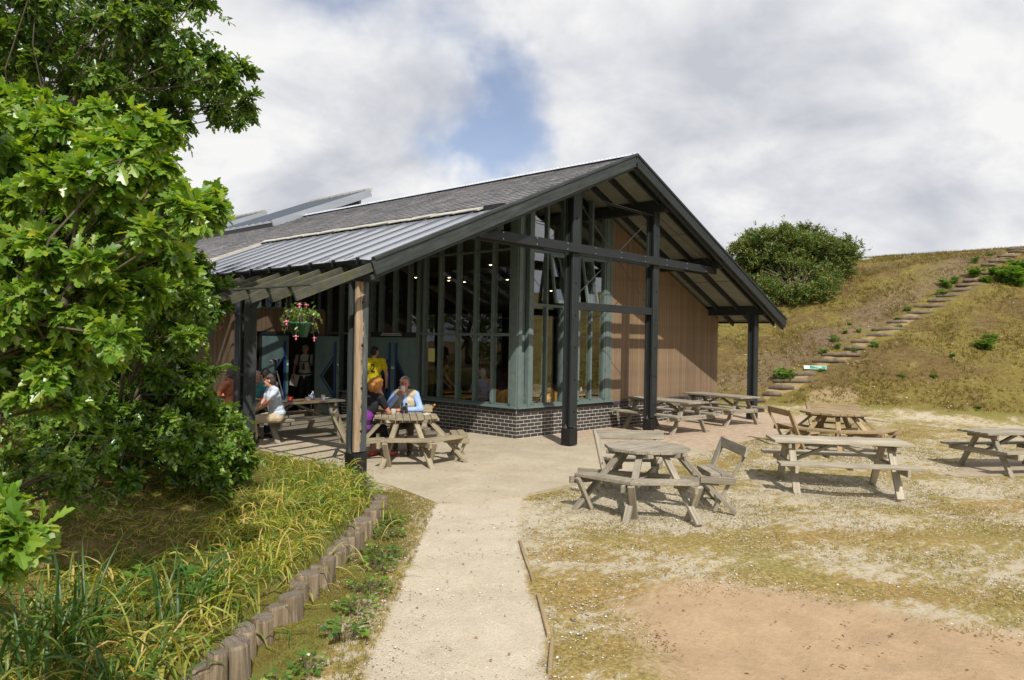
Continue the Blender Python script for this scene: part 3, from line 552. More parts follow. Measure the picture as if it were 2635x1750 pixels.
# roof: boarded deck with slates laid on both slopes
def build_roof():
    mb = MB()
    def slab(x0, x1, y0, y1, t0, t1):
        mb.hexa([(x0, y0, roof_z(x0) - t1), (x1, y0, roof_z(x1) - t1), (x1, y1, roof_z(x1) - t1), (x0, y1, roof_z(x0) - t1), (x0, y0, roof_z(x0) - t0), (x1, y0, roof_z(x1) - t0), (x1, y1, roof_z(x1) - t0), (x0, y1, roof_z(x0) - t0)])
    slab(-2.42, AX, YV + .03, 22, .02, .06); slab(-4.95, -2.43, 5.93, 22, .02, .06); slab(AX, 8.9, YV + .03, 22, .02, .06)
    roof = part('roof', mb, M['soffit'])
    # slates
    V = []; F = []; cs = 1 / math.sqrt(1 + SL * SL)
    rr = random.Random(3)
    for side, x_end in ((-1, 6.45), (1, 7.45)):
        rows = int(x_end / (.2 * cs)); w = .25 if side < 0 else .5
        for i in range(rows):
            u0 = i * .2 * cs; u1 = min(u0 + .2 * cs + .02, x_end); y = YV - .03 + (w / 2 if i % 2 else 0) - w
            while y < 22:
                y0 = max(y, YV - .03); y1 = min(y + w - .004, 22); y += w
                if y1 - y0 < .03: continue
                if side < 0 and u0 > 3.9 and y0 < 5.85:
                    if y1 < 6.0: continue
                    y0 = 5.93
                j = rr.uniform(-.003, .004); xa, xb = AX + side * u0, AX + side * u1
                za, zb = roof_z(xa) - .012 + j * .5, roof_z(xb) + .008 + j; o = len(V)
                V += [(xa, y0, za), (xa, y1, za), (xb, y1, zb + rr.uniform(-.002, .002)), (xb, y0, zb), (xb, y1, zb - .02), (xb, y0, zb - .02)]
                F += [(o, o + 1, o + 2, o + 3) if side > 0 else (o + 3, o + 2, o + 1, o), (o + 3, o + 2, o + 4, o + 5)]
    me = np_mesh('slates', np.array(V), np.array(F), M['slate']); s = link('slates', me, roof, kind='stuff'); s['label'] = 'grey slate courses'
    # ridge capping in short lengths
    for k in range(24):
        y0 = YV - .05 + k; mb = MB()
        if y0 > 21.5: break
        z = AZ + .055
        mb.add([(AX - .15, y0, z - .075), (AX, y0, z), (AX + .15, y0, z - .075), (AX - .15, y0 + .99, z - .075), (AX, y0 + .99, z), (AX + .15, y0 + .99, z - .075)], [(0, 3, 4, 1), (1, 4, 5, 2), (0, 1, 2), (5, 4, 3)])
        for q in range(10): mb.tube((AX - .09, y0 + .05 + q * .1, z - .03), (AX + .09, y0 + .05 + q * .1, z - .03), .016, n=5)
        obj('ridge_cap', mb, M['ridge'], roof)
    # ribbed see-through canopy sheet over the porch
    mb = MB(); x0, x1, y0, y1 = -5.0, -2.42, YV + .02, 5.9; o = .016
    mb.add([(x0, y0, roof_z(x0) + o), (x1, y0, roof_z(x1) + o), (x1, y1, roof_z(x1) + o), (x0, y1, roof_z(x0) + o)], [(0, 1, 2, 3)])
    sh = obj('canopy_sheet', mb, M['canopy'], roof)
    y = y0 + .55
    while y < y1:
        mb = MB(); mb.beam((x0, y, roof_z(x0) + o + .010), (x1, y, roof_z(x1) + o + .010), .026, .022); obj('glazing_bar', mb, M['zinc_dark'], sh); y += .60
    y = y0 + .42
    while y < y1 - .3:   # weathered flashing along the head of the sheet, lapped unevenly
        mb = MB(); a, b_ = x1 - .07, x1 + .05; j = random.uniform(-.01, .02)
        mb.hexa([(a, y, roof_z(a) + o + .03), (b_, y, roof_z(b_) + o + .03), (b_, y + .66, roof_z(b_) + o + .045), (a, y + .66, roof_z(a) + o + .045), (a - .03, y, roof_z(a) + o + .05 + j), (b_, y, roof_z(b_) + o + .07 + j), (b_, y + .66, roof_z(b_) + o + .07), (a + .03, y + .66, roof_z(a) + o + .06)])
        obj('head_flashing', mb, M['flashing'], sh); y += .6
    mb = MB(); mb.beam((x0, y1 + .03, roof_z(x0) + .05), (x1 + .05, y1 + .03, roof_z(x1) + .05), .06, .05); obj('edge_flashing', mb, M['flashing'], sh)
    # black strip standing in for the shadow of the slate edge above the sheet
    mb = MB(); mb.box(x1 + .065, x1 + .20, y0, y1, roof_z(x1) - .02, roof_z(x1) + .125); obj('slate_edge_shadow_strip', mb, M['black_timber'], sh)
    # two raised ventilator roofs that run on past the ridge
    for (a, b_) in ((10.45, 14.6), (17.3, 21.6)):
        xa, xb, up = .35, 3.93, .13
        zf = lambda x: AZ + SL * (x - AX) + up
        mb = MB(); mb.hexa([(xa, a, zf(xa)), (xb, a, zf(xb)), (xb, b_, zf(xb)), (xa, b_, zf(xa)), (xa, a, zf(xa) + .05), (xb, a, zf(xb) + .05), (xb, b_, zf(xb) + .05), (xa, b_, zf(xa) + .05)])
        v = part('ventilator_roof', mb, M['zinc'])
        mb = MB(); mb.beam((xa, a - .03, zf(xa) - .05), (xb, a - .03, zf(xb) - .05), .06, .24); obj('verge_flashing', mb, M['zinc'], v)
        for k in range(int((b_ - a) / .42)):
            mb = MB(); yy = a + .2 + k * .42; mb.beam((xa, yy, zf(xa) + .07), (xb, yy, zf(xb) + .07), .03, .04); obj('standing_seam', mb, M['zinc_dark'], v)
        for k in range(int((b_ - a) / .6)):
            mb = MB(); yy = a + k * .6; mb.box(xb - .05, xb + .08, yy, yy + .57, zf(xb) + .02, zf(xb) + .12); obj('head_flashing', mb, M['flashing'], v)
        mb = MB(); mb.box(xb - .35, xb - .28, a + .1, b_ - .1, roof_z(xb - .3), zf(xb - .3)); obj('vent_wall', mb, M['flashing'], v)
        mb = MB(); mb.box(xa + .02, xa + .06, a, b_, roof_z(xa) + .01, zf(xa)); obj('louvre', mb, M['black_metal'], v)
    return roof
roof = build_roof()
# barge boards, lower trim
for s_, xe in ((-1, -4.97), (1, 8.9)):
    for nm, y, dz, h, w in (('barge_board', YV - .02, -.115, .2, .05), ('barge_trim', YV + .05, -.245, .07, .06), ('verge_cap', YV - .02, .02, .05, .09)):
        a = (AX, y, AZ + dz); b_ = (xe, y, roof_z(xe) + dz)
        plank(nm, a, b_, w, h, M['black_weathered'] if s_ < 0 else M['black_timber'], B)
# rafters under the boarded overhang, on the right-hand slope and the left-hand slope
ys = [YV + .28 + .6 * k for k in range(4)]
for y in ys:
    for s_, xe in ((-1, -4.9), (1, 8.85)):
        plank('rafter', (AX, y, AZ - .13), (xe, y, roof_z(xe) - .13), .05, .14, M['black_timber'], B)
for y in np.arange(1.0, 12, .6):
    plank('rafter', (AX, y, AZ - .13), (-4.9, y, roof_z(-4.9) - .13), .05, .14, M['black_timber'], B)
for x in (4.3, 6.55, 8.78):
    mb = MB(); mb.box(x - .015, x + .015, YV + .05, 0, roof_z(x) - .075, roof_z(x) - .055); part('soffit_batten', mb, M['soffit'])
mb = MB(); mb.box(8.86, 8.92, YV, 14, roof_z(8.88) - .1, roof_z(8.88) + .0); part('eaves_fascia', mb, M['black_timber'])
# purlins
PX = [(-4.83, 2.82), (-2.28, 3.86), (.1, 4.90), (2.95, 4.88), (5.42, 3.84), (7.98, 2.81)]
for x, z in PX:
    mb = MB(); h = .25; y0 = -1.66
    mb.add([(x - .08, y0, z), (x + .08, y0, z), (x + .08, y0, z + h), (x - .08, y0, z + h), (x - .08, 14, z), (x + .08, 14, z), (x + .08, 14, z + h), (x - .08, 14, z + h)], [(0, 1, 2, 3), (5, 4, 7, 6), (1, 5, 6, 2), (4, 0, 3, 7), (3, 2, 6, 7), (4, 5, 1, 0)])
    part('purlin', mb, M['black_timber'], bevel=.006)
# posts: two planks either side of a packing piece, on a boxed steel foot
def bolt(parent, p, r=.018, ax=(0, -1, 0)):
    d = Vector(ax) * .018; mb = MB().tube(Vector(p), Vector(p) + d, r, r * .7, n=8); return obj('bolt_head', mb, M['black_metal'], parent)
def post(x, y, ztop, mat, ground=0.0, foot=.36, wood_mat=None):
    """x, y: centre; front face at y-.1"""
    root = link('post', MB().box(-.055, .055, -.05, .05, foot - .02, ztop).mesh('packing', M['black_timber']), B, (x, y, 0))
    for yy in (-.105, .055):
        p = plank('post_plank', (0, yy + .025, foot), (0, yy + .025, ztop), .05, .21, (wood_mat if yy < 0 and wood_mat else mat), root, up=(1, 0, 0))
    mb = MB().box(-.115, .115, -.115, .115, .02, foot - .02); obj('foot_box', mb, M['black_metal'], root, bevel=.006)
    mb = MB().box(-.06, .06, -.06, .06, -.15, .02); obj('foot_stub', mb, M['black_metal'], root)
    z = foot + .3
    while z < ztop - .1: bolt(root, (.0, -.106, z)); z += .62
    mb = MB(); mb.add([(-.117, -.03, foot - .02), (-.117, .03, foot - .02), (-.117, 0, foot + .06), (-.1, -.03, foot - .02), (-.1, .03, foot - .02), (-.1, 0, foot + .06)], [(0, 2, 1), (3, 4, 5), (0, 1, 4, 3), (1, 2, 5, 4), (2, 0, 3, 5)]); obj('foot_bracket', mb, M['steel'], root)
    return root
PEEL = -12.0
def peeled():
    m, nt, b = new_mat('peeled_post'); oc = coords(nt, 'Object', (1.4, 14, 14)); o1 = coords(nt, 'Object')
    sep = N(nt.nodes, 'ShaderNodeSeparateXYZ'); lk(nt, o1, sep.inputs[0])
    f = math_(nt, 'ADD', math_(nt, 'MULTIPLY', sep.outputs[2], PEEL), math_(nt, 'MULTIPLY', math_(nt, 'SUBTRACT', noise(nt, o1, 5, 7, .75), .5), 2.2))
    f = ramp(nt, math_(nt, 'ADD', f, .5), [(.42, (0, 0, 0)), (.52, (1, 1, 1))])
    w = ramp(nt, noise(nt, oc, 1.2, 7, .7, .5), [(.25, (.12, .08, .05)), (.5, (.30, .215, .135)), (.75, (.45, .36, .25))])
    k = ramp(nt, noise(nt, oc, 1.0, 7, .75, .5), [(.3, (.02, .025, .027)), (.55, (.06, .07, .07)), (.8, (.22, .22, .2))])
    lk(nt, mixc(nt, f, k, w), b.inputs['Base Color']); b.inputs['Roughness'].default_value = .75; bump(nt, b, noise(nt, oc, 1.5, 6), .6, .005); return m
M['peeled'] = peeled()
post(-4.855, -1.3, 2.82, M['black_weathered'], wood_mat=M['peeled'])
for y in (1.93, 4.95, 7.95): post(-4.855, y, 2.82, M['black_weathered'])
post(.1, -1.3, 4.90, M['black_timber']); post(2.95, -1.3, 4.88, M['black_timber']); post(7.98, -1.3, 2.82, M['black_timber'])
# cross beams
for y, nm in ((-1.44, 'collar_beam'), (-1.16, 'collar_beam')):
    p = plank(nm, (-2.58, y, 3.80), (5.56, y, 3.80), .07, .17, M['black_timber'], B, bevel=.006)
    if y < -1.3:
        for k in range(9):
            xx = .55 + k * .88
            for zz in (-.055, .055): obj('bolt_head', MB().tube((xx, -.035, zz), (xx, -.05, zz), .014, n=7), M['steel'], p)
plank('lower_beam', (.2, -1.34, 2.70), (2.85, -1.34, 2.70), .07, .155, M['black_timber'], B, bevel=.006)
def rod(a, b_):
    o = part('tie_rod', MB().tube(a, b_, .008, n=6), M['rod'])
    return o
rod((.2, -1.28, 4.82), (2.85, -1.28, 2.82)); rod((2.86, -1.26, 4.72), (.2, -1.26, 2.84)); rod((.2, -1.38, 4.86), (2.88, -1.38, 4.80)); rod((.2, -1.22, 4.88), (2.88, -1.22, 4.82)); rod((-2.2, -1.4, 4.02), (.02, -1.4, 4.80)); rod((3.05, -1.4, 4.78), (5.35, -1.4, 3.95))
# gutter with brackets, fascia under it
def gutter():
    g0 = B; mb = MB(); prof = [(math.cos(t), math.sin(t)) for t in np.linspace(math.pi, 2 * math.pi, 9)]
    vs = []; cx, cz, r = -5.06, 3.10, .065
    for y in (-1.72, 12.0):
        for c, s_ in prof: vs.append((cx + r * c, y, cz + r * s_))
        for c, s_ in reversed(prof): vs.append((cx + (r - .008) * c, y, cz + (r - .008) * s_))
    n = 18; mb.add(vs, [(i, (i + 1) % n, n + (i + 1) % n, n + i) for i in range(n)])
    mb.add([(cx + r * c, -1.72, cz + r * s_) for c, s_ in prof], [tuple(range(9))])
    g = part('gutter', mb, M['black_metal'])
    for k in range(22):
        y = -1.62 + k * .6; obj('gutter_bracket', MB().box(cx - .075, cx - .03, y - .015, y + .015, cz - .07, cz + .03), M['black_metal'], g)
        obj('gutter_strap', MB().beam((cx - .07, y + .3, cz + .02), (cx + .09, y + .3, cz + .09), .02, .006), M['black_metal'], g)
    plank('fascia', (-4.93, YV + .05, 3.03), (-4.93, 12, 3.03), .03, .15, M['black_timber'], B)
gutter()
mb = MB(); mb.tube((-5.17, 1.72, .02), (-5.17, 1.72, 2.72), .042, n=14); mb.path([(-5.17, 1.72, 2.7), (-5.16, 1.72, 2.8), (-5.08, 1.72, 2.93), (-5.06, 1.72, 3.06)], [.042] * 4, 12)
dp = part('downpipe', mb, M['pipe'], smooth=True)
for z in (.6, 1.35, 2.25): obj('pipe_clip', MB().box(-5.22, -5.0, 1.70, 1.745, z - .02, z + .02), M['black_metal'], dp); obj('pipe_socket', MB().tube((-5.17, 1.72, z + .1), (-5.17, 1.72, z + .16), .05, n=12), M['pipe'], dp)
# pergola rafters running out beyond the eaves
k = 0
y = YV + .02
while y < 11:
    plank('pergola_rafter', (-4.97, y, 3.0), (-6.17, y, 2.52), .045, .125, M['rafter_green'], B); y += .575
plank('pergola_batten', (-5.93, YV - .0, 2.695), (-5.93, 11, 2.695), .05, .03, M['rafter_green'], B)

# brick plinth: mortar core, then every brick on it
def in_front(p): return (Vector(p) - CAM).length
def plinth():
    segs = [  # (start, direction, length, outward normal, height courses, name)
        ((0, 0), (1, 0), 8.5, (0, -1)), ((0, 0), (0, 1), 3.11, (-1, 0)), ((0, 4.99), (0, 1), 1.91, (-1, 0)), ((-2.65, 6.9), (1, 0), .8, (0, -1)), ((-.3, 6.9), (1, 0), .3, (0, -1)), ((-2.65, 6.9), (0, 1), 5.1, (-1, 0)), ((8.5, 0), (0, 1), 6.0, (1, 0))]
    core = MB()   # one folded mortar bed round the corner of the cafe
    def wall_run(pts, th=.3):
        m = MB(); (x0, y0), (x1, y1), (x2, y2) = pts
        m.add([(x0, y0, z) for z in (-.03, .6)] + [(x1, y1, z) for z in (-.03, .6)] + [(x2, y2, z) for z in (-.03, .6)] + [(x0 + th, y0, z) for z in (-.03, .6)] + [(x1 + th, y1 + th, z) for z in (-.03, .6)] + [(x2, y2 + th, z) for z in (-.03, .6)],
              [(0, 1, 3, 2), (2, 3, 5, 4), (6, 8, 9, 7), (8, 10, 11, 9), (1, 7, 9, 3), (3, 9, 11, 5), (0, 6, 7, 1), (4, 5, 11, 10)]); return m
    core = wall_run([(0, 3.11), (0, 0), (8.5, 0)])
    root = part('brick_plinth', core, M['mortar'])
    for bx in ((.0, .3, 4.99, 6.9), (-2.65, -1.85, 6.9, 7.2), (-.3, .0, 6.903, 7.2), (-2.65, -2.35, 7.2, 12), (8.2, 8.5, .3, 6)): obj('mortar_bed', MB().box(*bx, -.03, .60), M['mortar'], root)
    bme = {}
    def brick_mesh(L):
        L = round(L, 3)
        if L not in bme:
            me = MB().box(-L / 2 + .001, L / 2 - .001, 0, .05, .001, .064).mesh('brick', M['brick']); bme[L] = me
        return bme[L]
    cap = MB(); w = .105
    cap.add([(-w, -.006, 0), (w, -.006, 0), (w, -.004, .055), (-w, -.004, .055), (-w, .06, 0), (w, .06, 0), (w, .07, .10), (-w, .07, .10), (-w, .02, .085), (w, .02, .085)],
            [(0, 1, 2, 3), (3, 2, 9, 8), (8, 9, 6, 7), (4, 7, 6, 5), (0, 3, 8, 7, 4), (1, 5, 6, 9, 2), (0, 4, 5, 1)])
    capme = cap.mesh('cap_brick', M['brick'])
    items = []
    for si, (st, d, L, nrm) in enumerate(segs):
        st = Vector((*st, 0)); d = Vector((*d, 0)); nv = Vector((*nrm, 0)); inward = -nv
        left = si in (1,)
        for c in range(7):
            even = c % 2 == 0
            if si == 0: u = 0 if even else 0; first = .215 if even else .1025
            elif si == 1: first = .1025 if even else .215
            else: first = .215 if even else .1025
            u = 0; ln = first
            while u < L - .03:
                ln2 = min(ln, L - u); p = st + d * (u + ln2 / 2) + nv * .003
                items.append((in_front(p), 'b', ln2, p + Vector((0, 0, .01 + c * .075)), d, inward)); u += ln + .01; ln = .215
        u = 0
        while u < L - .12:
            p = st + d * (u + .1125) + nv * .006; items.append((in_front(p), 'c', 0, p + Vector((0, 0, .533)), d, inward)); u += .225
    items.sort(key=lambda t: t[0]); far = MB(); nb = nc = 0
    for dist, kind, L, p, d, inn in items:
        # keep a right-handed frame so that the bricks are not mirrored
        Mx = Matrix((d, inn, Vector((0, 0, 1)))).transposed()
        if Mx.determinant() < 0: Mx = Matrix((-d, inn, Vector((0, 0, 1)))).transposed()
        m4 = Mx.to_4x4(); m4.translation = p
        if kind == 'b' and nb < 300: me = brick_mesh(L); nm = 'brick'; nb += 1
        elif kind == 'c' and nc < 120: me = capme; nm = 'cap_brick'; nc += 1
        else:
            me = brick_mesh(L) if kind == 'b' else capme
            far.add([m4 @ v.co for v in me.vertices], [tuple(f.vertices) for f in me.polygons]); continue
        o = link(nm, me, root); o.matrix_local = m4
    if far.v: obj('far_bricks', far, M['brick'], root, kind='stuff')
plinth()
# ------------------------------------------------------------------ glazing
under = lambda x: roof_z(x) - .17
FG = M['frame_green']
def gx(parent, nm, x0, x1, y0, y1, z0, z1, mat=None, top=None):
    mb = MB()
    if top is None: mb.box(x0, x1, y0, y1, z0, z1)
    else: mb.hexa([(x0, y0, z0), (x1, y0, z0), (x1, y1, z0), (x0, y1, z0), (x0, y0, top(x0)), (x1, y0, top(x1)), (x1, y1, top(x1)), (x0, y1, top(x0))])
    return obj(nm, mb, mat or FG, parent)
def pane(parent, x0, x1, y0, y1, z0, z1, top=None, mat=None, nm='pane'):
    """single glass sheet (two-sided) in an x or y plane, with small thickness given by its frame"""
    mb = MB()
    if abs(x1 - x0) > abs(y1 - y0): mb.add([(x0, y0, z0), (x1, y0, z0), (x1, y0, top(x1) if top else z1), (x0, y0, top(x0) if top else z1)], [(0, 1, 2, 3)])
    else: mb.add([(x0, y1, z0), (x0, y0, z0), (x0, y0, z1), (x0, y1, z1)], [(0, 1, 2, 3)])
    o = obj(nm, mb, mat or M['glass'], parent)
    return o
def glazing():
    # gable screen
    W = part('gable_window', MB().box(-.03, 3.33, -.09, .10, .615, .655), FG)      # its sill is the body of the part
    gx(W, 'sill_upstand', .0, 3.26, .0, .08, .655, .70)
    for x in (.43, .90, 1.47, 2.01, 2.47, 2.97): gx(W, 'mullion', x - .028, x + .028, -.02, .11, .70, 3, top=under)
    gx(W, 'corner_post', -.0, .10, -.03, .10, .655, 3, top=under); gx(W, 'corner_post', .30, .38, -.04, .06, .655, 3, top=under); gx(W, 'corner_board', .10, .30, .075, .11, .655, 3, top=under)
    gx(W, 'end_post', 3.0, 3.14, -.035, .06, .655, 3, top=under); gx(W, 'end_post', 3.17, 3.26, -.02, .08, .655, 3, top=under)
    bays = [(.46, .87), (.93, 1.44), (1.50, 1.98), (2.04, 2.44), (2.50, 2.94)]
    for i, (a, b_) in enumerate(bays):
        gx(W, 'transom', a, b_, -.015, .09, 2.74, 2.795); gx(W, 'transom', a, b_, -.015, .09, 3.87, 3.93)
        pane(W, a, b_, .03, .03, .70, 2.74); pane(W, a, b_, .03, .03, 3.93, 5, top=under)
        if i not in (1, 3): pane(W, a, b_, .03, .03, 2.795, 3.87)
    for a, b_, op in ((.93, 1.44, 9), (2.04, 2.44, 10)):
        c = link('casement', MB().box(0, b_ - a, -.03, .02, -.05, 0).mesh('casement', FG), W, (a, -.03, 3.865), (R(-op), 0, 0))
        h = 1.06; w = b_ - a
        for bx in ((0, .05, -.03, .02, -h, -.05), (w - .05, w, -.03, .02, -h, -.05), (.05, w - .05, -.03, .02, -h, -h + .06)): obj('sash_rail', MB().box(*bx), FG, c)
        mb = MB(); mb.add([(.05, 0, -h + .06), (w - .05, 0, -h + .06), (w - .05, 0, -.05), (.05, 0, -.05)], [(0, 1, 2, 3)]); obj('pane', mb, M['glass'], c)
    # porch-side screen, plane x = 0
    S = part('porch_window', MB().box(-.09, .10, -.03, 3.10, .615, .655), FG)
    gx(S, 'sill_upstand', .0, .08, .1, 3.10, .655, .70)
    ms = [.20, .73, 1.27, 1.82, 2.41, 2.94]
    zt = under(0)
    for y in ms: gx(S, 'mullion', -.02, .12, y - .026, y + .026, .70, zt)
    gx(S, 'corner_post', -.03, .0, .0, .16, .655, zt)
    ed = ms + [3.12]
    for a, b_ in zip(ed, ed[1:]):
        a += .026; b_ -= .026
        pane(S, .03, .03, a, b_, .70, 2.10, mat=M['glass_dim']); pane(S, .03, .03, a, b_, 2.16, 3.88, mat=M['glass_dim']); pane(S, .03, .03, a, b_, 3.92, zt, mat=M['glass_dim'])
        gx(S, 'transom', -.01, .09, a, b_, 2.10, 2.16); gx(S, 'transom', -.01, .09, a, b_, 3.88, 3.92)
    gx(S, 'door_post', -.03, .12, 3.08, 3.18, 0.0, zt); gx(S, 'door_post', -.03, .12, 4.93, 5.02, 0.0, zt)
    gx(S, 'door_head', -.02, .11, 3.18, 4.93, 2.05, 2.16, M['black_timber'])
    m2 = [3.5, 4.05, 4.6, 5.15, 5.7, 6.3, 6.86]
    ed = [3.18] + m2
    for i, (a, b_) in enumerate(zip(ed, ed[1:])):
        gx(S, 'mullion', -.02, .12, b_ - .026, b_ + .026, 2.16 if b_ < 5 else .655, zt); pane(S, .03, .03, a + .03, b_ - .03, 2.16, zt, mat=M['glass_dim'])
        if a > 5: pane(S, .03, .03, a + .03, b_ - .03, .70, 2.10, mat=M['glass_dim']); gx(S, 'transom', -.01, .09, a + .03, b_ - .03, 2.10, 2.155)
    gx(S, 'sill', -.09, .1, 5.02, 6.88, .615, .655)
    # doors
    def leaf(parent, w, loc, rz, flip):
        d = link('door_leaf', MB().box(0, w, -.02, .025, 0.01, 2.04).mesh('door_leaf', M['door_teal']), parent, loc, (0, 0, rz))
        q = w - .12 if not flip else .12
        obj('handle', MB().box(q - .03, q + .03, -.05, -.022, .35, 1.9), M['door_blue'], d)
        # half of the blue diamond whose other half is on the neighbouring leaf
        sg = -1 if not flip else 1; mb = MB(); a = Vector((q, -.035, 1.55)); m_ = Vector((q + sg * .42, -.035, 1.0)); e = Vector((q, -.035, .45))
        mb.beam(a, m_, .012, .05, up=(0, 1, 0)); mb.beam(m_, e, .012, .05, up=(0, 1, 0)); obj('diamond_trim', mb, M['door_blue'], d)
        mb = MB(); mb.add([(q, -.026, 1.48), (q, -.026, .52), (q + sg * .36, -.026, 1.0)], [(0, 1, 2)]); mb.f.append((2, 1, 0)); obj('vision_panel', mb, M['black_rubber'], d)
        obj('push_plate', MB().box(q - sg * .09 - .02, q - sg * .09 + .02, -.03, -.022, 1.28, 1.34), M['white'], d)
        return d
    leaf(S, .87, (.02, 4.93, 0), R(-90), False); leaf(S, .87, (.02, 4.05, 0), R(-90), True)
    # back of the porch: cladding with a high window and a pair of doors, one open
    K = part('porch_entrance', MB().box(-1.93, -.28, 6.88, 7.02, 2.06, 2.14), M['black_timber'])
    gx(K, 'door_post', -1.93, -1.86, 6.9, 7.02, 0, 2.06, M['black_timber']); gx(K, 'door_post', -.34, -.28, 6.9, 7.02, 0, 2.06, M['black_timber'])
    leaf(K, .74, (-1.85, 6.93, 0), 0, False)
    leaf(K, .74, (-.36, 6.86, 0), R(-67), False)
    H = part('clerestory_window', MB().box(-2.6, -.12, 6.84, 6.98, 2.70, 2.75), FG)
    for x in (-2.57, -1.95, -1.1, -.25): gx(H, 'mullion', x - .025, x + .025, 6.86, 6.96, 2.75, 3, top=under)
    for a, b_ in ((-2.545, -1.975), (-1.925, -1.125), (-1.075, -.275)): pane(H, a, b_, 6.9, 6.9, 2.75, 4, top=under)
    H2 = part('clerestory_window', MB().box(-2.72, -2.6, 6.95, 12, 2.72, 2.76), FG)
    for y in (7.0, 8.2, 9.4, 10.6, 11.8): gx(H2, 'mullion', -2.70, -2.62, y - .03, y + .03, 2.76, roof_z(-2.65) - .17)
    for a, b_ in ((7.03, 8.17), (8.23, 9.37), (9.43, 10.57), (10.63, 11.77)): pane(H2, -2.66, -2.66, a, b_, 2.76, roof_z(-2.65) - .17)
glazing()
# cladding boards, each its own piece
def cladding(name, st, d, L, zb, zt, nrm, w=.11, skip=None):
    st = Vector((*st, 0)); d = Vector((*d, 0)); nv = Vector((*nrm, 0))
    e = st + d * L; mb = MB(); inn = -nv * .12
    a, b_, c, f = st + inn * .2, e + inn * .2, e + inn, st + inn
    n0 = max(1, int(L / .5)); root = None; core = MB()
    for k in range(n0):
        p = st + d * (L * k / n0); q = st + d * (L * (k + 1) / n0); zz0 = zb(k * L / n0 + L / n0 / 2)
        P = [p - nv * .02, q - nv * .02, q - nv * .12, p - nv * .12]
        z1, z2 = zt(k * L / n0) - .01, zt((k + 1) * L / n0) - .01
        core.hexa([(*v.xy, zz0 + .005) for v in P] + [(*v.xy, z) for v, z in zip(P, (z1, z2, z2, z1))])
    root = part(name, core, M['interior_wall'])
    n = int(round(L / w)); w = L / n
    for k in range(n):
        u0, u1 = k * w + .003, (k + 1) * w - .003; um = (u0 + u1) / 2; z0 = zb(um)
        p, q = st + d * u0, st + d * u1; o = link('board', None, root) if False else None
        mb = MB(); o0 = p
        dd = nv * random.uniform(0, .002); lc = [Vector((0, 0, 0)), d * (u1 - u0), d * (u1 - u0) - nv * .018, -nv * .018]
        h0, h1 = zt(u0) - z0, zt(u1) - z0
        lc = [v + dd for v in lc]; vs = [(v.x, v.y, 0) for v in lc] + [(v.x, v.y, h) for v, h in zip(lc, (h0, h1, h1, h0))]
        if (d.cross(-nv)).z < 0: vs = [vs[i] for i in (1, 0, 3, 2, 5, 4, 7, 6)]
        mb.hexa(vs); link('board', mb.mesh('board', M['cladding']), root, (p.x, p.y, z0))
    return root
cladding('gable_cladding', (3.28, -.0), (1, 0), 5.2, lambda u: .61, lambda u: under(3.28 + u) - .0, (0, -1))
cladding('porch_cladding', (-2.65, 6.89), (1, 0), 2.6, lambda u: 2.14 if .7 < u < 2.38 else .61, lambda u: 2.70, (0, -1))
cladding('side_cladding', (-2.66, 6.9), (0, 1), 5.1, lambda u: .61, lambda u: 2.72, (-1, 0))
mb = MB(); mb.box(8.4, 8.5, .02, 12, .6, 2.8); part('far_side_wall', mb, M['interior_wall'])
# ------------------------------------------------------------------ inside
part('cafe_floor', MB().box(.1, 8.4, .1, 14, -.05, .012), M['interior_floor'])
mb = MB()
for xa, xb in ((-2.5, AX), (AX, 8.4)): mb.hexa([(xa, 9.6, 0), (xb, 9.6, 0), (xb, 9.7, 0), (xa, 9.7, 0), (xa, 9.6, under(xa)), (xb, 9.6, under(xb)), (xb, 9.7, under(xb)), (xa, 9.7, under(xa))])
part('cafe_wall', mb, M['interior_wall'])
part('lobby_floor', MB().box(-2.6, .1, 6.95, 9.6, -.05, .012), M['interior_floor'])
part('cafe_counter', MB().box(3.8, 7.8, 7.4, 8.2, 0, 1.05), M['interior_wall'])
m_em, nt_, b_ = new_mat('lamp_glow'); b_.inputs['Emission Color'].default_value = (1, .72, .4, 1); b_.inputs['Emission Strength'].default_value = 14; b_.inputs['Base Color'].default_value = (.8, .7, .6, 1)
lamp_me = MB().lathe([(.001, .06), (.05, .05), (.07, 0)], n=10, cap=False); bulb = MB().ball((0, 0, .01), (.04, .04, .015), 8, 4)
LB, BB = lamp_me.mesh('shade', M['steel']), bulb.mesh('bulb', m_em)
for i, (x, y, z) in enumerate([(1.27, 4.79, 3.6), (.45, 1.7, 3.7), (.75, 1.55, 3.7), (1.74, 4.02, 3.6), (2.97, 4.75, 3.6), (2.39, 4.75, 3.6), (1.6, 1.5, 3.25), (2.1, 2.3, 3.5), (4.6, 3.0, 3.4)]):
    t = thing('cafe_lamp', ['small warm ceiling lamp behind the porch glazing, furthest left', 'small warm ceiling lamp behind the upper porch glazing, left of a close pair', 'small warm ceiling lamp behind the upper porch glazing, right of a close pair', 'small warm ceiling lamp in the middle of the porch glazing', 'small warm lamp deep inside the cafe, furthest back', 'small warm lamp deep inside the cafe beside the furthest one', 'small warm lamp behind the left gable casement', 'small warm lamp behind the first gable bay', 'small warm lamp behind the right gable casement'][i], 'lamp', (x, y, z), 0, 'lamps inside the cafe')
    link('shade', LB, t); link('bulb', BB, t); obj('cord', MB().tube((0, 0, .05), (0, 0, max(.2, min(1.6, roof_z(x) - z - .1))), .006, n=4), M['black_rubber'], t)
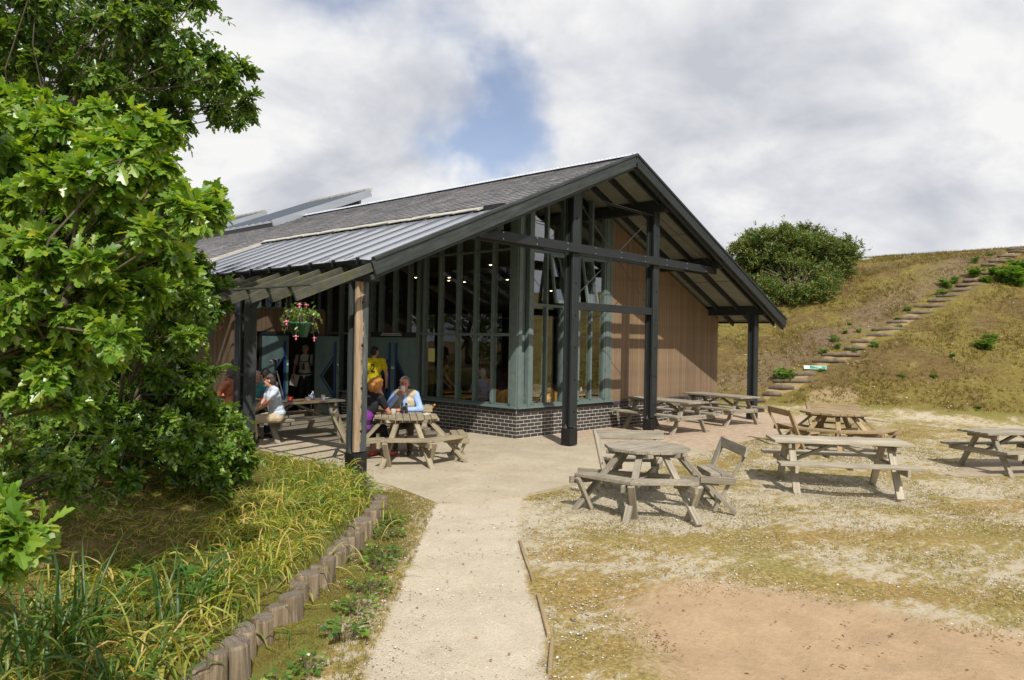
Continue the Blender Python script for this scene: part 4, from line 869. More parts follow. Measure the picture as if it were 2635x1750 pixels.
def cafe_chair():
    t = thing('cafe_chair', 'x', 'chair')
    mb = MB(); n = 10   # curved ply back, rounded top
    vs = []
    for i in range(n + 1):
        a = -1.05 + 2.1 * i / n; x = .23 * math.sin(a) * 1.05; y = -.22 * math.cos(a) + .04; h = .86 - .17 * abs(math.sin(a)) ** 3
        vs += [(x, y, .46), (x, y, h), (x * .92, y * .92 + .0, h), (x * .92, y * .92, .46)]
    for i in range(n): o = 4 * i; mb.f += [(o, o + 4, o + 5, o + 1), (o + 1, o + 5, o + 6, o + 2), (o + 2, o + 6, o + 7, o + 3), (o + 3, o + 7, o + 4, o)]
    mb.v = vs; mb.f += [(0, 1, 2, 3), (4 * n + 3, 4 * n + 2, 4 * n + 1, 4 * n)]
    obj('backrest', mb, M['chair_wood'], t, smooth=False)
    obj('seat', MB().lathe([(.21, .44), (.22, .455), (.21, .47)], n=18), M['chair_wood'], t)
    for sx in (-1, 1):
        for sy in (-1, 1): obj('leg', MB().tube((sx * .15, sy * .14, .44), (sx * .2, sy * .2, .012), .011, n=6), M['chair_metal'], t)
    return t
def dup(root, loc, rz, label=None, group=None):
    r = root.copy(); COL.objects.link(r); r.location = loc; r.rotation_euler = (0, 0, rz)
    if label: r['label'] = label
    if group: r['group'] = group
    def rec(a, b):
        for ch in list(a.children):
            c = ch.copy(); COL.objects.link(c); c.parent = b; c.matrix_parent_inverse = ch.matrix_parent_inverse.copy(); c.matrix_basis = ch.matrix_basis.copy(); rec(ch, c)
    rec(root, r); return r
def cafe_table():
    t = thing('cafe_table', 'x', 'table')
    obj('tabletop', MB().box(-.38, .38, -.38, .38, .70, .73), M['chair_wood'], t, bevel=.01); obj('column', MB().tube((0, 0, .03), (0, 0, .70), .03, n=10), M['chair_metal'], t)
    obj('base', MB().lathe([(.24, .012), (.23, .03), (.04, .045)], n=16), M['chair_metal'], t); return t
G = 'bentwood chairs inside the cafe'
ch0 = cafe_chair(); first = [True]
def put_chair(x, y, a, lab):
    if first[0]: ch0.location = (x, y, 0); ch0.rotation_euler = (0, 0, R(a)); ch0['label'] = lab; ch0['group'] = G; first[0] = False; return ch0
    return dup(ch0, (x, y, 0), R(a), lab, G)
put_chair(2.3, 2.0, -20, 'orange ply chair behind the first gable bay, back to the window')
put_chair(1.9, .75, 0, 'large sunlit orange ply chair right behind the second gable bay')
put_chair(2.9, 1.55, 150, 'orange ply chair showing only its rounded back behind the sunlit chair')
put_chair(4.3, 1.9, -60, 'pale ply chair behind the fourth gable bay, beside bottles on a table')
put_chair(5.1, 2.1, 170, 'dim ply chair behind the green menu card in the last gable bay')
put_chair(1.05, 1.75, 60, 'brown ply chair with an oval back, left of the corner post'); put_chair(1.6, 2.0, 10, 'brown ply chair under the person in an orange shirt')
tb = cafe_table(); tb.location = (1.55, 1.05, 0); tb['label'] = 'small square ply table behind the first gable bay'; tb['group'] = 'cafe tables'
for x, y, l in ((3.45, 1.15, 'small ply table with two bottles behind the fourth gable bay'), (4.4, 1.1, 'small ply table furthest right behind the gable glazing'), (2.25, 1.3, 'small ply table beside the large sunlit chair'), (.55, 2.15, 'small cafe table behind the porch glazing with a green menu card'), (1.3, 3.6, 'laid cafe table deep behind the porch glazing')): dup(tb, (x, y, 0), 0, l, 'cafe tables')
def menu_card(x, y, z, rz, lab):
    t = thing('menu_card', lab, 'menu card', (x, y, z), rz, 'green menu cards')
    obj('card', MB().box(-.055, .055, -.015, .015, 0, .24), M['green_card'], t)
    mb = MB(); n = 12
    for r0, r1 in ((.014, .022),):
        vs = [(r0 * math.cos(2 * math.pi * i / n), -.0165, .14 + r0 * 1.3 * math.sin(2 * math.pi * i / n)) for i in range(n)] + [(r1 * math.cos(2 * math.pi * i / n), -.0165, .14 + r1 * 1.3 * math.sin(2 * math.pi * i / n)) for i in range(n)]
        mb.add(vs, [(i, (i + 1) % n, n + (i + 1) % n, n + i) for i in range(n)])
    obj('emblem', mb, M['white'], t)
menu_card(.24, 1.97, .66, R(-50), 'green menu card standing behind the porch glazing'); menu_card(3.85, .95, .73, R(-20), 'green menu card behind the last bay of the gable glazing')
obj0 = obj('sill_ledge', MB().box(.1, .3, .3, 3.0, .6, .66), M['interior_wall'], B)
for i, (x, y) in enumerate(((3.35, 1.0), (3.5, 1.05))):
    o = obj('bottle', MB().lathe([(.028, 0), (.03, .01), (.03, .09), (.012, .12), (.012, .16)], n=10), M['white'] if i else M['steel'], None, smooth=True, loc=(x, y, .73)); tag(o, ['small clear bottle on the cafe table, left of its white neighbour', 'small white bottle on the cafe table behind the gable glazing'][i], 'bottle', 'bottles on the cafe table')
# notice, sign
t = obj('notice', MB().box(.012, .016, 2.56, 2.78, 1.50, 1.80), M['yellow_paper'], None); tag(t, 'pale yellow paper notice stuck to the porch glazing', 'notice')
def line_print():
    m, nt, b = new_mat('sign_lettering'); v = coords(nt, 'Object', (1, 70, 1)); n = noise(nt, v, 1.0, 2, .5)
    lk(nt, ramp(nt, n, [(.42, (.03, .03, .03)), (.5, (.6, .6, .58))]), b.inputs['Base Color']); return m
lp = line_print(); t = thing('door_sign', 'dark sign with two tiny lines of white lettering above the door', 'sign', (-.03, 4.1, 2.11))
obj('sign_board', MB().box(-.008, 0, -.46, .46, -.05, .05), M['black_rubber'], t)
obj('lettering', MB().box(-.010, -.0085, -.36, .36, .008, .032), lp, t); obj('lettering', MB().box(-.010, -.0085, -.41, .41, -.03, -.006), lp, t)
o = thing('wall_picture', 'small dark framed picture on the wall deep inside the cafe', 'picture', (3.6, 9.57, 1.7)); obj('picture_frame', MB().box(-.2, .2, -.03, 0, -.28, .28), M['black_timber'], o); obj('print', MB().box(-.15, .15, -.035, -.031, -.23, .23), M['hair_grey'], o)

# ------------------------------------------------------------------ picnic tables
def rect_table(label, cx, cy, rz, L=1.85, mat='table_grey', group=None, name='picnic_table'):
    z = min(0, Tz(cx, cy)); t = thing(name, label, 'table', (cx, cy, z), rz, group); W = M[mat]
    for k in range(5):
        y = -.29 + k * .145; plank('top_board', (-L / 2, y, .705), (L / 2, y, .705), .135, .04, W, t)
    for s_ in (-1, 1):
        for k in range(2): y = s_ * (.63 + k * .135 - .065); plank('seat_board', (-L / 2, y, .425), (L / 2, y, .425), .125, .04, W, t)
        x = s_ * (L / 2 - .27)
        for sy in (-1, 1): plank('leg', (x, sy * .14, .70), (x, sy * .60, -.04), .05, .10, W, t, up=(1, 0, 0))
        plank('bearer', (x + s_ * .05, -.78, .36), (x + s_ * .05, .78, .36), .045, .10, W, t); plank('top_batten', (x + s_ * .05, -.34, .645), (x + s_ * .05, .34, .645), .045, .08, W, t)
        plank('brace', (x, 0, .36), (s_ * .05, 0, .65), .045, .07, W, t, up=(0, 1, 0))
        for sy in (-1, 1): obj('bolt_head', MB().tube((x + s_ * .072, sy * .38, .36), (x + s_ * .085, sy * .38, .36), .014, n=6), M['steel'], t)
    plank('seat_stretcher', (0, -.70, .385), (0, -.50, .385), .06, .04, W, t); plank('seat_stretcher', (0, .50, .385), (0, .70, .385), .06, .04, W, t)
    return t
def ngon_board(n, Rr, y0, y1, rot=0):
    """strip y0..y1 of a regular octagon of circumradius Rr, as (x0a,x1a,x0b,x1b)"""
    ap = Rr * math.cos(math.pi / 8); s2 = Rr * math.sin(math.pi / 8)
    def half(y):
        y = abs(y); return ap if y <= s2 else max(.02, ap - (y - s2))
    return half(y0), half(y1)
def oct_table(label, cx, cy, base, seats, mat='table_green', hasback=(), group=None, Rr=.60, k=.94):
    """base: direction (deg) that the boards' ends face; seats: edge normals with benches"""
    z = min(0, Tz(cx, cy)); t = thing('octagonal_picnic_table', label, 'table', (cx, cy, z), 0, group); W = M[mat]; t.scale = (k, k, 1)
    ap = Rr * math.cos(math.pi / 8); nb = 9; w = 2 * ap / nb; r0 = R(base)
    for q_ in range(nb):
        y0 = -ap + q_ * w + .004; y1 = y0 + w - .010
        h0, h1 = ngon_board(8, Rr, y0, y1); s2 = Rr * math.sin(math.pi / 8)
        mb = MB(); pts = [(-h0, y0), (h0, y0), (h1, y1), (-h1, y1)]
        mb.hexa([(x, y, .69) for x, y in pts] + [(x, y, .73) for x, y in pts]); obj('top_board', mb, W, t, rot=(0, 0, r0), bevel=.003)
    for a in (r0 + math.pi / 2 + .39, r0 + math.pi / 2 - .39):
        for off in (-.28, .28):
            c_, s_ = math.cos(a), math.sin(a); p = Vector((-s_ * off, c_ * off, .665)); d = Vector((c_, s_, 0)) * .5; plank('top_batten', p - d, p + d, .09, .045, W, t)
    for q in (0, 90):  # crossed beams under the top
        a = R(q + seats[0] + 22.5); d = Vector((math.cos(a), math.sin(a), 0)) * .98; zc = Vector((0, 0, .33 + (.003 if q else 0))); plank('cross_beam', zc - d, zc + d, .045, .09 if q else .085, W, t)
    fr = {}
    for s_ in seats:
        back = s_ in hasback
        for off in (-21, 21):
            key = round((s_ + off) / 12)
            if key in fr: fr[key][1] |= back; continue
            fr[key] = [s_ + off, back]
    for ang, back in fr.values():
        a = R(ang); u = Vector((math.cos(a), math.sin(a), 0)); sd = Vector((-math.sin(a), math.cos(a), 0))
        plank('table_leg', u * .42 + Vector((0, 0, .68)), u * 1.20 + Vector((0, 0, -.05)), .045, .09, W, t, up=sd)
        if back: plank('back_leg', u * 1.36 + Vector((0, 0, .80)) + sd * .047, u * .92 + Vector((0, 0, -.05)) + sd * .047, .045, .09, W, t, up=sd)
        else: plank('seat_leg', u * 1.14 + Vector((0, 0, .39)) + sd * .047, u * .90 + Vector((0, 0, -.05)) + sd * .047, .045, .09, W, t, up=sd)
        plank('seat_bearer', u * .74 + Vector((0, 0, .355)) - sd * .047, u * 1.2 + Vector((0, 0, .355)) - sd * .047, .045, .085, W, t)
        for r_ in (1.08,): obj('bolt_head', MB().tube(u * r_ + Vector((0, 0, .355)) + sd * .072, u * r_ + Vector((0, 0, .355)) + sd * .085, .012, n=6), M['steel'], t)
    for s_ in seats:
        a = R(s_); c_, q_ = math.cos(a), math.sin(a); tn = math.tan(math.pi / 8)
        for r1, r2 in ((.80, .925), (.935, 1.06)):
            mb = MB(); pts = [(r1, -r1 * tn + .004), (r2, -r2 * tn + .004), (r2, r2 * tn - .004), (r1, r1 * tn - .004)]; pts = [(x * c_ - y * q_, x * q_ + y * c_) for x, y in pts]
            mb.hexa([(x, y, .40) for x, y in pts] + [(x, y, .44) for x, y in pts]); obj('seat_board', mb, W, t, bevel=.003)
        if s_ in hasback:
            u = Vector((c_, q_, 0)); sd = Vector((-q_, c_, 0)); plank('back_board', u * 1.22 - sd * .53 + Vector((0, 0, .735)), u * 1.22 + sd * .53 + Vector((0, 0, .735)), .035, .13, W, t, up=(u * .25 + Vector((0, 0, 1))).normalized())
    return t
GP = 'picnic tables outside the cafe'
oct_table('grey octagonal picnic table on the sand in front, with two backed seats', -2.93, -5.0, 0, [180, 225, 315, 45], 'table_grey', (315, 45), GP)
oct_table('yellowish octagonal picnic table on the patio where the man drinks', -3.3, -.52, 232, [232, 277, 322, 52, 142], 'table_green', (52, 142), GP)
oct_table('brown octagonal picnic table at the far edge of the yard near the slope', 4.5, -4.75, 225, [225, 270, 180, 135, 22], 'table_warm', (135, 22), GP, .70, 1.0)
rect_table('pale grey rectangular picnic table standing alone on the gravel', .37, -6.25, R(-55), 1.95, 'table_pale', GP)
rect_table('grey rectangular picnic table cut by the right edge on a concrete pad', 5.0, -7.82, R(-36), 1.95, 'table_grey', GP)
rect_table('picnic table along the gable wall, nearer the glazing', 3.77, -1.17, R(80.5), 1.95, 'table_grey', GP)
rect_table('picnic table along the gable wall, nearer the hillside', 6.45, -1.15, R(76), 1.95, 'table_grey', GP)
rect_table('picnic table under the porch with cups and a tray on it', -3.22, 3.1, R(1), 1.95, 'table_grey', GP)
rect_table('picnic table deep under the porch behind the dark post', -4.05, 5.35, R(2), 1.9, 'table_grey', GP)
# ------------------------------------------------------------------ people
def remesh(name, mb, mat, parent, voxel=.011, it=3):
    me = mb.mesh(name, mat); o = link(name, me, parent)
    r = o.modifiers.new('r', 'REMESH'); r.mode = 'VOXEL'; r.voxel_size = voxel; r.use_smooth_shade = True
    s = o.modifiers.new('s', 'SMOOTH'); s.factor = .5; s.iterations = it
    dg = bpy.context.evaluated_depsgraph_get(); m2 = bpy.data.meshes.new_from_object(o.evaluated_get(dg)); o.modifiers.clear(); o.data = m2; bpy.data.meshes.remove(me)
    m2.name = name; m2.materials.clear(); m2.materials.append(mat); m2.polygons.foreach_set('use_smooth', [True] * len(m2.polygons)); return o
V3 = lambda *a: Vector(a)
def pose_stand(h=1.72, **kw):
    k = h / 1.72
    J = dict(pelvis=V3(0, 0, .93), waist=V3(0, .0, 1.06), chest=V3(0, .0, 1.27), neck=V3(0, -.01, 1.46), head=V3(0, .015, 1.595), sL=V3(-.18, 0, 1.41), sR=V3(.18, 0, 1.41), eL=V3(-.24, -.02, 1.13), eR=V3(.24, -.02, 1.13), wL=V3(-.25, .06, .89), wR=V3(.25, .06, .89),
             hL=V3(-.09, 0, .90), hR=V3(.09, 0, .90), kL=V3(-.10, .02, .49), kR=V3(.10, .02, .49), aL=V3(-.11, -.03, .08), aR=V3(.11, -.03, .08), tL=V3(-.13, .14, .03), tR=V3(.13, .14, .03))
    J.update(kw); return {a: b * k for a, b in J.items()}
def pose_sit(lean=.12, **kw):
    """seated, facing +y, seat top at z=.44; pelvis over the origin"""
    J = dict(pelvis=V3(0, 0, .54), waist=V3(0, .02, .68), chest=V3(0, .02 + lean * .6, .88), neck=V3(0, .0 + lean, 1.07), head=V3(0, .03 + lean * 1.25, 1.19), sL=V3(-.18, lean * .9, 1.02), sR=V3(.18, lean * .9, 1.02), eL=V3(-.25, .14 + lean, .79), eR=V3(.25, .14 + lean, .79), wL=V3(-.12, .36 + lean, .77), wR=V3(.12, .36 + lean, .77),
             hL=V3(-.10, .02, .51), hR=V3(.10, .02, .51), kL=V3(-.13, .43, .50), kR=V3(.13, .43, .50), aL=V3(-.13, .42, .09), aR=V3(.13, .42, .09), tL=V3(-.14, .58, .03), tR=V3(.14, .58, .03))
    J.update(kw); return J
def person(label, loc, rz, J, top, legs, hair, shoes='black_rubber', sleeve='short', legcut=.0, skinm='skin', look=None, hairstyle='short', stout=1.0, grips=None, group=None, voxel=.011, topcover=1.0):
    t = thing('person', label, 'person', loc, rz, group); sk = M[skinm]
    f = (look or V3(0, 1, 0)).normalized(); hr = f.cross(V3(0, 0, 1)).normalized(); hu = hr.cross(f); H = J['head']; rot = Matrix((hr, f, hu)).transposed()
    P = lambda x, y, z: H + rot @ V3(x, y, z)
    b = MB()
    b.ball(H + rot @ V3(0, -.005, .03), (.077, .096, .09), 12, 9, rot); b.ball(P(0, .018, -.045), (.058, .068, .07), 12, 8, rot)   # cranium, jaw
    b.capsule(P(0, .088, .012), P(0, .108, -.022), .010, .015, 8)                                   # nose
    for s in (-1, 1): b.ball(P(s * .078, -.005, -.008), (.012, .022, .032), 8, 6, rot); b.ball(P(s * .035, .075, -.02), (.024, .02, .02), 8, 6, rot)
    b.capsule(P(-.02, .083, -.055), P(.02, .083, -.055), .009, .009, 6); b.ball(P(0, .07, -.09), (.024, .022, .02), 8, 6, rot)
    b.capsule(J['neck'] - V3(0, 0, .05), P(0, -.02, -.06), .058, .052)
    b.ball(J['chest'], (.155 * stout, .10 * stout, .17)); b.ball(J['waist'], (.135 * stout, .10 * stout, .13)); b.ball(J['pelvis'], (.155 * stout, .115 * stout, .12)); b.capsule(J['sL'], J['sR'], .062)
    for s in 'LR':
        b.capsule(J['s' + s], J['e' + s], .052, .040); b.capsule(J['e' + s], J['w' + s], .041, .027)
        hip, kn, an, to = J['h' + s], J['k' + s], J['a' + s], J['t' + s]
        b.capsule(hip, kn, .083 * stout, .056); b.capsule(kn, an, .055, .036); b.capsule(an - V3(0, 0, .03), to, .034, .028)
        # hand: palm, four fingers of different length bent at the knuckle, thumb from the side of the palm
        w = J['w' + s]; d = (w - J['e' + s]).normalized(); g = (grips or {}).get(s); sgn = -1 if s == 'L' else 1
        if g: d = g[0].normalized(); nrm = g[1].normalized()
        else: nrm = (V3(-sgn, .2, 0) - d * d.dot(V3(-sgn, .2, 0))).normalized() if abs(d.z) > .6 else (V3(0, 0, -1) - d * d.dot(V3(0, 0, -1))).normalized()
        sd = d.cross(nrm).normalized()
        if sd.dot(V3(0, 1, .3)) < 0 and abs(d.z) > .6: sd = -sd
        pc = w + d * .055; b.capsule(w + d * .01, pc + d * .03, .024, .028, 8); b.capsule(pc + d * .025 - sd * .026, pc + d * .025 + sd * .026, .015, .015, 8); b.capsule(pc - sd * .02, pc + sd * .02, .018, .018, 8)
        curl = .9 if g else .35
        for q, (o_, L) in enumerate(((.031, .068), (.011, .078), (-.010, .073), (-.030, .058))):
            a0 = pc + d * .03 + sd * o_; d1 = (d + nrm * curl * .6).normalized(); a1 = a0 + d1 * L * .5; d2 = (d + nrm * curl * 2.2).normalized(); b.capsule(a0, a1, .0105, .0095, 7); b.capsule(a1, a1 + d2 * L * .5, .0095, .0085, 7)
        th = w + d * .03 + sd * .022; t1 = th + (d * .6 + sd * .8 + nrm * .3).normalized() * .035; b.capsule(th, t1, .013, .011, 7); b.capsule(t1, t1 + (d + nrm * .7).normalized() * .03, .011, .009, 7)
    remesh('body', b, sk, t, voxel, 2)
    # top
    c = MB(); k = .016
    c.ball(J['chest'], (.165 * stout + k, .115 * stout + k, .165)); c.ball(J['waist'], (.15 * stout + k, .115 * stout + k, .15)); c.capsule(J['chest'], J['pelvis'] + V3(0, 0, .02), .125 * stout, .135 * stout); c.capsule(J['sL'], J['sR'], .072)
    c.ball(J['pelvis'] + V3(0, 0, .05 * topcover), (.172 * stout + k * .6, .13 * stout + k * .6, .10))
    c.capsule(J['neck'] - V3(0, 0, .06), J['neck'] - V3(0, 0, .015), .075, .066)
    for s in 'LR':
        sh, e, w = J['s' + s], J['e' + s], J['w' + s]
        if sleeve == 'short': c.capsule(sh, sh + (e - sh) * .55, .068, .064)
        elif sleeve == 'long': c.capsule(sh, e, .066, .055); c.capsule(e, e + (w - e) * .88, .055, .04)
    remesh('shirt', c, top, t, voxel * 1.15, 3)
    # legs
    l = MB(); l.ball(J['pelvis'] - V3(0, 0, .01), (.165 * stout, .128 * stout, .12))
    for s in 'LR':
        hip, kn, an = J['h' + s], J['k' + s], J['a' + s]; l.capsule(hip, kn, .096 * stout, .072); l.capsule(kn, kn + (an - kn) * (1 - legcut) * .93, .072, .056 if legcut < .5 else .065)
    remesh('trousers', l, legs, t, voxel * 1.15, 2)
    for s in 'LR':
        an, to = J['a' + s], J['t' + s]; sh = MB(); d = (to - an); d.z = 0; d.normalize(); z0 = min(to.z, an.z) - .03
        sh.capsule(an - V3(0, 0, .045) - d * .02, to - V3(0, 0, .0) + d * .03, .043, .036, 10); sh.capsule(V3(an.x, an.y, z0 + .035) - d * .035, V3(to.x, to.y, z0 + .03) + d * .02, .038, .034, 10); remesh('shoe', sh, M[shoes], t, .011, 1)
    # hair
    h = MB()
    if hairstyle in ('short', 'thick', 'curly'):
        g_ = {'short': .008, 'thick': .02, 'curly': .035}[hairstyle]
        h.ball(P(0, -.026, .06), (.076 + g_, .086 + g_, .066 + g_), 12, 9, rot); h.ball(P(0, -.05, -.0), (.072 + g_, .058 + g_, .075 + g_ * 1.2), 12, 9, rot)
        rr = random.Random(len(label))
        for i in range(26 if hairstyle == 'curly' else 10):
            a = rr.uniform(0, 6.28); e = rr.uniform(-.4, 1.3); q = V3(math.cos(a) * math.cos(e), math.sin(a) * math.cos(e), math.sin(e))
            if q.y > .55 and q.z < .45: continue
            h.ball(P(q.x * (.07 + g_), q.y * (.085 + g_) - .015, q.z * (.08 + g_) + .03), .022 + g_ * .4, 7, 5)
    elif hairstyle == 'cap':
        h.ball(P(0, -.005, .055), (.092, .11, .075), 12, 8, rot); h.capsule(P(-.05, .09, .04), P(.05, .09, .04), .012, .012)
        h.capsule(P(-.04, .13, .033), P(.04, .13, .033), .01, .01); h.capsule(P(0, .07, .04), P(0, .13, .034), .03, .02)
    remesh('hair' if hairstyle != 'cap' else 'hat', h, M[hair], t, .010, 1)
    for s in (-1, 1): obj('eye', MB().ball(P(s * .030, .083, .012), .009, 7, 5), M['eye'], t); obj('eyebrow', MB().capsule(P(s * .018, .092, .034), P(s * .045, .084, .034), .004, .003, 5), M[hair if hair != 'khaki' else 'hair_grey'], t)
    return t
M['c_orange'] = cloth('cloth_orange', (.75, .25, .13)); M['c_white'] = cloth('cloth_pale_blue', (.55, .62, .72)); M['c_sand'] = cloth('cloth_sand', (.52, .43, .29)); M['c_mauve'] = cloth('cloth_mauve', (.32, .24, .27)); M['c_teal'] = cloth('cloth_teal', (.08, .3, .3)); M['c_yellow'] = cloth('cloth_yellow', (.72, .58, .02))
M['c_dark'] = cloth('cloth_dark', (.02, .02, .024)); M['c_navy'] = cloth('cloth_navy', (.03, .035, .06)); M['c_purple'] = cloth('cloth_purple', (.16, .03, .22)); M['c_blue'] = cloth('cloth_blue_shirt', (.30, .43, .75)); M['c_cream'] = cloth('cloth_cream', (.5, .44, .31)); M['c_grey'] = cloth('cloth_grey', (.42, .40, .34)); M['c_stripe'] = cloth('cloth_striped', (.22, .24, .42), (.5, .5, .6)); M['c_olive'] = cloth('cloth_olive_print', (.2, .2, .06), (.34, .33, .15))
M['khaki'] = cloth('cloth_hat', (.3, .27, .2)); M['c_brown'] = cloth('cloth_brown', (.12, .09, .06)); M['shoe_red'] = simple('shoe_red', (.6, .10, .07), .5, 0, .2, 9, .1); M['shoe_brown'] = simple('shoe_brown', (.08, .05, .04), .5, 0, .2, 9, .1)
# man drinking at the octagonal table: right hand holds the mug at his mouth
mj = pose_sit(.20, eL=V3(-.30, .36, .78), wL=V3(.02, .42, .765), eR=V3(.30, .38, .77), wR=V3(.095, .40, 1.03))
mj['head'] = V3(0, .29, 1.215); mj['neck'] = V3(0, .2, 1.09)
ma = -138
man = person('grey-haired man in a blue shirt and cream vest drinking from a mug', (-2.70, .20, 0), R(ma + 0) - math.pi / 2, mj, M['c_blue'], M['c_brown'], 'hair_grey', 'shoe_brown', 'long', 0, 'skin_red', V3(-.05, 1, -.18), 'short', 1.16, {'R': (V3(-.8, .35, .35), V3(-.3, -1, 0)), 'L': (V3(1, .1, -.02), V3(0, 0, -1))}, 'people sitting outside', .009)
vest = MB(); vest.ball(mj['chest'] + V3(0, .0, .0), (.235, .178, .20)); vest.ball(mj['waist'] + V3(0, .0, 0), (.22, .18, .17)); vest.capsule(mj['sL'] * .85 + mj['sR'] * .15, mj['sR'] * .85 + mj['sL'] * .15, .100); vest.capsule(mj['neck'] - V3(0, .02, .05), mj['neck'] - V3(0, .02, .03), .085, .08)
vo = remesh('vest', vest, M['c_cream'], man, .011, 2)
obj('shirt_front', MB().ball(mj['chest'] + V3(0, .12, .02), (.05, .085, .17)), M['c_blue'], man, smooth=True)
def held(t, p): return Vector(t.location) + Matrix.Rotation(t.rotation_euler.z, 3, 'Z') @ Vector(p)
def mug(loc, lab, mat='cream', rz=0, tilt=0):
    t = thing('mug', lab, 'mug', loc, rz, 'mugs and cups'); obj('cup', MB().lathe([(.036, 0), (.041, .005), (.041, .095), (.036, .095), (.034, .012), (.001, .012)], n=18, cap=False), M[mat], t, smooth=True)
    obj('handle', MB().path([(.038, 0, .08), (.066, 0, .074), (.07, 0, .045), (.062, 0, .022), (.038, 0, .018)], [.006] * 5, 6), M[mat], t, smooth=True); t.rotation_euler = (tilt, 0, rz); return t
mp = held(man, mj['head'] + V3(.01, .135, -.125)); mug(mp, 'cream mug held at the mouth of the grey-haired man', 'cream', man.rotation_euler.z, 0)
mug((-3.42, -.33, .73), 'stone-coloured mug on the octagonal table left of the binoculars', 'c_grey', 1.2)
def binoculars(loc, rz, lab, hang=False):
    t = thing('binoculars', lab, 'binoculars', loc, rz, 'binoculars')
    for s in (-1, 1): obj('barrel', MB().lathe([(.028, 0), (.030, .01), (.029, .05), (.022, .09), (.020, .15)], (s * .036, 0, 0), 14), M['black_rubber'], t, smooth=True); obj('eyepiece', MB().lathe([(.019, .15), (.021, .155), (.019, .175)], (s * .034, 0, 0), 12), M['black_metal'], t)
    obj('bridge', MB().box(-.03, .03, -.012, .012, .05, .12), M['black_metal'], t); return t
bi = binoculars((-3.15, -.28, .731), R(-40), 'black binoculars standing on end on the octagonal table')
c_ = obj('folded_card', MB().box(-.07, .07, -.045, .045, 0, .012), M['white'], None, loc=(-2.93, -.62, .731), rot=(0, 0, .5)); tag(c_, 'small white card lying on the octagonal table', 'card')
st = thing('pipe_stub', 'curved rusty rod sticking up at the octagonal table edge', 'rod', (-2.83, -.57, .73)); obj('rod_stem', MB().path([(0, 0, 0), (.03, .01, .05), (.10, .03, .10), (.14, .04, .13)], [.006] * 4, 6), M['tray'], st); obj('rod_head', MB().ball((.145, .04, .14), .02, 8, 6), M['tray'], st)
# woman with ginger hair, elbow on the table, hand at her face
gj = pose_sit(.26, eR=V3(.24, .40, .765), wR=V3(.10, .36, 1.0), eL=V3(-.22, .34, .78), wL=V3(.05, .42, .78), kR=V3(.16, .36, .50), aR=V3(.16, .50, .10), tR=V3(.16, .66, .04)); gj['head'] = V3(.02, .33, 1.18)
gw = person('woman with curly ginger hair, purple top and red shoes, elbow on the table', (-3.92, -.13, 0), R(12) - math.pi / 2, gj, M['c_dark'], M['c_dark'], 'hair_ginger', 'shoe_red', 'short', .35, 'skin_red', V3(.35, 1, -.35), 'curly', 1.05, {'R': (V3(-.15, .1, 1), V3(-.6, .3, 0))}, 'people sitting outside', .010)
pt = MB(); pt.ball(gj['waist'] + V3(0, .0, .02), (.205, .18, .14)); pt.ball(gj['pelvis'] + V3(0, 0, .0), (.20, .17, .13)); remesh('purple_jumper', pt, M['c_purple'], gw, .012, 3)
obj('bracelet', MB().tube(gj['wR'] - V3(0, 0, .03), gj['wR'] - V3(0, 0, .022), .033, n=12), M['shoe_brown'], gw)
# woman in pale shirt on the near bench
wj = pose_sit(.10, eR=V3(.22, .20, .80), wR=V3(.10, .36, .68), eL=V3(-.22, .22, .79), wL=V3(-.06, .38, .66), kR=V3(.12, .42, .47), aR=V3(.10, .36, .12), tR=V3(.12, .52, .05), kL=V3(-.10, .43, .50), aL=V3(-.06, .52, .12), tL=V3(-.06, .68, .05))
person('dark-haired woman in a pale blue shirt and sand trousers on the near bench', (-4.02, 2.36, 0), R(163) - math.pi / 2, wj, M['c_white'], M['c_sand'], 'hair_brown', 'shoe_brown', 'short', .1, 'skin', V3(.3, 1, -.1), 'thick', 1.1, None, 'people sitting outside', .010)
person('dark-haired man in a mauve polo shirt sitting across the porch table', (-3.42, 3.78, 0), R(75) - math.pi / 2, pose_sit(.18), M['c_mauve'], M['c_navy'], 'hair_dark', 'black_rubber', 'short', 0, 'skin', V3(-.2, 1, -.5), 'thick', 1.1, None, 'people sitting outside')
person('white-haired person in a teal shirt half hidden by the dark post', (-3.78, 3.82, 0), R(-90) - math.pi / 2, pose_sit(.16), M['c_teal'], M['c_navy'], 'hair_silver', 'black_rubber', 'short', 0, 'skin', None, 'short', 1.0, None, 'people sitting outside')
person('grey-haired person in an orange shirt seen from behind by the pipe', (-3.90, 4.33, 0), R(118) - math.pi / 2, pose_sit(.04), M['c_orange'], M['c_navy'], 'hair_grey', 'black_rubber', 'long', 0, 'skin', V3(.2, 1, -.1), 'short', 1.05, None, 'people sitting outside')
# standing people
yj = pose_stand(1.83, wR=V3(.23, .12, .92), eR=V3(.27, -.04, 1.14))
yp = person('man in a yellow t-shirt with a dark number on the back, by the doors', (-1.02, 3.42, 0), R(38) - math.pi / 2, yj, M['c_yellow'], M['c_dark'], 'hair_dark', 'black_rubber', 'short', 0, 'skin', V3(.5, 1, 0), 'short', 1.05)
fc = bpy.data.curves.new('num', 'FONT'); fc.body = '2'; fc.size = .26; fc.extrude = .004; fc.align_x = 'CENTER'; fo = bpy.data.objects.new('num', fc); COL.objects.link(fo)
me = bpy.data.meshes.new_from_object(fo.evaluated_get(bpy.context.evaluated_depsgraph_get())); bpy.data.objects.remove(fo); me.materials.clear(); me.materials.append(M['c_dark'])
n_ = link('shirt_number', me, yp, (0, -.158, 1.26), (R(84), 0, 0))
bj = pose_stand(1.80, wL=V3(-.28, .10, .92), wR=V3(.25, .16, .96), eR=V3(.27, -.02, 1.14))
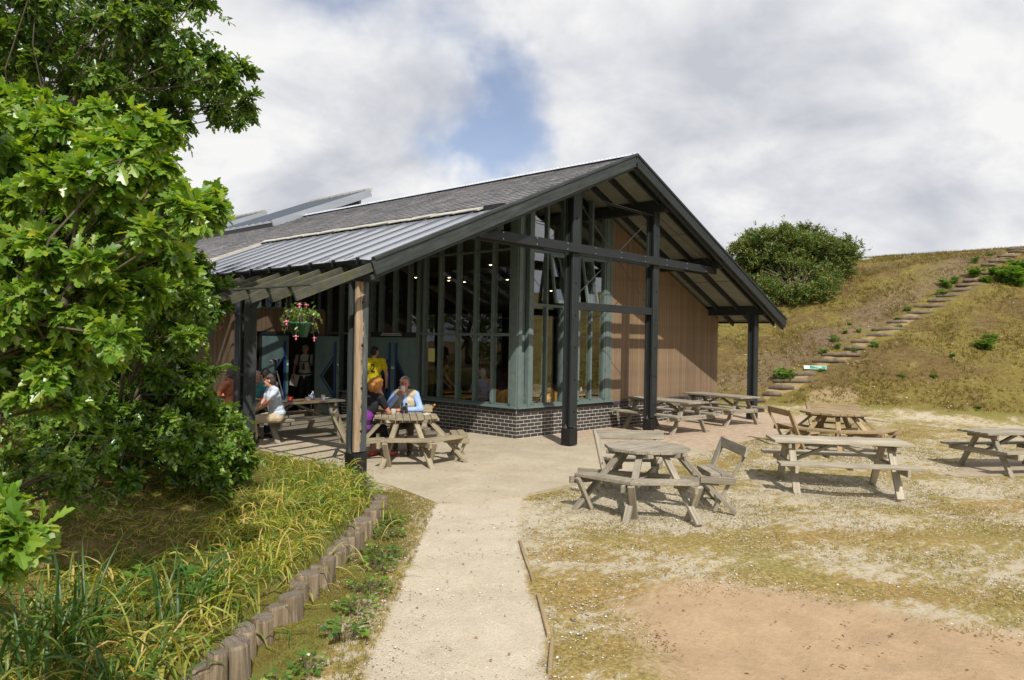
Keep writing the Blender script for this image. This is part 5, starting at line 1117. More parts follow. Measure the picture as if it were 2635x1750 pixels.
bp_ = person('hiker with sun hat and backpack straps standing in the dark doorway', (-.42, 7.25, .012), R(-132) - math.pi / 2, bj, M['c_grey'], M['c_dark'], 'khaki', 'black_rubber', 'short', 0, 'skin_red', V3(0, 1, -.05), 'cap', 1.12)
for s in (-1, 1): obj('rucksack_strap', MB().path([V3(s * .12, -.1, 1.52), V3(s * .13, .02, 1.56), V3(s * .13, .165, 1.38), V3(s * .17, .15, 1.18), V3(s * .17, 0, 1.1)], [.022] * 5, 6), M['black_rubber'], bp_)
obj('chest_strap', MB().path([V3(-.13, .175, 1.36), V3(0, .19, 1.35), V3(.13, .175, 1.36)], [.012] * 3, 6), M['black_rubber'], bp_)
obj('waist_belt', MB().path([V3(-.18, .1, 1.05), V3(-.08, .2, 1.03), V3(.08, .2, 1.03), V3(.18, .1, 1.05)], [.022] * 4, 6), M['black_rubber'], bp_)
rk = MB(); rk.capsule(V3(0, -.24, 1.1), V3(0, -.24, 1.45), .15, .13); remesh('rucksack', rk, M['c_navy'], bp_, .015)
binoculars(held(bp_, V3(.0, .21, 1.14)), R(48), 'dark binoculars hanging on the chest of the hiker in the doorway')
o = obj('newspaper', MB().box(-.02, .02, -.10, .10, 0, .3), M['c_grey'], None, loc=held(bp_, V3(.27, .2, .72)), rot=(.25, 0, R(48))); tag(o, 'folded grey newspaper carried by the hiker in the doorway', 'newspaper')
# people inside
GI = 'people inside the cafe'
person('white-haired person in a striped blue shirt seated inside behind the porch glazing', (1.42, 2.42, 0), R(55) - math.pi / 2, pose_sit(.02), M['c_stripe'], M['c_navy'], 'hair_silver', 'black_rubber', 'long', 0, 'skin', V3(.1, 1, -.3), 'short', 1.1, None, GI, .014)
person('person in an orange shirt bending over a table inside the cafe', (1.85, 2.35, 0), R(145) - math.pi / 2, pose_sit(.28), M['c_orange'], M['c_navy'], 'hair_grey', 'black_rubber', 'long', 0, 'skin', V3(0, 1, -.6), 'short', 1.05, None, GI, .014)
ij = pose_stand(1.65, chest=V3(0, .16, 1.22), neck=V3(0, .3, 1.34), head=V3(0, .38, 1.42), sL=V3(-.18, .24, 1.3), sR=V3(.18, .24, 1.3), eL=V3(-.24, .38, 1.06), eR=V3(.24, .38, 1.06), wL=V3(-.2, .55, .9), wR=V3(.2, .55, .9))
person('person in an olive patterned top stooping over a table behind the yellow notice', (.95, 3.75, 0), R(-20) - math.pi / 2, ij, M['c_olive'], M['c_dark'], 'hair_dark', 'black_rubber', 'short', 0, 'skin', V3(0, 1, -.5), 'thick', 1.05, None, GI, .014)
# ------------------------------------------------------------------ small things on and around the tables
zt_ = .726
o = thing('tray', 'orange-brown tray on the porch table holding a cup and a pot', 'tray', (-2.98, 2.97, zt_), .02); obj('tray_base', MB().box(-.21, .21, -.14, .14, 0, .008), M['tray'], o, bevel=.003)
for a in ((-.21, .21, -.14, -.13), (-.21, .21, .13, .14)): obj('rim', MB().box(*a, .008, .018), M['tray'], o)
def cupset(loc, lab):
    t = thing('teacup', lab, 'cup', loc, 0, 'mugs and cups'); obj('saucer', MB().lathe([(.03, 0), (.075, .012), (.075, .016), (.03, .006)], n=18), M['white'], t); obj('cup', MB().lathe([(.025, .006), (.045, .03), (.048, .065), (.045, .065), (.04, .03), (.001, .012)], n=18, cap=False), M['white'], t, smooth=True)
    obj('handle', MB().path([(.045, 0, .055), (.068, 0, .05), (.066, 0, .03), (.042, 0, .025)], [.005] * 4, 5), M['white'], t); return t
cupset((-3.03, 2.93, zt_ + .009), 'white cup and saucer on the tray'); mug((-2.6, 3.03, zt_), 'cream cup on the porch table right of the tray', 'white', .5)
o = thing('red_pot', 'small red pot on the porch table left of the tray', 'pot', (-3.40, 2.95, zt_)); obj('pot_body', MB().lathe([(.045, 0), (.052, .08), (.046, .08), (.04, .01), (.001, .01)], n=18, cap=False), M['red'], o, smooth=True); obj('rim', MB().lathe([(.055, .075), (.058, .08), (.055, .088), (.05, .08)], n=18, cap=False), M['red'], o); obj('spoon', MB().tube((-.02, .01, .02), (-.04, .0, .12), .004, n=5), M['red'], o)
o = obj('salt_shaker', MB().lathe([(.018, 0), (.018, .05), (.014, .06), (.005, .066)], n=12), M['steel'], None, True, loc=(-3.50, 2.86, zt_)); tag(o, 'tiny steel shaker on the porch table beside the red pot', 'shaker')
o = thing('teapot', 'steel pot on the tray beside the blue bottle', 'teapot', (-2.88, 3.02, zt_ + .009)); obj('pot_body', MB().lathe([(.04, 0), (.045, .02), (.04, .09), (.03, .11), (.008, .12), (.01, .135), (.001, .14)], n=18), M['silver'], o, True); obj('spout', MB().path([(-.04, 0, .06), (-.06, 0, .09), (-.075, 0, .11)], [.01, .008, .006], 6), M['silver'], o); obj('handle', MB().path([(.04, 0, .09), (.07, 0, .085), (.07, 0, .04), (.042, 0, .03)], [.006] * 4, 6), M['silver'], o)
o = thing('spray_bottle', 'blue plastic bottle with a pale cap on the porch table', 'bottle', (-2.80, 3.10, zt_)); obj('bottle_body', MB().lathe([(.03, 0), (.032, .01), (.032, .10), (.018, .125)], n=14), M['blue'], o, True); obj('bottle_cap', MB().lathe([(.015, .125), (.015, .16), (.006, .18)], n=12), M['white'], o)
for x, y, l in ((-2.4, 3.2, 'crumpled paper napkin at the right end of the porch table'), (-3.62, 2.95, 'small white plate on the porch table by the mauve shirt')):
    o = obj('plate' if 'plate' in l else 'napkin', MB().lathe([(.04, 0), (.08, .012), (.078, .018), (.04, .008)], n=14), M['white'], None, loc=(x, y, zt_)); tag(o, l, 'plate' if 'plate' in l else 'napkin')
o = thing('rucksack', 'black rucksack with upright handle standing on the far porch table', 'bag', (-4.42, 4.95, .73), .4); r_ = MB(); r_.capsule((-.08, 0, .12), (-.06, 0, .2), .11, .08); r_.capsule((.08, 0, .12), (.06, 0, .2), .11, .08); remesh('bag_body', r_, M['c_dark'], o, .014); obj('strap', MB().path([(.1, -.08, .25), (.2, -.1, .2), (.2, -.1, 0)], [.012] * 3, 6), M['black_rubber'], o)
o = thing('spotting_scope', 'silver and black spotting scope on a tripod behind the porch table', 'telescope', (-2.42, 5.25, 0), R(42))
obj('scope_tube', MB().tube((-.24, 0, 1.46), (.16, 0, 1.46), .034, n=14), M['black_rubber'], o, True); obj('objective', MB().tube((-.34, 0, 1.46), (-.2, 0, 1.46), .040, n=14), M['silver'], o, True); obj('eyepiece', MB().tube((.15, 0, 1.47), (.26, 0, 1.48), .024, n=12), M['silver'], o, True)
obj('focus_ring', MB().tube((-.02, 0, 1.46), (.07, 0, 1.46), .044, n=14), M['silver'], o); obj('head', MB().tube((0, 0, 1.26), (0, 0, 1.43), .03, n=10), M['black_metal'], o); obj('pan_handle', MB().tube((0, 0, 1.36), (.28, .03, 1.27), .012, n=7), M['black_metal'], o)
for a in (0, 120, 240): c_, s_ = math.cos(R(a + 20)), math.sin(R(a + 20)); l_ = obj('tripod_leg', MB().tube((c_ * .03, s_ * .03, 1.24), (c_ * .22, s_ * .22, .6), .017, n=7), M['steel'], o); obj('leg_section', MB().tube((c_ * .22, s_ * .22, .6), (c_ * .40, s_ * .40, 0), .012, n=7), M['black_metal'], l_)
# ------------------------------------------------------------------ crown volumes (x, y, z, radius) of the trees and the bush
NEAR=[(-9.95,-4.89,3.31,0.09),(-9.78,-5.06,3.21,0.09),(-10.15,-4.83,2.69,0.09),(-9.45,-5.63,3.05,0.09),(-9.67,-5.35,2.94,0.09),(-10.05,-5.27,1.66,0.08),(-9.72,-4.49,2.27,0.1),(-9.62,-5.52,2.16,0.09),(-9.79,-5.58,3.08,0.08),(-9.57,-4.73,3.45,0.1),(-9.43,-4.5,2.78,0.1),(-9.62,-5.47,2.63,0.09),(-9.81,-3.92,3.04,0.1),(-9.94,-3.79,2.28,0.1),(-9.96,-5.21,2.42,0.08),(-9.69,-5.13,2.84,0.09),(-9.23,-4.51,3.13,0.1),(-9.85,-5.18,2.01,0.09),(-10.21,-5.06,2.98,0.08),(-10.12,-5.33,2.54,0.08),(-9.98,-3.94,2.12,0.1),(-9.72,-5.02,1.61,0.09),(-9.66,-4.11,3.31,0.1),(-9.26,-5.24,2.84,0.09),(-9.18,-4.58,3.43,0.1),(-10.17,-5.25,2.41,0.08),(-9.21,-5.33,2.55,0.09),(-9.84,-3.87,3.64,0.1),(-9.28,-4.69,2.43,0.1),(-9.88,-5.76,2.41,0.08),(-9.73,-5.17,1.79,0.09),(-9.96,-5.35,1.84,0.08),(-9.67,-5.19,2.08,0.09),(-9.65,-4.29,1.63,0.1),(-10.21,-5.15,3.13,0.08),(-9.44,-6.08,2.71,0.08),(-9.63,-5.41,2.8,0.09),(-9.78,-3.95,2.22,0.1),(-10.02,-5.6,2.81,0.08),(-9.68,-4.85,2.32,0.09),(-9.57,-4.41,2.8,0.1),(-9.0,-4.75,3.12,0.1),(-9.83,-4.08,1.91,0.1),(-9.76,-4.53,2.79,0.1),(-9.72,-4.64,2.64,0.1),(-10.04,-4.97,3.07,0.09),(-10.22,-4.99,2.81,0.08),(-9.82,-5.2,3.01,0.09),(-9.21,-4.96,2.44,0.1),(-10.13,-5.0,1.67,0.09),(-9.77,-4.43,2.07,0.1),(-9.63,-5.9,2.6,0.08),(-9.8,-4.0,2.85,0.1),(-9.19,-4.66,2.97,0.1),(-9.4,-5.33,2.23,0.09),(-9.73,-5.53,2.25,0.08),(-9.4,-5.55,3.27,0.09),(-9.8,-5.93,1.99,0.08),(-9.6,-5.26,2.51,0.09),(-9.97,-4.81,2.35,0.09),(-9.57,-4.19,3.61,0.1),(-8.84,-5.08,2.99,0.1),(-9.67,-5.5,3.24,0.08),(-10.07,-4.49,1.93,0.09),(-9.46,-4.77,1.85,0.1),(-9.75,-5.86,2.99,0.08),(-9.81,-4.31,3.61,0.1),(-9.89,-4.34,1.75,0.1),(-9.91,-5.56,2.14,0.08),(-9.14,-5.14,2.73,0.1),(-9.43,-4.51,1.85,0.1),(-10.06,-4.4,3.17,0.09),(-10.04,-5.05,1.72,0.09),(-9.13,-4.74,3.05,0.1),(-10.1,-5.26,2.78,0.08),(-9.93,-5.02,2.74,0.09),(-9.78,-4.57,3.55,0.1),(-10.03,-4.91,2.62,0.09),(-9.47,-5.58,3.28,0.09),(-9.77,-5.68,2.82,0.08),(-9.54,-4.19,2.56,0.1),(-9.63,-5.49,2.14,0.09),(-9.92,-5.73,2.88,0.08),(-10.24,-5.15,1.8,0.08),(-9.47,-4.47,3.39,0.1),(-9.54,-4.93,3.46,0.09),(-9.15,-4.76,2.74,0.1),(-9.8,-4.11,2.48,0.1),(-9.25,-4.51,2.92,0.1),(-9.39,-4.63,2.47,0.1),(-10.28,-5.27,3.24,0.08),(-9.02,-4.84,2.68,0.1),(-9.93,-4.74,3.17,0.09),(-10.19,-4.75,2.86,0.09),(-9.69,-4.13,1.84,0.1),(-9.35,-4.53,3.2,0.1),(-9.94,-5.47,2.13,0.08),(-9.44,-5.45,2.29,0.09),(-10.22,-4.92,2.23,0.08),(-10.03,-5.5,2.33,0.08),(-9.79,-4.71,3.26,0.09),(-9.9,-5.12,3.0,0.09),(-9.52,-5.38,2.95,0.09),(-9.76,-5.13,2.74,0.09),(-9.52,-4.76,2.19,0.1),(-9.41,-4.3,1.63,0.1),(-10.02,-4.86,1.89,0.09),(-10.12,-4.82,2.42,0.09),(-10.03,-4.36,2.76,0.09),(-9.36,-5.88,2.81,0.08),(-9.71,-5.26,2.01,0.09),(-9.32,-5.23,3.19,0.09),(-9.07,-4.84,2.88,0.1),(-9.41,-5.0,2.34,0.09),(-9.86,-5.18,3.29,0.09),(-9.95,-3.92,1.57,0.1),(-10.08,-5.57,2.51,0.08),(-9.7,-4.91,1.79,0.09),(-9.88,-4.45,3.56,0.1),(-9.89,-4.06,3.15,0.1),(-9.87,-4.8,2.92,0.09),(-9.77,-5.36,2.37,0.09),(-9.86,-3.86,3.53,0.1),(-9.84,-5.29,1.96,0.09),(-9.75,-4.2,3.49,0.1),(-9.41,-4.98,2.57,0.1),(-10.14,-5.5,2.19,0.08),(-9.63,-5.64,3.14,0.08),(-10.01,-5.25,2.05,0.08),(-9.56,-4.96,2.73,0.09),(-9.25,-5.96,2.78,0.08),(-9.46,-4.94,1.98,0.09),(-9.58,-4.64,2.65,0.1),(-10.21,-5.42,2.07,0.08),(-9.77,-4.97,2.89,0.09),(-9.68,-4.13,1.52,0.1),(-9.13,-5.11,2.49,0.1),(-9.19,-4.84,2.51,0.1),(-10.18,-5.22,2.25,0.08),(-9.98,-5.38,1.75,0.08),(-9.94,-4.15,3.66,0.1),(-9.69,-4.72,2.32,0.09),(-9.78,-5.31,1.54,0.09)]
UPPER=[(-8.9,1.82,6.7,0.21),(-9.05,0.0,5.47,0.18),(-7.47,2.16,6.76,0.24),(-8.23,1.07,5.87,0.21),(-7.01,1.6,6.04,0.23),(-8.3,1.43,5.14,0.21),(-7.45,-0.48,4.49,0.2),(-6.39,0.55,5.75,0.23),(-7.11,0.2,6.76,0.21),(-7.52,-1.47,5.28,0.18),(-7.6,0.82,6.57,0.22),(-8.75,2.0,5.19,0.21),(-7.62,2.26,5.34,0.23),(-7.74,1.99,5.84,0.23),(-6.97,0.66,5.31,0.22),(-7.37,0.55,6.2,0.21),(-7.79,-1.39,5.69,0.18),(-6.34,0.72,7.0,0.23),(-6.92,-1.42,5.16,0.19),(-7.89,-0.24,4.64,0.2),(-7.96,1.08,6.86,0.21),(-5.83,0.36,5.36,0.24),(-8.66,1.4,5.63,0.21),(-7.86,-0.9,6.04,0.19),(-8.05,2.69,5.85,0.23),(-8.81,0.69,4.72,0.19),(-7.93,2.11,6.91,0.23),(-7.73,1.14,5.99,0.22),(-8.27,-0.99,5.03,0.18),(-8.11,2.76,7.26,0.23),(-7.86,-0.56,4.96,0.19),(-8.66,2.06,6.49,0.22),(-7.24,0.11,5.84,0.21),(-7.31,-0.54,5.28,0.2),(-8.58,0.64,6.02,0.2),(-8.09,-0.64,6.31,0.19),(-8.94,1.62,5.63,0.21),(-7.1,-0.43,4.92,0.2),(-6.92,-0.94,5.58,0.2),(-8.07,-0.08,4.95,0.2),(-7.62,-1.75,6.09,0.18),(-8.64,-0.41,4.41,0.18),(-6.16,0.57,5.44,0.23),(-6.47,-0.76,5.55,0.21),(-7.35,0.17,6.57,0.21),(-7.94,-0.35,5.32,0.19),(-6.71,0.32,5.48,0.22),(-7.98,1.15,6.05,0.21),(-8.12,0.13,5.46,0.2),(-8.12,-1.41,5.53,0.18),(-8.63,1.75,6.63,0.21),(-8.66,-0.12,5.23,0.19),(-6.58,1.09,6.1,0.23),(-8.88,0.08,5.61,0.19),(-8.12,-0.49,6.27,0.19),(-8.86,0.44,4.71,0.19),(-7.25,0.82,6.0,0.22),(-7.6,-0.29,4.8,0.2),(-7.33,-0.07,4.62,0.21),(-8.48,2.78,6.12,0.23),(-7.63,1.61,4.98,0.23),(-6.67,0.08,6.76,0.22),(-8.4,-0.1,4.96,0.19),(-8.14,0.43,6.57,0.2),(-8.4,0.88,4.84,0.2),(-8.84,1.97,5.17,0.21),(-8.83,-0.65,6.01,0.18),(-8.91,1.76,6.24,0.21),(-7.28,-0.26,5.0,0.2),(-6.13,-0.34,5.32,0.22),(-8.13,-0.47,5.78,0.19),(-8.32,0.56,6.31,0.2),(-8.29,1.12,6.11,0.21),(-8.01,-0.54,4.72,0.19),(-6.95,-0.52,5.74,0.21),(-7.15,-0.14,6.45,0.21),(-7.82,-1.6,6.08,0.18),(-8.46,2.6,5.61,0.23),(-9.05,1.13,6.4,0.2),(-6.51,-0.04,5.61,0.22),(-6.09,0.5,5.39,0.23),(-8.03,2.43,5.61,0.23),(-7.29,0.13,5.51,0.21),(-9.05,1.05,5.27,0.2),(-7.67,-0.04,5.18,0.2),(-7.49,-0.57,5.74,0.2),(-8.27,-0.75,4.86,0.18),(-8.01,-1.0,6.22,0.18),(-8.75,-0.01,5.92,0.19)]
LOW=[(-7.85,-1.48,0.92,0.13),(-7.45,-2.45,0.73,0.12),(-7.43,-1.28,1.23,0.14),(-8.06,-0.68,1.8,0.14),(-7.44,-0.97,1.86,0.14),(-7.37,-1.1,1.58,0.14),(-8.0,-1.05,1.53,0.13),(-7.88,-0.3,1.29,0.14),(-8.29,-1.68,1.06,0.12),(-8.07,-0.15,1.44,0.14),(-7.44,-0.9,0.67,0.14),(-7.06,-2.09,0.42,0.13),(-7.33,-1.76,0.52,0.13),(-7.45,-1.6,0.82,0.13),(-8.14,-2.11,2.01,0.12),(-8.01,-2.09,1.59,0.12),(-7.53,-1.64,0.59,0.13),(-7.31,-1.29,1.93,0.14),(-7.95,-2.15,1.08,0.12),(-7.52,-0.58,1.74,0.14),(-7.19,-1.29,1.52,0.14),(-7.5,-2.54,0.44,0.12),(-6.67,-1.13,0.89,0.15),(-7.42,-2.02,1.15,0.13),(-8.17,-1.94,1.2,0.12),(-8.58,-1.59,1.29,0.12),(-7.6,-2.38,0.87,0.12),(-8.15,-0.58,0.97,0.14),(-7.71,-0.83,1.44,0.14),(-7.92,-1.04,1.75,0.13),(-8.13,-1.98,0.76,0.12),(-7.13,-2.29,0.74,0.13),(-8.18,-1.6,0.85,0.12),(-7.72,-1.44,1.33,0.13),(-8.11,-0.22,1.71,0.14),(-7.4,-1.49,1.04,0.13),(-7.74,-1.57,0.75,0.13),(-7.45,-0.38,1.92,0.15),(-8.35,-1.3,1.57,0.13),(-7.6,-1.95,0.51,0.13),(-7.52,-1.16,1.92,0.14),(-7.47,-2.06,0.77,0.13),(-7.99,-2.07,1.56,0.12),(-7.43,-1.71,1.16,0.13),(-7.26,-1.04,1.67,0.14),(-7.76,-2.44,1.46,0.12),(-7.58,-2.51,0.47,0.12),(-8.09,-0.98,0.99,0.13),(-7.95,-2.13,1.08,0.12),(-7.15,-0.96,2.02,0.14),(-8.06,-1.36,1.38,0.13),(-7.23,-2.18,0.97,0.13),(-7.26,-1.85,1.11,0.13),(-7.78,-0.78,1.57,0.14),(-8.06,-0.99,1.69,0.13),(-6.92,-1.87,0.61,0.14),(-8.44,-1.2,1.34,0.13),(-8.26,-1.24,1.33,0.13),(-7.15,-0.75,0.63,0.14),(-8.05,-1.38,1.84,0.13),(-7.87,-1.26,0.96,0.13),(-7.98,-0.06,1.74,0.14),(-7.26,-0.55,1.23,0.15),(-7.21,-1.97,0.61,0.13),(-7.69,-1.0,1.27,0.14),(-7.92,0.24,0.98,0.15),(-7.54,-2.07,0.98,0.13),(-8.04,-1.93,1.72,0.12),(-7.25,-1.64,1.59,0.13),(-7.85,-0.84,1.12,0.14)]
SMALL=[(-6.1,1.24,3.08,0.14),(-6.37,0.74,2.48,0.14),(-5.76,1.13,2.78,0.14),(-6.65,0.94,3.06,0.14),(-6.64,0.69,2.41,0.13),(-6.58,1.23,2.85,0.14),(-6.34,1.01,3.26,0.14),(-5.73,1.58,2.42,0.15),(-6.23,0.68,2.67,0.14),(-6.21,1.4,2.81,0.14),(-6.29,1.71,3.46,0.14),(-5.76,1.04,2.54,0.14),(-6.21,1.95,2.67,0.15),(-6.35,1.16,2.5,0.14),(-6.18,0.98,3.03,0.14),(-6.25,0.37,2.4,0.13),(-6.0,1.25,2.63,0.14),(-5.69,1.11,2.7,0.15),(-6.46,1.42,2.85,0.14),(-6.33,1.62,3.15,0.14),(-6.09,1.71,2.83,0.15),(-6.46,1.11,3.35,0.14),(-6.09,0.79,2.8,0.14),(-5.96,1.48,2.33,0.15),(-5.97,1.71,3.32,0.15)]
TINY=[(-9.58,-3.79,0.89,0.07),(-9.41,-3.88,0.81,0.07),(-9.54,-3.3,0.89,0.07),(-9.4,-3.56,0.83,0.07),(-9.52,-4.15,1.04,0.06),(-9.68,-3.39,1.0,0.07),(-9.55,-3.37,1.02,0.07),(-9.47,-3.57,1.02,0.07),(-9.75,-3.6,0.85,0.07),(-9.65,-3.62,0.84,0.07),(-9.35,-3.97,0.93,0.07)]
EDGE=[(-10.54,-6.71,1.2,0.04),(-10.56,-6.85,1.1,0.04),(-10.56,-6.68,1.26,0.04),(-10.43,-6.71,1.07,0.04),(-10.49,-6.68,1.23,0.04),(-10.49,-6.95,1.21,0.04),(-10.46,-6.66,1.1,0.04),(-10.51,-6.58,1.1,0.04)]
GORSE=[(23.44,5.29,5.96,0.41),(25.17,2.64,5.81,0.4),(26.57,2.73,6.42,0.41),(24.81,4.41,5.98,0.41),(24.24,3.38,5.98,0.4),(23.06,6.44,5.94,0.41),(22.79,3.69,4.85,0.39),(23.31,3.55,6.76,0.39),(24.57,5.39,7.11,0.42),(21.84,5.77,6.48,0.4),(22.53,5.3,6.44,0.4),(23.68,4.41,6.8,0.4),(24.02,2.66,6.59,0.39),(24.49,3.54,6.59,0.4),(23.3,5.71,5.52,0.41),(22.74,5.82,7.08,0.4),(24.53,4.95,6.0,0.41),(25.22,4.64,6.59,0.41),(23.92,4.69,7.37,0.4),(25.78,4.03,7.5,0.41),(26.32,3.63,6.22,0.42),(22.45,4.34,6.27,0.39),(23.55,5.55,7.22,0.41),(22.34,5.54,5.99,0.4),(24.94,2.16,5.63,0.39),(23.08,3.62,6.03,0.39),(23.86,5.16,5.84,0.41),(23.21,5.73,6.72,0.41),(22.28,6.05,5.9,0.4),(24.74,3.75,6.11,0.4),(23.37,5.81,6.07,0.41),(25.73,3.25,6.91,0.41),(22.52,3.98,6.99,0.39),(25.54,2.72,6.15,0.4),(23.41,4.63,6.22,0.4),(23.4,6.14,5.53,0.41),(23.57,6.5,6.89,0.42),(24.85,3.29,5.79,0.4),(25.69,4.59,7.56,0.42),(22.69,4.67,6.94,0.39),(25.18,2.09,6.18,0.39),(24.07,3.12,6.41,0.39),(25.12,4.91,5.94,0.42),(24.29,3.43,6.94,0.4),(24.08,3.85,5.5,0.4),(21.58,6.04,6.3,0.4),(23.12,4.03,6.43,0.39),(22.33,4.76,6.19,0.39),(22.05,4.93,7.01,0.39),(25.3,2.52,6.64,0.4),(24.97,4.21,6.89,0.41)]
MID=[(-8.07,-1.95,2.54,0.13),(-8.17,-1.27,1.93,0.13),(-8.46,-1.69,2.37,0.13),(-7.94,-1.88,2.25,0.13),(-7.97,-2.36,2.43,0.12),(-8.31,-3.2,2.7,0.11),(-8.26,-2.58,1.87,0.12),(-7.97,-1.47,2.08,0.13),(-8.37,-1.7,2.63,0.13),(-8.18,-2.1,2.87,0.13),(-8.64,-2.91,2.64,0.11),(-8.5,-2.48,2.22,0.12),(-8.02,-2.51,2.05,0.12),(-7.86,-2.57,2.33,0.12),(-8.67,-2.35,2.14,0.12),(-7.71,-2.29,2.08,0.13),(-7.88,-2.72,2.52,0.12),(-7.97,-2.19,2.98,0.13),(-8.41,-2.18,2.43,0.12),(-8.03,-1.45,1.81,0.13),(-8.49,-3.22,2.63,0.11),(-8.23,-1.48,2.42,0.13),(-8.47,-2.72,1.87,0.12),(-8.15,-2.78,2.13,0.12),(-8.53,-2.84,2.32,0.11),(-8.33,-3.07,2.68,0.11),(-8.03,-2.31,1.94,0.12),(-8.04,-1.73,2.16,0.13),(-8.53,-2.94,2.56,0.11),(-8.04,-2.96,2.34,0.12),(-8.56,-2.84,2.74,0.11),(-8.34,-2.72,2.88,0.12),(-8.09,-1.33,2.02,0.13),(-8.27,-2.83,2.31,0.12),(-8.04,-2.44,2.51,0.12),(-8.52,-2.31,2.59,0.12),(-8.23,-3.28,2.0,0.11),(-8.28,-1.14,2.23,0.13),(-7.78,-2.21,2.66,0.13),(-7.97,-2.33,2.97,0.13)]
LEFTN=[(-9.89,-5.35,2.25,0.08),(-9.99,-4.94,1.99,0.08),(-9.66,-4.57,1.88,0.09),(-9.84,-4.21,1.77,0.1),(-9.84,-4.74,1.7,0.09),(-10.17,-4.85,2.06,0.08),(-10.07,-4.21,1.86,0.09),(-9.8,-4.95,1.53,0.09),(-9.94,-4.09,1.5,0.1),(-9.89,-4.58,1.58,0.09),(-10.06,-4.43,1.73,0.09),(-9.59,-5.02,1.88,0.09),(-9.7,-5.19,2.19,0.09),(-9.93,-4.99,1.88,0.08),(-9.81,-5.34,1.76,0.08),(-10.04,-5.2,2.3,0.08),(-9.74,-5.3,1.6,0.08),(-10.18,-4.64,2.27,0.09),(-10.01,-5.31,2.09,0.08),(-9.88,-4.19,2.16,0.09),(-9.65,-4.87,2.01,0.09),(-9.78,-4.93,2.09,0.09),(-9.99,-4.5,1.91,0.09),(-10.12,-4.38,1.45,0.09),(-10.04,-4.64,2.31,0.09),(-10.11,-4.36,1.6,0.09),(-9.99,-4.76,1.46,0.09)]
LOW2=[(-7.57,-1.49,1.35,0.14),(-7.63,-1.45,0.95,0.14),(-7.94,-0.64,1.53,0.15),(-7.97,-1.31,1.27,0.14),(-7.0,-1.18,1.03,0.16),(-7.99,-0.45,1.2,0.15),(-7.61,-0.77,1.8,0.15),(-7.54,-2.04,1.31,0.14),(-8.29,-1.15,0.85,0.14),(-7.86,-1.67,1.55,0.14),(-7.88,-1.24,0.85,0.14),(-7.31,-1.93,0.76,0.14),(-7.94,-0.67,0.99,0.15),(-6.97,-2.09,0.59,0.15),(-7.24,-0.84,1.62,0.16),(-8.27,-0.95,1.49,0.14),(-6.76,-1.45,0.74,0.16),(-7.16,-1.34,1.54,0.15),(-7.22,-1.1,0.66,0.15),(-7.65,-1.2,1.2,0.15),(-8.02,-1.22,1.75,0.14),(-7.55,-1.7,1.12,0.14),(-6.81,-1.37,1.02,0.16),(-8.11,-0.71,1.73,0.15),(-7.67,-1.5,1.85,0.14)]
FILL=[(-8.2,-1.7,0.64,0.13),(-8.48,-1.18,1.04,0.13),(-8.96,-1.72,0.92,0.12),(-8.75,-2.18,0.69,0.12),(-8.93,-2.19,0.74,0.12),(-8.13,-2.85,0.87,0.12),(-8.1,-2.13,0.92,0.13),(-8.0,-1.7,1.11,0.13),(-8.23,-1.47,1.1,0.13),(-7.74,-2.54,0.62,0.13),(-7.96,-2.22,1.11,0.13),(-7.91,-2.64,1.0,0.12),(-8.38,-1.11,0.76,0.13),(-8.03,-2.0,0.64,0.13),(-8.52,-2.75,0.59,0.11),(-8.95,-2.09,1.13,0.12),(-8.68,-2.51,0.76,0.12),(-7.85,-2.32,0.49,0.13),(-8.41,-2.31,0.97,0.12),(-8.29,-1.39,0.86,0.13),(-8.97,-1.48,1.15,0.12),(-8.54,-0.94,0.8,0.13),(-8.63,-2.14,1.26,0.12)]
FERN = [(13.39,0.14,0.84,0.39,0.38),(16.05,-0.15,1.71,0.16,0.21),(17.48,-0.04,2.2,0.2,0.22),(16.83,-0.35,1.94,0.16,0.18),(18.5,-0.03,2.51,0.1,0.11),(18.85,-0.44,2.55,0.12,0.15),(19.49,0.16,2.84,0.12,0.09),(22.12,-1.22,3.43,0.19,0.21),(19.93,-1.57,2.69,0.27,0.14),(17.55,-1.43,1.97,0.19,0.2),(16.78,-0.95,1.81,0.22,0.07),(14.62,-0.6,1.13,0.15,0.1),(25.55,-1.86,4.57,0.28,0.36),(26.31,-2.01,4.84,0.25,0.27),(24.53,-2.0,4.14,0.34,0.26),(27.37,-2.45,5.15,0.29,0.38),(26.82,-3.11,4.77,0.35,0.28),(27.85,-2.7,5.27,0.22,0.19),(27.3,-3.84,4.76,0.64,0.65),(28.57,-4.09,5.19,0.5,0.6),(27.2,-4.21,4.61,0.43,0.32),(27.96,-3.15,5.21,0.29,0.28),(19.37,-4.48,1.93,0.34,0.37),(20.39,-4.5,2.26,0.29,0.23),(15.6,-2.88,0.99,0.15,0.08),(16.18,-3.71,0.99,0.18,0.07),(18.07,-3.8,1.65,0.08,0.09),(14.84,-5.24,0.19,0.1,0.06),(29.52,-2.02,5.95,0.27,0.25),(31.45,-2.29,6.39,0.24,0.16),(20.9,-1.21,3.04,0.12,0.08)]
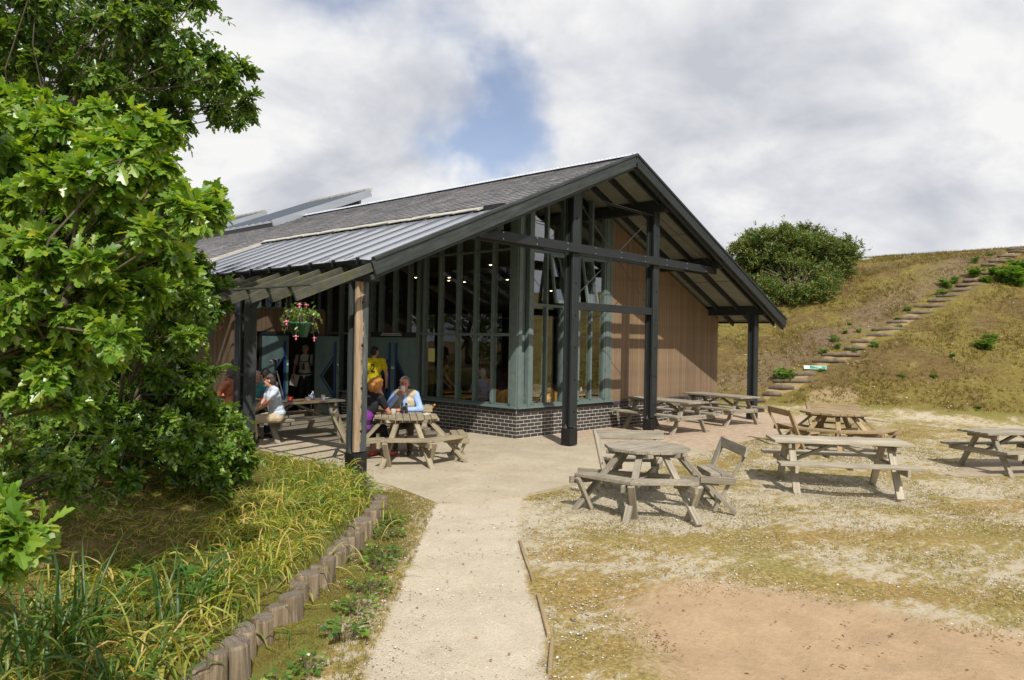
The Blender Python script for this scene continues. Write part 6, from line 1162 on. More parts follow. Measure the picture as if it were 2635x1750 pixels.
# ------------------------------------------------------------------ log edging of the bed
def log_posts():
    m, nt, b = new_mat('log_side'); oc = coords(nt, 'Object', (16, 16, 1.2)); oi = N(nt.nodes, 'ShaderNodeObjectInfo')
    c = ramp(nt, noise(nt, oc, 1.3, 7, .7, .4), [(.3, (.06, .045, .03)), (.5, (.21, .165, .11)), (.72, (.40, .335, .25))]); c = mixc(nt, .6, c, ramp(nt, oi.outputs['Random'], [(0, (.7, .68, .66)), (1, (1.25, 1.15, 1.05))]), 'MULTIPLY')
    lk(nt, c, b.inputs['Base Color']); b.inputs['Roughness'].default_value = .9; bump(nt, b, noise(nt, oc, 1.5, 7, .7), 1.0, .02)
    m2, nt, b = new_mat('log_end'); oc = coords(nt, 'Object'); ws = N(nt.nodes, 'ShaderNodeTexWave', wave_type='RINGS', rings_direction='Z', ins={'Scale': 22.0, 'Distortion': 3.0, 'Detail': 3.0}); lk(nt, oc, ws.inputs[0])
    c = mixc(nt, ws.outputs[0], (.11, .09, .07), (.21, .175, .135)); c = mixc(nt, .7, c, ramp(nt, noise(nt, coords(nt, 'Object', (4, 30, 4)), 1.5, 5, .7), [(.35, (.35, .33, .32)), (.6, (1.2, 1.2, 1.2))]), 'MULTIPLY'); lk(nt, c, b.inputs['Base Color']); b.inputs['Roughness'].default_value = .9; bump(nt, b, noise(nt, oc, 30), .6, .01)
    for i, (px_, py_, zt) in enumerate(LOG_XYZ):
        p = Vector((px_, py_))
        r = random.choice((.06, .075, .085, .09, .10)) * random.uniform(.93, 1.06); H = zt + .35; mb = MB(); k = 18; prof = []
        rr = random.Random(i); ph = [rr.uniform(0, 6.28) for _ in range(4)]
        def rad(t): return r * (1 + .07 * math.sin(2 * t + ph[0]) + .05 * math.sin(3 * t + ph[1]) + .045 * math.sin(7 * t + ph[2]) + .03 * math.sin(11 * t + ph[3]))
        tilt = (rr.uniform(-.12, .12), rr.uniform(-.12, .12)); vs = []
        for z, s_ in ((-H, .98), (-H * .5, 1.0), (-.02, 1.0), (0, .93)):
            for q in range(k):
                t = 2 * math.pi * q / k; R_ = rad(t) * s_; X, Y = R_ * math.cos(t), R_ * math.sin(t); vs.append((X, Y, z + (X * tilt[0] + Y * tilt[1] if z > -.1 else 0)))
        for a in range(3):
            for q in range(k): mb.f.append((a * k + q, a * k + (q + 1) % k, (a + 1) * k + (q + 1) % k, (a + 1) * k + q))
        mb.v = vs; mb.f.append(tuple(range(3 * k, 4 * k))); me = mb.mesh('log_post', m); me.materials.append(m2); me.polygons[len(me.polygons) - 1].material_index = 1
        o = link('log_post', me, None, (p.x, p.y, zt), (rr.uniform(-.05, .05), rr.uniform(-.05, .05), rr.uniform(0, 6)))
        nth = ['nearest', 'second', 'third', 'fourth', 'fifth', 'sixth', 'seventh', 'eighth', 'ninth', 'tenth', 'eleventh', 'twelfth', 'thirteenth', 'fourteenth', 'fifteenth', 'sixteenth', 'seventeenth', 'eighteenth', 'nineteenth', 'twentieth', 'twenty-first', 'twenty-second', 'twenty-third'][i]
        tag(o, f'upright sawn log in the bed edging, {nth} from the bottom of the photo' if i else 'upright sawn log in the bed edging, nearest to the camera', 'log', 'upright logs edging the bed')
log_posts()
# timber edge of the path
for i, (a, b_) in enumerate((((-5.55, -5.16), (-6.35, -6.05)), ((-6.55, -6.28), (-7.12, -6.88)), ((-7.13, -6.92), (-7.55, -7.25)))):
    za, zb = Tz(*a), Tz(*b_); e = thing('path_edging', ['thin weathered board edging the far part of the gravel path', 'weathered board edging the middle of the gravel path, its ends exposed', 'short weathered board edging the near part of the gravel path'][i], 'board', (0, 0, 0), 0, 'boards edging the path')
    plank('edging_board', (*a, za - .018), (*b_, zb - .006), .03, .07, M['table_warm'], e)
# ------------------------------------------------------------------ hillside things
nth = ['lowest', 'second', 'third', 'fourth', 'fifth', 'sixth', 'seventh', 'eighth', 'ninth', 'tenth', 'eleventh', 'twelfth', 'thirteenth', 'fourteenth', 'fifteenth', 'sixteenth', 'seventeenth', 'eighteenth', 'nineteenth', 'twentieth', 'twenty-first', 'twenty-second', 'twenty-third', 'twenty-fourth', 'twenty-fifth', 'twenty-sixth']
M['step_wood'] = simple('step_wood', (.13, .10, .07), .9, 0, .45, 5, .8, stretch=(1, 1, 1))
for i, (a, b_) in enumerate(STEPS):
    a, b_ = Vector(a), Vector(b_); a.z = Tz(a.x, a.y); b_.z = Tz(b_.x, b_.y); e = (b_ - a) * .06; r = .085 if i < 6 else .075; mid = (a + b_) / 2 + Vector((-.05, -.03, .0)); up = Vector((0, 0, .035))
    mb = MB().path([a - e + up * .2, a + (mid - a) * .5 + up, mid + up * 1.1, b_ + (mid - b_) * .5 + up, b_ + e + up * .2], [r * .8, r * random.uniform(.9, 1.1), r * random.uniform(.95, 1.1), r, r * .8], 9)
    o = obj('log_step', mb, M['step_wood'], None, smooth=True); tag(o, f'round log step set into the hillside, {nth[i]} from the foot of the stair' if i else 'round log step lowest on the hillside stair, by the dark corner post', 'step', 'log steps up the hillside')
sg = thing('hill_sign', 'small green and white sign board lying beside the log steps', 'sign', (14.62, -.42, Tz(14.62, -.42) + .05), 0)
d = (Vector((14.75, -.75, 0)) - Vector((14.45, -.01, 0))).normalized(); sg.rotation_euler = (R(0), 0, math.atan2(d.y, d.x)); 
pl = link('sign_board', MB().box(-.36, .36, -.01, .01, -.02, .22).mesh('sign_board', simple('sign_base', (.5, .56, .52), .5, 0, .1, 4, 0)), sg, (0, 0, 0), (R(-62), 0, 0))
M['sign_green'] = simple('sign_green', (.02, .28, .17), .4, 0, .1, 4, 0)
obj('green_panel', MB().box(-.17, .345, -.014, -.0105, .0, .19), M['sign_green'], pl); obj('green_panel', MB().box(-.345, -.21, -.014, -.0105, .02, .18), simple('sign_pale', (.45, .6, .55), .4, 0, .3, 30, 0), pl)
for z, x0, x1 in ((.12, -.14, .20), (.05, -.07, .22)): obj('lettering', MB().box(x0, x1, -.017, -.0145, z, z + .035), line_print(), pl)
def tufts(name, P, mat, L, n_bl=5, wdt=.012, spread=.5, label=None, kind='stuff', parent=None):
    n = len(P); P = np.repeat(P, n_bl, 0); N_ = len(P); P = P + rng.normal(0, .5 * np.mean(L) * .5, (N_, 3)) * [1, 1, 0]
    a = rng.uniform(0, 2 * np.pi, N_); sp = rng.uniform(.1, spread, N_); D = np.stack([np.cos(a) * sp, np.sin(a) * sp, np.ones(N_)], 1)
    X, Y, Z = frames(D); BV = np.array([[-.5, 0, 0], [.5, 0, 0], [.0, 1, .1]]); BF = np.array([[0, 1, 2]])
    LL = np.repeat(np.asarray(L) * np.ones(n), n_bl) * rng.uniform(.6, 1.3, N_)
    me = inst_mesh(name, BV, BF, P, X, Y, Z, np.stack([np.full(N_, wdt), LL, LL], 1), mat); o = link(name, me, parent, kind=kind)
    if label: o['label'] = label
    return o
def sample_ground(n, x0, x1, y0, y1, cond):
    x = rng.uniform(x0, x1, n); y = rng.uniform(y0, y1, n); k = cond(x, y); x, y = x[k], y[k]; return np.stack([x, y, T(x, y) - .012], 1)
# heath tufts on the slope, denser where they are near
Ph = sample_ground(60000, 9, 40, -12, 12, lambda x, y: (hill(x, y) > .22) & (rng.uniform(0, 1, x.shape) < np.clip(1.25 - (x - 10) / 34, .15, 1)) & (np.sin(x * 1.1 + 2 * np.sin(y * .7)) * np.sin(y * 1.3 + x * .3) + rng.normal(0, .5, x.shape) > -.2))
st_mid = np.array([[(a[0] + b_[0]) / 2, (a[1] + b_[1]) / 2] for a, b_ in STEPS]); dd = np.min(np.hypot(Ph[:, None, 0] - st_mid[None, :, 0], Ph[:, None, 1] - st_mid[None, :, 1]), 1); Ph = Ph[dd > .55]
dist = np.hypot(Ph[:, 0] - CAM.x, Ph[:, 1] - CAM.y)
tufts('heath_grass', Ph, M['heath'], .05 + .06 * rng.uniform(0, 1, len(Ph)) + dist * .0012, 4, .022, 1.6, 'dry heather and grass tufts covering the hillside')
# turf in the yard and the bed
def yard(x, y):
    k = (poly_sd(x, y, PATIO) < -.03) & (poly_sd(x, y, PATH) < -.08) & (poly_sd(x, y, SAND) < .1) & (hill(x, y) < .1) & (bed_d(x, y) < -.02)
    nz = np.sin(x * 1.7 + 1.5 * np.sin(y * 1.3)) * np.sin(y * 2.1 - x * .9) + .5 * np.sin(x * 5 + y * 3) * np.sin(y * 6 - x * 4); return k & (nz + rng.normal(0, .7, x.shape) > .3)
tufts('yard_grass', sample_ground(150000, -8.5, 11, -11, -2.2, yard), M['turf'], .018, 4, .005, 1.3, 'short sparse grass and moss in the yard')
tufts('verge_grass', sample_ground(26000, -9.5, -5.0, -8, -2.4, lambda x, y: (bed_d(x, y) < 0) & (bed_d(x, y) > -1.1) & (poly_sd(x, y, PATH) < -.02) & (poly_sd(x, y, PATIO) < 0)), M['turf'], .03, 4, .005, 1.2, 'mossy verge between the logs and the path')
tufts('bed_grass', sample_ground(70000, -12, -5.05, -8, 3, lambda x, y: (bed_d(x, y) > .05) & (bed_d(x, y) < 4.5)), M['turf_bed'], .04, 4, .006, 1.1, 'fine moss and grass covering the planted bed')
tufts('dead_straw', sample_ground(9000, -11, -5.1, -8, 0, lambda x, y: (bed_d(x, y) > .08) & (bed_d(x, y) < 2.6) & (np.sin(x * 2.7 + y) * np.sin(y * 3.1 - x) + rng.normal(0, .5, x.shape) > -.1)) + [0, 0, .03], M['blade_yellow'], .16, 2, .008, 9, 'dead yellow strap leaves lying flat over the bed')
# pebbles and scraps on the gravel
def pebbles(name, P, s, label, mat, flat=.6):
    n = len(P); BV = np.array([[1, 0, 0], [-1, 0, 0], [0, 1, 0], [0, -1, 0], [0, 0, 1], [0, 0, -.6]], float); BF = np.array([[0, 2, 4], [2, 1, 4], [1, 3, 4], [3, 0, 4], [2, 0, 5], [1, 2, 5], [3, 1, 5], [0, 3, 5]])
    a = rng.uniform(0, 6.28, n); X = np.stack([np.cos(a), np.sin(a), rng.normal(0, .2, n)], 1); Y = np.stack([-np.sin(a), np.cos(a), rng.normal(0, .2, n)], 1); Z = np.tile([0, 0, 1.], (n, 1))
    S = s * rng.uniform(.4, 1.5, (n, 1)) * np.stack([rng.uniform(.7, 1.3, n), rng.uniform(.6, 1, n), rng.uniform(.4, .8, n) * flat], 1); P = P.copy(); P[:, 2] += .012 + S[:, 2] * .3
    me = inst_mesh(name, BV, BF, P - [0, 0, .012], X, Y, Z, S, mat, True); o = link(name, me, kind='stuff'); o['label'] = label
M['pebble'] = leaf_mat('pebble', [(0, (.16, .15, .145)), (.3, (.34, .30, .25)), (.6, (.5, .45, .37)), (.85, (.66, .62, .56)), (1, (.75, .73, .70))], 0, .8, .2)
pebbles('path_gravel', sample_ground(16000, -10, -3.6, -9, -3.3, lambda x, y: (poly_sd(x, y, PATH) > -.15) & (np.hypot(x + 11.4, y + 10.4) < 8.5)), .006, 'fine gravel scattered over the path', M['pebble'])
pebbles('path_stones', sample_ground(1500, -10.5, -3.6, -10, -3.3, lambda x, y: (poly_sd(x, y, PATH) > -.5)), .013, 'larger loose stones on and beside the path', M['pebble'])
pebbles('yard_stones', sample_ground(2600, -8, 9, -11, -2.5, lambda x, y: (poly_sd(x, y, PATIO) < -.05) & (bed_d(x, y) < -.1) & (poly_sd(x, y, SAND) < -.1) & (poly_sd(x, y, PATH) < 0)), .015, 'larger pale stones in the yard', M['pebble'])
pebbles('yard_gravel', sample_ground(60000, -8, 8, -11, -2.5, lambda x, y: (poly_sd(x, y, PATIO) < -.05) & (poly_sd(x, y, PATH) < 0) & (poly_sd(x, y, SAND) < 0) & (bed_d(x, y) < -.1)), .008, 'loose stones and gravel in the yard', M['pebble'])
pebbles('hill_stones', sample_ground(2500, 9, 34, -9, 4, lambda x, y: (hill(x, y) > .05)), .03, 'pale stones showing on the hillside', M['pebble'])
M['dry_leaf'] = leaf_mat('dry_leaf', [(0, (.10, .05, .02)), (.5, (.22, .11, .04)), (1, (.35, .22, .09))], .1, .8, .1)
def litter(name, P, s, label):
    n = len(P); BV = np.array([[-.5, 0, 0], [0, -.3, .12], [.5, 0, 0], [0, .3, .1]]); a = rng.uniform(0, 6.28, n); X = np.stack([np.cos(a), np.sin(a), rng.normal(0, .15, n)], 1); Y = np.stack([-np.sin(a), np.cos(a), rng.normal(0, .15, n)], 1)
    P = P.copy(); P[:, 2] += .018; o = link(name, inst_mesh(name, BV, np.array([[0, 1, 2, 3]]), P, X, Y, np.tile([0, 0, 1.], (n, 1)), s * rng.uniform(.5, 1.4, n), M['dry_leaf']), kind='stuff'); o['label'] = label
litter('fallen_leaves', np.vstack([sample_ground(500, .2, 3.2, -2.6, -1.0, lambda x, y: np.hypot((x - 1.6) / 1.5, (y + 1.75) / .6) < rng.uniform(.2, 1, x.shape)), sample_ground(130, -4.6, 8, -3.6, -.3, lambda x, y: x > -99), sample_ground(240, -9.8, -4.5, -8, -3, lambda x, y: poly_sd(x, y, PATH) > -.5), sample_ground(160, -8, -3, -9.6, -6.5, lambda x, y: poly_sd(x, y, SAND) > -.1), sample_ground(500, -7.5, -3, -10, -6.8, lambda x, y: (poly_sd(x, y, SAND) > -.1) & (np.sin(x * 3.1) * np.sin(y * 4.3 + x) > .2)), sample_ground(900, -11, -6, -6.5, 0, lambda x, y: bed_d(x, y) > .2)]) + [0, 0, .004], .03, 'small brown fallen leaves')

# ------------------------------------------------------------------ leaves
def oak_leaf(lobes=3):
    """lobed outline folded along the midrib; y runs from the stalk to the tip, unit length"""
    pr = [(.0, .0), (.045, .05), (.14, .20), (.08, .27), (.27, .46), (.13, .50), (.30, .72), (.14, .74), (.12, .90), (0, 1.0)]
    v = []; f = []
    for s in (1, -1):
        o = len(v); mids = []
        for x, y in pr: v.append((s * x * 1.05, y, .28 * x - .12 * y * y)); 
        for x, y in pr: v.append((0, y, -.12 * y * y))
        n = len(pr)
        for i in range(n - 1):
            q = (o + i, o + i + 1, o + n + i + 1, o + n + i); f.append(q if s < 0 else tuple(reversed(q)))
    return np.array(v), np.array(f)
OAKV, OAKF = oak_leaf()
def small_leaf():
    v = np.array([(0, 0, 0), (.16, .22, .05), (.10, .34, .02), (.28, .56, .08), (.12, .66, .02), (.15, .85, .0), (0, 1, -.1), (-.15, .85, 0), (-.12, .66, .02), (-.28, .56, .08), (-.10, .34, .02), (-.16, .22, .05), (0, .5, -.04)], float)
    f = np.array([(12, i, (i + 1) % 12, (i + 1) % 12) for i in range(12)]); f = f[:, :3]; return v, f
SMV, SMF = small_leaf()
def tree(name, label, cat, base, blobs, leaf, lsize, mat, twigs=7, per=10, trunk_r=.14, parts=0, hang=.35, group=None, limbs=7, droop=.25, tw_r=.005, seed=1, lim_r=.35, spray=.12):
    global rng
    rng = np.random.default_rng(seed); rr = random.Random(seed); t = thing(name, label, cat, base, 0, group); base = Vector(base)
    bl = [Vector(b[:3]) for b in blobs]; rad = [b[3] for b in blobs]; cen = sum(bl, Vector()) / len(bl)
    # trunk, then limbs to cluster centres chosen by farthest-point, then branches to each blob
    seeds = [min(range(len(bl)), key=lambda i: (bl[i] - cen).length)]
    while len(seeds) < min(limbs, len(bl)): seeds.append(max(range(len(bl)), key=lambda i: min((bl[i] - bl[s]).length for s in seeds)))
    top = base + (cen - base) * .45 + Vector((0, 0, .1)); L = lambda p: p - base
    mb = MB(); pts = [L(base - Vector((0, 0, .2))), L(base.lerp(top, .35) + Vector((.06, -.05, .1))), L(base.lerp(top, .7) + Vector((-.05, .04, .15))), L(top)]; mb.path(pts, [trunk_r * 1.25, trunk_r, trunk_r * .85, trunk_r * .7], 9); tk = obj('trunk', mb, M['bark'], t, smooth=True)
    hubs = {}
    for s in seeds:
        c = bl[s]; h = top.lerp(c, .6); bend = top.lerp(h, .5) + Vector((rr.uniform(-.2, .2), rr.uniform(-.2, .2), rr.uniform(0, .3))) * (h - top).length * .4
        mb = MB(); mb.path([L(top.lerp(base, .15)), L(bend), L(h)], [trunk_r * .6, trunk_r * lim_r * 1.1, trunk_r * lim_r * .7], 7); obj('limb', mb, M['bark'], tk, smooth=True); hubs[s] = h
    br = MB(); P = []; D = []
    for i, (c, r) in enumerate(zip(bl, rad)):
        s = min(seeds, key=lambda q: (hubs[q] - c).length); h = top.lerp(hubs[s], rr.uniform(.45, 1.0)); md = h.lerp(c, .5) + Vector((rr.uniform(-1, 1), rr.uniform(-1, 1), rr.uniform(-.2, .8))) * (c - h).length * .12
        br.path([L(h), L(md), L(c)], [.010, .008, tw_r * 1.2], 4)
        for _ in range(twigs):
            u = Vector((rr.gauss(0, 1), rr.gauss(0, 1), rr.gauss(0, 1) * .8)).normalized(); tip = c + u * r * (rr.uniform(.6, 1.15) if rr.random() > spray else rr.uniform(1.4, 2.3)) + Vector((0, 0, -droop * r * rr.uniform(0, 1.2))); m_ = c.lerp(tip, .55) + Vector((0, 0, .08 * r))
            br.path([L(c), L(m_), L(tip)], [tw_r, tw_r * .7, tw_r * .3], 3)
            d = (tip - c).normalized(); n = per
            for k in range(n):
                q = .25 + .8 * k / n; p = c.lerp(m_, q / .55) if q < .55 else m_.lerp(tip, (q - .55) / .5)
                side = Vector((rr.gauss(0, 1), rr.gauss(0, 1), rr.gauss(0, .7))).normalized(); ld = (d * rr.uniform(.3, 1.0) + side * .8 + Vector((0, 0, -hang * rr.uniform(0, 1.6)))).normalized()
                P.append(tuple(L(p))); D.append(tuple(ld))
    bo = obj('branches', br, M['twig'], tk, kind='stuff'); 
    P = np.array(P); D = np.array(D); n = len(P); BV, BF = leaf
    # blades face mostly upward and outward, with scatter
    Y = D / np.linalg.norm(D, axis=1, keepdims=True); up = np.tile([0, 0, 1.], (n, 1)) + rng.normal(0, .5, (n, 3)) + (P - P.mean(0)) * .12
    X = np.cross(Y, up); X /= np.linalg.norm(X, axis=1, keepdims=True); Z = np.cross(X, Y); S = lsize * rng.uniform(.6, 1.25, n)
    far = np.ones(n, bool)
    if parts:
        dcam = np.linalg.norm(P + np.array(base) - np.array(CAM), axis=1); V_ = P + np.array(base) - np.array(CAM); u_ = V_ @ np.array(RGT); w_ = V_ @ np.array(FWD); z_ = V_ @ np.array(UPV)
        vis = (np.abs(u_ / w_) < .66) & (np.abs(z_ / w_) < .44); score = np.where(vis, dcam, 1e9); idx = np.argsort(score)[:parts]; far[idx] = False
    me = inst_mesh('foliage', BV, BF, P[far], X[far], Y[far], Z[far], S[far], mat); fo = link('foliage', me, t, kind='stuff')
    if parts:
        lm = [np_mesh('leaf', BV * lsize * k, BF, mat) for k in (.8, 1.0, 1.2)]
        for j in idx:
            o = bpy.data.objects.new('leaf', lm[j % 3]); COL.objects.link(o); o.parent = fo; o.matrix_local = Matrix(((X[j, 0], Y[j, 0], Z[j, 0], P[j, 0]), (X[j, 1], Y[j, 1], Z[j, 1], P[j, 1]), (X[j, 2], Y[j, 2], Z[j, 2], P[j, 2]), (0, 0, 0, 1)))
    return t
rx = random.Random(5)
def extra(c, s, n, r): return [(c[0] + rx.gauss(0, s[0]), c[1] + rx.gauss(0, s[1]), c[2] + rx.gauss(0, s[2]), r) for _ in range(n)]
g0 = lambda x, y: (x, y, Tz(x, y))
tree('oak_tree', 'large-leaved bright green oak nearest the camera at the left edge', 'tree', g0(-11.4, -4.6), NEAR + EDGE + LEFTN[::3], (OAKV, OAKF), .108, M['leaf_oak'], 13, 12, .16, 300, .45, seed=11, tw_r=.004)
tree('oak_tree', 'tall darker oak reaching over the porch roof against the sky', 'tree', g0(-10.3, 1.0), UPPER + SMALL + extra((-9.6, .6, 6.2), (.9, .9, .9), 34, .5), (SMV, SMF), .125, M['leaf_dark'], 17, 14, .2, 0, .3, seed=12, limbs=10, tw_r=.006)
tree('oak_sapling', 'bushy young oak spreading low in front of the porch', 'tree', g0(-8.3, -1.3), LOW + LOW2 + MID + FILL + extra((-8.7, -.4, 1.0), (.4, .5, .3), 14, .35), (SMV, SMF), .10, M['leaf_bush'], 15, 13, .05, 0, .25, seed=13, limbs=9, tw_r=.004)
tree('oak_seedling', 'small leafy oak branch low at the left edge above the mulch', 'tree', g0(-10.2, -3.7), TINY + extra((-9.35, -3.2, .8), (.35, .3, .12), 12, .22), (SMV, SMF), .075, M['leaf_bush'], 10, 10, .015, 0, .15, seed=14, limbs=4, tw_r=.003)
# thicket further back on the left, seen through the leaves and in the glass
for i, (x, y, r, h, l) in enumerate(((-12, 14, 2.6, 6.0, 'tall dark tree beyond the building end'), (-18, 17, 3.0, 7.0, 'tallest dark tree far behind the oaks'), (-20, 11, 2.8, 6.0, 'broad dark tree far left behind the oaks'), (-13, 4, 1.8, 3.0, 'dark shrub behind the oaks, nearest the porch corner'), (-15.5, 8, 2.4, 4.5, 'dark tree behind the oaks on the left'), (-11.5, 10, 2.0, 3.4, 'dark shrub beyond the porch end'), (-16, 1, 2.2, 4.0, 'dark tree left of the oaks'))):
    bb = [(x + rx.gauss(0, r * .45), y + rx.gauss(0, r * .45), Tz(x, y) + abs(rx.gauss(h * .5, h * .28)), .6) for _ in range(36)]
    tree('background_tree', l, 'tree', g0(x, y), bb, (SMV, SMF), .2, M['leaf_dark'], 9, 8, .12, 0, .3, 'trees behind the oaks', limbs=6, seed=20 + i)
# gorse on the hill
def gorse():
    global rng
    rng = np.random.default_rng(31); bx, by = 22.1, 3.3; t = thing('gorse_bush', 'big dark green rounded gorse bush on the hillside beside the roof edge', 'bush', g0(bx, by))
    base = np.array([bx, by, Tz(bx, by)]); rr = random.Random(3); P = []; D = []
    mb = MB()
    cen = Vector((np.mean([g[0] for g in GORSE]), np.mean([g[1] for g in GORSE]), np.mean([g[2] for g in GORSE])))
    more = [(cen.x + rr.gauss(0, .9), cen.y + rr.gauss(0, .9), cen.z - .5 + rr.gauss(0, .5), .6) for _ in range(24)]
    for k in range(16): a = k * .393; q = bx + 1.25 * math.cos(a), by + 1.25 * math.sin(a); more.append((q[0], q[1], Tz(*q) + .45, .5))
    for x, y, z, r in GORSE + more:
        c = Vector((x, y, z)) - Vector(base); mb.path([(0, 0, 0), c * .4 + Vector((0, 0, .2)), c * .6], [.05, .03, .008], 5)
        for _ in range(42):
            u = Vector((rr.gauss(0, 1), rr.gauss(0, 1), rr.gauss(0, 1) + .25)).normalized(); q = c + u * r * rr.uniform(.35, .86); L = rr.uniform(.12, .26) * (rr.uniform(1.4, 2.4) if rr.random() < .17 else 1); sd = (u + Vector((0, 0, .8))).normalized()
            for k in range(18):
                f = k / 18; p = q + sd * L * f * 1.3 + Vector((rr.gauss(0, .035), rr.gauss(0, .035), rr.gauss(0, .03))); P.append(tuple(p)); D.append(tuple((sd * .6 + Vector((rr.gauss(0, 1), rr.gauss(0, 1), rr.gauss(0, .7)))).normalized()))
    obj('stems', mb, M['bark'], t, kind='stuff'); P = np.array(P); D = np.array(D); X, Y, Z = frames(D); BV = np.array([[-.5, 0, 0], [.5, 0, 0], [.25, 1, .1], [-.25, 1, -.1]]); n = len(P)
    link('foliage', inst_mesh('foliage', BV, np.array([[0, 1, 2, 3]]), P, X, Y, Z, np.stack([rng.uniform(.035, .06, n), rng.uniform(.08, .15, n), np.full(n, .05)], 1), M['gorse']), t, kind='stuff')
gorse()
def frond_plant(name, lab, x, y, z, w, h, mat, group, seed, cat='fern', n=None):
    rr = random.Random(seed); P = []; D = []; t = thing(name, lab, cat, (x, y, z), 0, group); n = n or max(14, int(70 * w)); mb = MB()
    for _ in range(n):
        a = rr.uniform(0, 6.28); q = rr.uniform(0, w * .6); L = h * rr.uniform(.6, 1.2); o = Vector((math.cos(a) * q, math.sin(a) * q, 0)); a2 = a + rr.gauss(0, .6); out = Vector((math.cos(a2), math.sin(a2), 0)) * L * rr.uniform(.2, .8)
        o.z = Tz(x + o.x, y + o.y) - z
        pts = [o, o + out * .4 + Vector((0, 0, L * .7)), o + out + Vector((0, 0, L * rr.uniform(.6, .95)))]; mb.path(pts, [.004, .003, .002], 3)
        for k in range(9):
            f = k / 9; p = pts[0].lerp(pts[1], f * 2) if f < .5 else pts[1].lerp(pts[2], f * 2 - 1)
            for s in (-1, 1): P.append(tuple(p)); sd = Vector((-math.sin(a2), math.cos(a2), 0)) * s; D.append(tuple((sd + out * .5 / max(L, .01) + Vector((0, 0, rr.uniform(-.2, .3)))).normalized()))
    obj('stalks', mb, M['twig'], t, kind='stuff'); P = np.array(P); D = np.array(D); X, Y, Z = frames(D, rng.uniform(-.5, .5, len(D))); m_ = len(P)
    link('fronds', inst_mesh('fronds', SMV, SMF, P, X, Y, Z, rng.uniform(.7, 1.2, m_) * max(.05, h * .35), mat), t, kind='stuff'); return t
usedf = set()
for i, (x, y, z, w, h) in enumerate(FERN):
    ds = [(math.hypot((a[0] + c[0]) / 2 - x, (a[1] + c[1]) / 2 - y), k) for k, (a, c) in enumerate(STEPS)]; dmin, k = min(ds)
    size = 'tiny' if w < .13 else 'small' if w < .22 else 'bushy'; side = 'left' if y > (STEPS[k][0][1] + STEPS[k][1][1]) / 2 else 'right'
    if x > 26.9 and y < -3.7: lab = 'bright bracken at the right edge, ' + ('biggest lower clump' if x < 27.25 else 'largest and brightest clump' if x < 28 else 'upper clump nearest the top steps')
    elif dmin > 1.2: lab = size + ' bracken clump alone on the open slope, ' + ('upper of the bright pair' if x > 20 else 'lower of the bright pair' if x > 19 else 'low down' if x < 15 else 'part-way down, left' if x < 16 else 'part-way down, right' if x < 17 else 'midway up')
    else:
        lab = f'{size} bracken clump {side} of the {nth[k]} log step'
        for alt in ('', ', lower one', ', outer one', ', third one'):
            if lab + alt not in usedf: lab += alt; break
    usedf.add(lab)
    frond_plant('bracken', lab, x, y, z, w, max(h, .12), M['fern'], 'bracken clumps on the hillside', 100 + i)
# ------------------------------------------------------------------ strap-leaved plants of the bed
def strap_clump(x, y, n, L, lean, mat, lab, seed, width=.018, az=None, spread=.12, flat=.0):
    rr = random.Random(seed); z = Tz(x, y) - .02; t = thing('daylily_clump', lab, 'plant', (x, y, z), 0, 'strap-leaved plants in the bed'); V = []; F = []; K = 7
    def blade(V, F, a, l, ln, w, off, twist):
        side = Vector((-math.sin(a), math.cos(a), 0)); out = Vector((math.cos(a), math.sin(a), 0)); o = len(V); p = Vector(off); ang = math.pi / 2 - ln * rr.uniform(.15, .5)
        kink = rr.randint(3, K - 1) if rr.random() < .25 else -1
        for k in range(K + 1):
            f = k / K; ww = w * (1 - f ** 2.2) * (.75 + .5 * math.sin(min(1, f * 3) * 1.57)) / 1.25 + .0006; s2 = (side * math.cos(twist * f) + Vector((0, 0, 1)) * math.sin(twist * f)); lift = Vector((0, 0, ww * .35))
            V += [tuple(p - s2 * ww * .5 + lift), tuple(p), tuple(p + s2 * ww * .5 + lift)]
            d = out * math.cos(ang) + Vector((0, 0, 1)) * math.sin(ang); p = p + d * (l / K); ang -= ln * (1.9 / K) * (.5 + f * 1.2)
            if k == kink: ang -= .9
            g = .012 + f * .02 - z + Tz(x + p.x, y + p.y) if True else 0
            if p.z < g: p.z = g; ang = max(ang, -.12)
        for k in range(K): q = o + 3 * k; F += [(q, q + 1, q + 4, q + 3), (q + 1, q + 2, q + 5, q + 4)]
    big = []; 
    for i in range(n):
        a = rr.uniform(0, 6.28) if az is None else rr.gauss(az, .7); l = L * rr.uniform(.55, 1.2); off = (rr.gauss(0, spread), rr.gauss(0, spread), 0)
        off = (off[0], off[1], Tz(x + off[0], y + off[1]) - z); blade(V, F, a, l, lean * rr.uniform(.4, 1.5) + flat, width * rr.uniform(.6, 1.2), off, rr.gauss(0, .8))
    link('leaves', np_mesh('leaves', np.array(V), np.array(F), mat), t, kind='stuff')
    return t
SC = []
rs = random.Random(77)
DK, YL, GR = M['blade_dark'], M['blade_yellow'], M['blade']
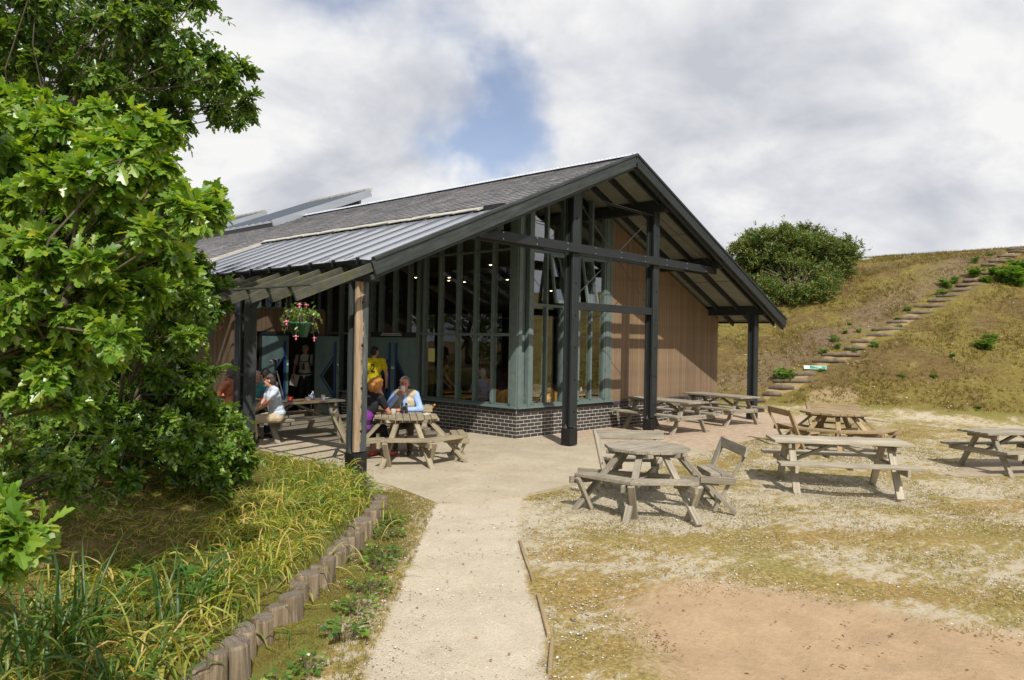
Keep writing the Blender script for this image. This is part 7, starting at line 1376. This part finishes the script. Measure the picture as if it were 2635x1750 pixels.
near_cl = [(-9.78, -5.42, 52, .66, .75, DK, 'dark green strap-leaved clump standing tallest at the lower left', .022), (-9.20, -5.35, 34, .6, .75, DK, 'dark green strap-leaved clump between the tall clump and the logs', .02), (-10.15, -5.55, 44, .6, 1.2, DK, 'dark strap-leaved clump at the bottom left corner', .02), (-9.45, -5.95, 40, .55, 1.7, GR, 'sprawling strap leaves behind the nearest logs', .02), (-9.80, -6.05, 30, .55, 1.5, DK, 'strap-leaved clump at the bottom edge left of the white stone', .02), (-9.45, -4.45, 30, .55, 2.2, YL, 'fallen yellow strap leaves on the mulch bank', .018),
 (-9.9, -4.75, 36, .5, 1.6, DK, 'low dark strap leaves at the left edge under the big oak leaves', .018), (-9.05, -5.6, 26, .5, 2.2, YL, 'yellow strap leaves lying flat across the moss behind the logs', .016), (-9.3, -4.9, 30, .5, 1.9, GR, 'green strap leaves sprawling over the moss beside the brambles', .017), (-10.0, -5.15, 30, .55, 1.7, GR, 'green strap leaves sprawling left of the tallest clump', .018), (-9.6, -5.72, 24, .5, 2.4, YL, 'straw-coloured strap leaves lying flat below the tallest clump', .016)]
for i, (x, y, n, L, ln, m_, lab, w) in enumerate(near_cl): strap_clump(x, y, n, L, ln, m_, lab, 200 + i, w)
spots = [(-9.0, -4.9), (-8.9, -4.3), (-8.55, -4.75), (-8.3, -4.15), (-8.25, -4.9), (-7.95, -4.35), (-7.75, -4.75), (-7.6, -3.95), (-7.35, -4.3), (-7.15, -3.7), (-7.0, -4.0), (-6.85, -3.3), (-6.6, -3.7), (-6.45, -3.1), (-6.3, -3.4), (-6.1, -2.7), (-5.95, -3.0), (-7.7, -3.4), (-7.2, -3.0), (-6.6, -2.5), (-8.0, -3.7), (-5.75, -2.3), (-6.2, -2.1), (-8.75, -5.35), (-8.1, -4.6), (-7.3, -3.75), (-6.75, -3.5), (-5.45, -1.6), (-5.6, -1.0)]
desc = ['yellowing', 'fresh green', 'pale green', 'straw-tipped', 'tangled yellow', 'thin-leaved green', 'dry-tipped']
used = set()
def place(x, y):
    d = bed_d(x, y); w = 'hard behind the logs' if d < .4 else 'a step behind the logs' if d < .75 else 'in mid bed' if d < 1.2 else 'at the back of the bed'
    return w + ', ' + ('near the camera' if x < -8.6 else 'below the low oak' if x < -7.8 else 'halfway to the patio' if x < -7.05 else 'nearing the patio' if x < -6.4 else 'close to the patio' if x < -5.9 else 'on the patio edge')
for i, (x, y) in enumerate(spots):
    m_ = (YL, GR, GR, YL, YL, GR, YL)[i % 7]; pl_ = place(x, y); k = i % 7
    for q in range(7):
        lab = f'{desc[(k + q) % 7]} strap-leaved clump {pl_}'
        if lab not in used: break
    used.add(lab)
    strap_clump(x, y, 30 + i % 5 * 6, .36 + .03 * (i % 4), 1.9 + .35 * (i % 3), m_, lab, 300 + i, .013 + .002 * (i % 3), spread=.2)
# broad-leaved weeds
def weed(x, y, r, h, n, lab, seed, mat, ls=.06, name='leafy_weed', leaf=None, group='leafy weeds along the bed'):
    global rng
    rng = np.random.default_rng(seed); z = Tz(x, y) - .01; t = thing(name, lab, 'plant', (x, y, z), 0, group); a = rng.uniform(0, 6.28, n); q = r * np.sqrt(rng.uniform(0, 1, n)); P = np.stack([q * np.cos(a), q * np.sin(a), rng.uniform(.25, 1, n) * h * (1 - .5 * q / r)], 1)
    P[:, 2] += T(x + P[:, 0], y + P[:, 1]) - z
    mb = MB()
    for p in P[::2]: mb.path([(p[0] * .4, p[1] * .4, Tz(x + p[0] * .4, y + p[1] * .4) - z - .01), tuple(p)], [.003, .0015], 3)
    obj('stems', mb, M['twig'], t, kind='stuff'); D = np.stack([np.cos(a), np.sin(a), rng.uniform(-.3, .5, n)], 1); X, Y, Z = frames(D, rng.uniform(-.6, .6, n)); BV, BF = leaf or (SMV, SMF); BV = BV * [1.6, 1, 1]
    link('leaves', inst_mesh('leaves', BV, BF, P, X, Y, Z, ls * rng.uniform(.6, 1.3, n), mat), t, kind='stuff')
weed(-9.0, -4.75, .33, .16, 60, 'broad-leaved bramble patch in the middle of the bed', 41, M['fern'], .10, 'bramble')
weed(-9.75, -5.0, .12, .12, 12, 'small yellow-green broad-leaved plant among the dark strap leaves', 42, M['fern'], .10, 'bramble')
weed(-8.25, -5.95, .13, .16, 34, 'dark broad-leaved bramble in front of the logs by the path', 43, M['leaf_dark'], .08, 'bramble')
for i, (x, y, r) in enumerate(((-9.0, -6.35, .16), (-8.7, -6.2, .1), (-7.9, -5.6, .16), (-7.55, -5.3, .18), (-7.2, -4.95, .18), (-6.95, -4.7, .2), (-6.5, -4.15, .2), (-6.2, -3.8, .2), (-5.25, -1.9, .22), (-5.3, -1.3, .2), (-5.6, -2.6, .2), (-7.0, -3.5, .16))):
    weed(x, y, r, .13 if i < 8 else .2, int(115 * r * 4), ['feathery weed growing at the foot of the logs near the camera', 'small weed at the foot of the nearest logs', 'thistle-like weed in front of the middle logs', 'spreading weed in front of the middle logs, next along', 'low nettle by the logs towards the patio', 'low nettle by the logs, second towards the patio', 'bright green nettle patch at the far logs', 'bright green nettle patch where the logs end', 'dark nettle beside the peeling corner post', 'nettle left of the peeling corner post', 'nettle at the patio edge behind the logs', 'nettle among the yellow strap leaves'][i], 50 + i, M['fern'] if i % 2 else M['leaf_bush'], .045)
o = obj('white_stone', MB().ball((0, 0, 0), (.075, .05, .035), 12, 8), simple('stone', (.55, .5, .42), .8, 0, .2, 14, .5), None, True, loc=(-9.62, -6.13, Tz(-9.62, -6.13) + .02)); tag(o, 'pale rounded stone half hidden by strap leaves near the bottom edge', 'stone')
# ------------------------------------------------------------------ hanging baskets
def basket(x, y, z, zt, lab, seed, nl=260):
    global rng
    rng = np.random.default_rng(seed); t = thing('hanging_basket', lab, 'hanging basket', (x, y, z), 0, 'hanging flower baskets'); obj('pot', MB().lathe([(.09, 0), (.135, .17), (.145, .175), (.145, .195), (.125, .195), (.12, .16), (.001, .16)], n=20), M['basket_green'], t, True)
    for a in (0, 120, 240): obj('chain', MB().tube((.13 * math.cos(R(a)), .13 * math.sin(R(a)), .19), (0, 0, zt - z - .05), .003, n=4), M['steel'], t)
    obj('hook', MB().path([(0, 0, zt - z - .06), (0, 0, zt - z - .02), (.0, .0, zt - z)], [.005] * 3, 5), M['steel'], t); P = []; D = []; tips = []; mb = MB()
    for i in range(22):
        a = i * 2.4 + rng.uniform(-.3, .3); L = rng.uniform(.14, .29); c_, s_ = math.cos(a), math.sin(a); drop = rng.uniform(-.12, .12); pts = [Vector((c_ * .06, s_ * .06, .18)), Vector((c_ * L * .5, s_ * L * .5, .32 + rng.uniform(0, .1))), Vector((c_ * L, s_ * L, .25 + drop)), Vector((c_ * L * 1.2, s_ * L * 1.2, .12 + drop))]
        if i % 6 == 0: pts = [pts[0], Vector((c_ * .05, s_ * .05, .32)), Vector((c_ * .08, s_ * .08, .45))]
        mb.path(pts, [.004] * len(pts), 3); tips.append(pts[-1])
        for k in range(nl // 22):
            f = k / (nl / 22) * (len(pts) - 1); j = int(f); p = pts[j].lerp(pts[min(j + 1, len(pts) - 1)], f - j) + Vector(rng.normal(0, .02, 3)); P.append(tuple(p)); D.append(tuple(rng.normal(0, 1, 3) + [c_ * .5, s_ * .5, 0]))
    obj('stems', mb, M['twig'], t, kind='stuff'); P = np.array(P); X, Y, Z = frames(np.array(D)); link('foliage', inst_mesh('foliage', SMV * [1.5, 1, 1], SMF, P, X, Y, Z, rng.uniform(.035, .06, len(P)), M['leaf_bush']), t, kind='stuff')
    for i in range(0, 22, 4):
        p = tips[i] - Vector((0, 0, .03)); f = MB(); f.ball(p, (.014, .014, .022), 7, 5)
        for q in range(5): a = q * 1.257; f.beam(p + Vector((0, 0, -.005)), p + Vector((math.cos(a) * .035, math.sin(a) * .035, .005)), .018, .005)
        f.ball(p - Vector((0, 0, .03)), (.012, .012, .018), 7, 5); obj('flower', f, M['petal'], t)
basket(-6.05, -1.7, 2.0, 2.46, 'green hanging basket of pink fuchsias below the nearest rafter end', 61)
basket(-6.1, .95, 1.95, 2.45, 'hanging basket of pink fuchsias mostly hidden behind the oak leaves', 62)
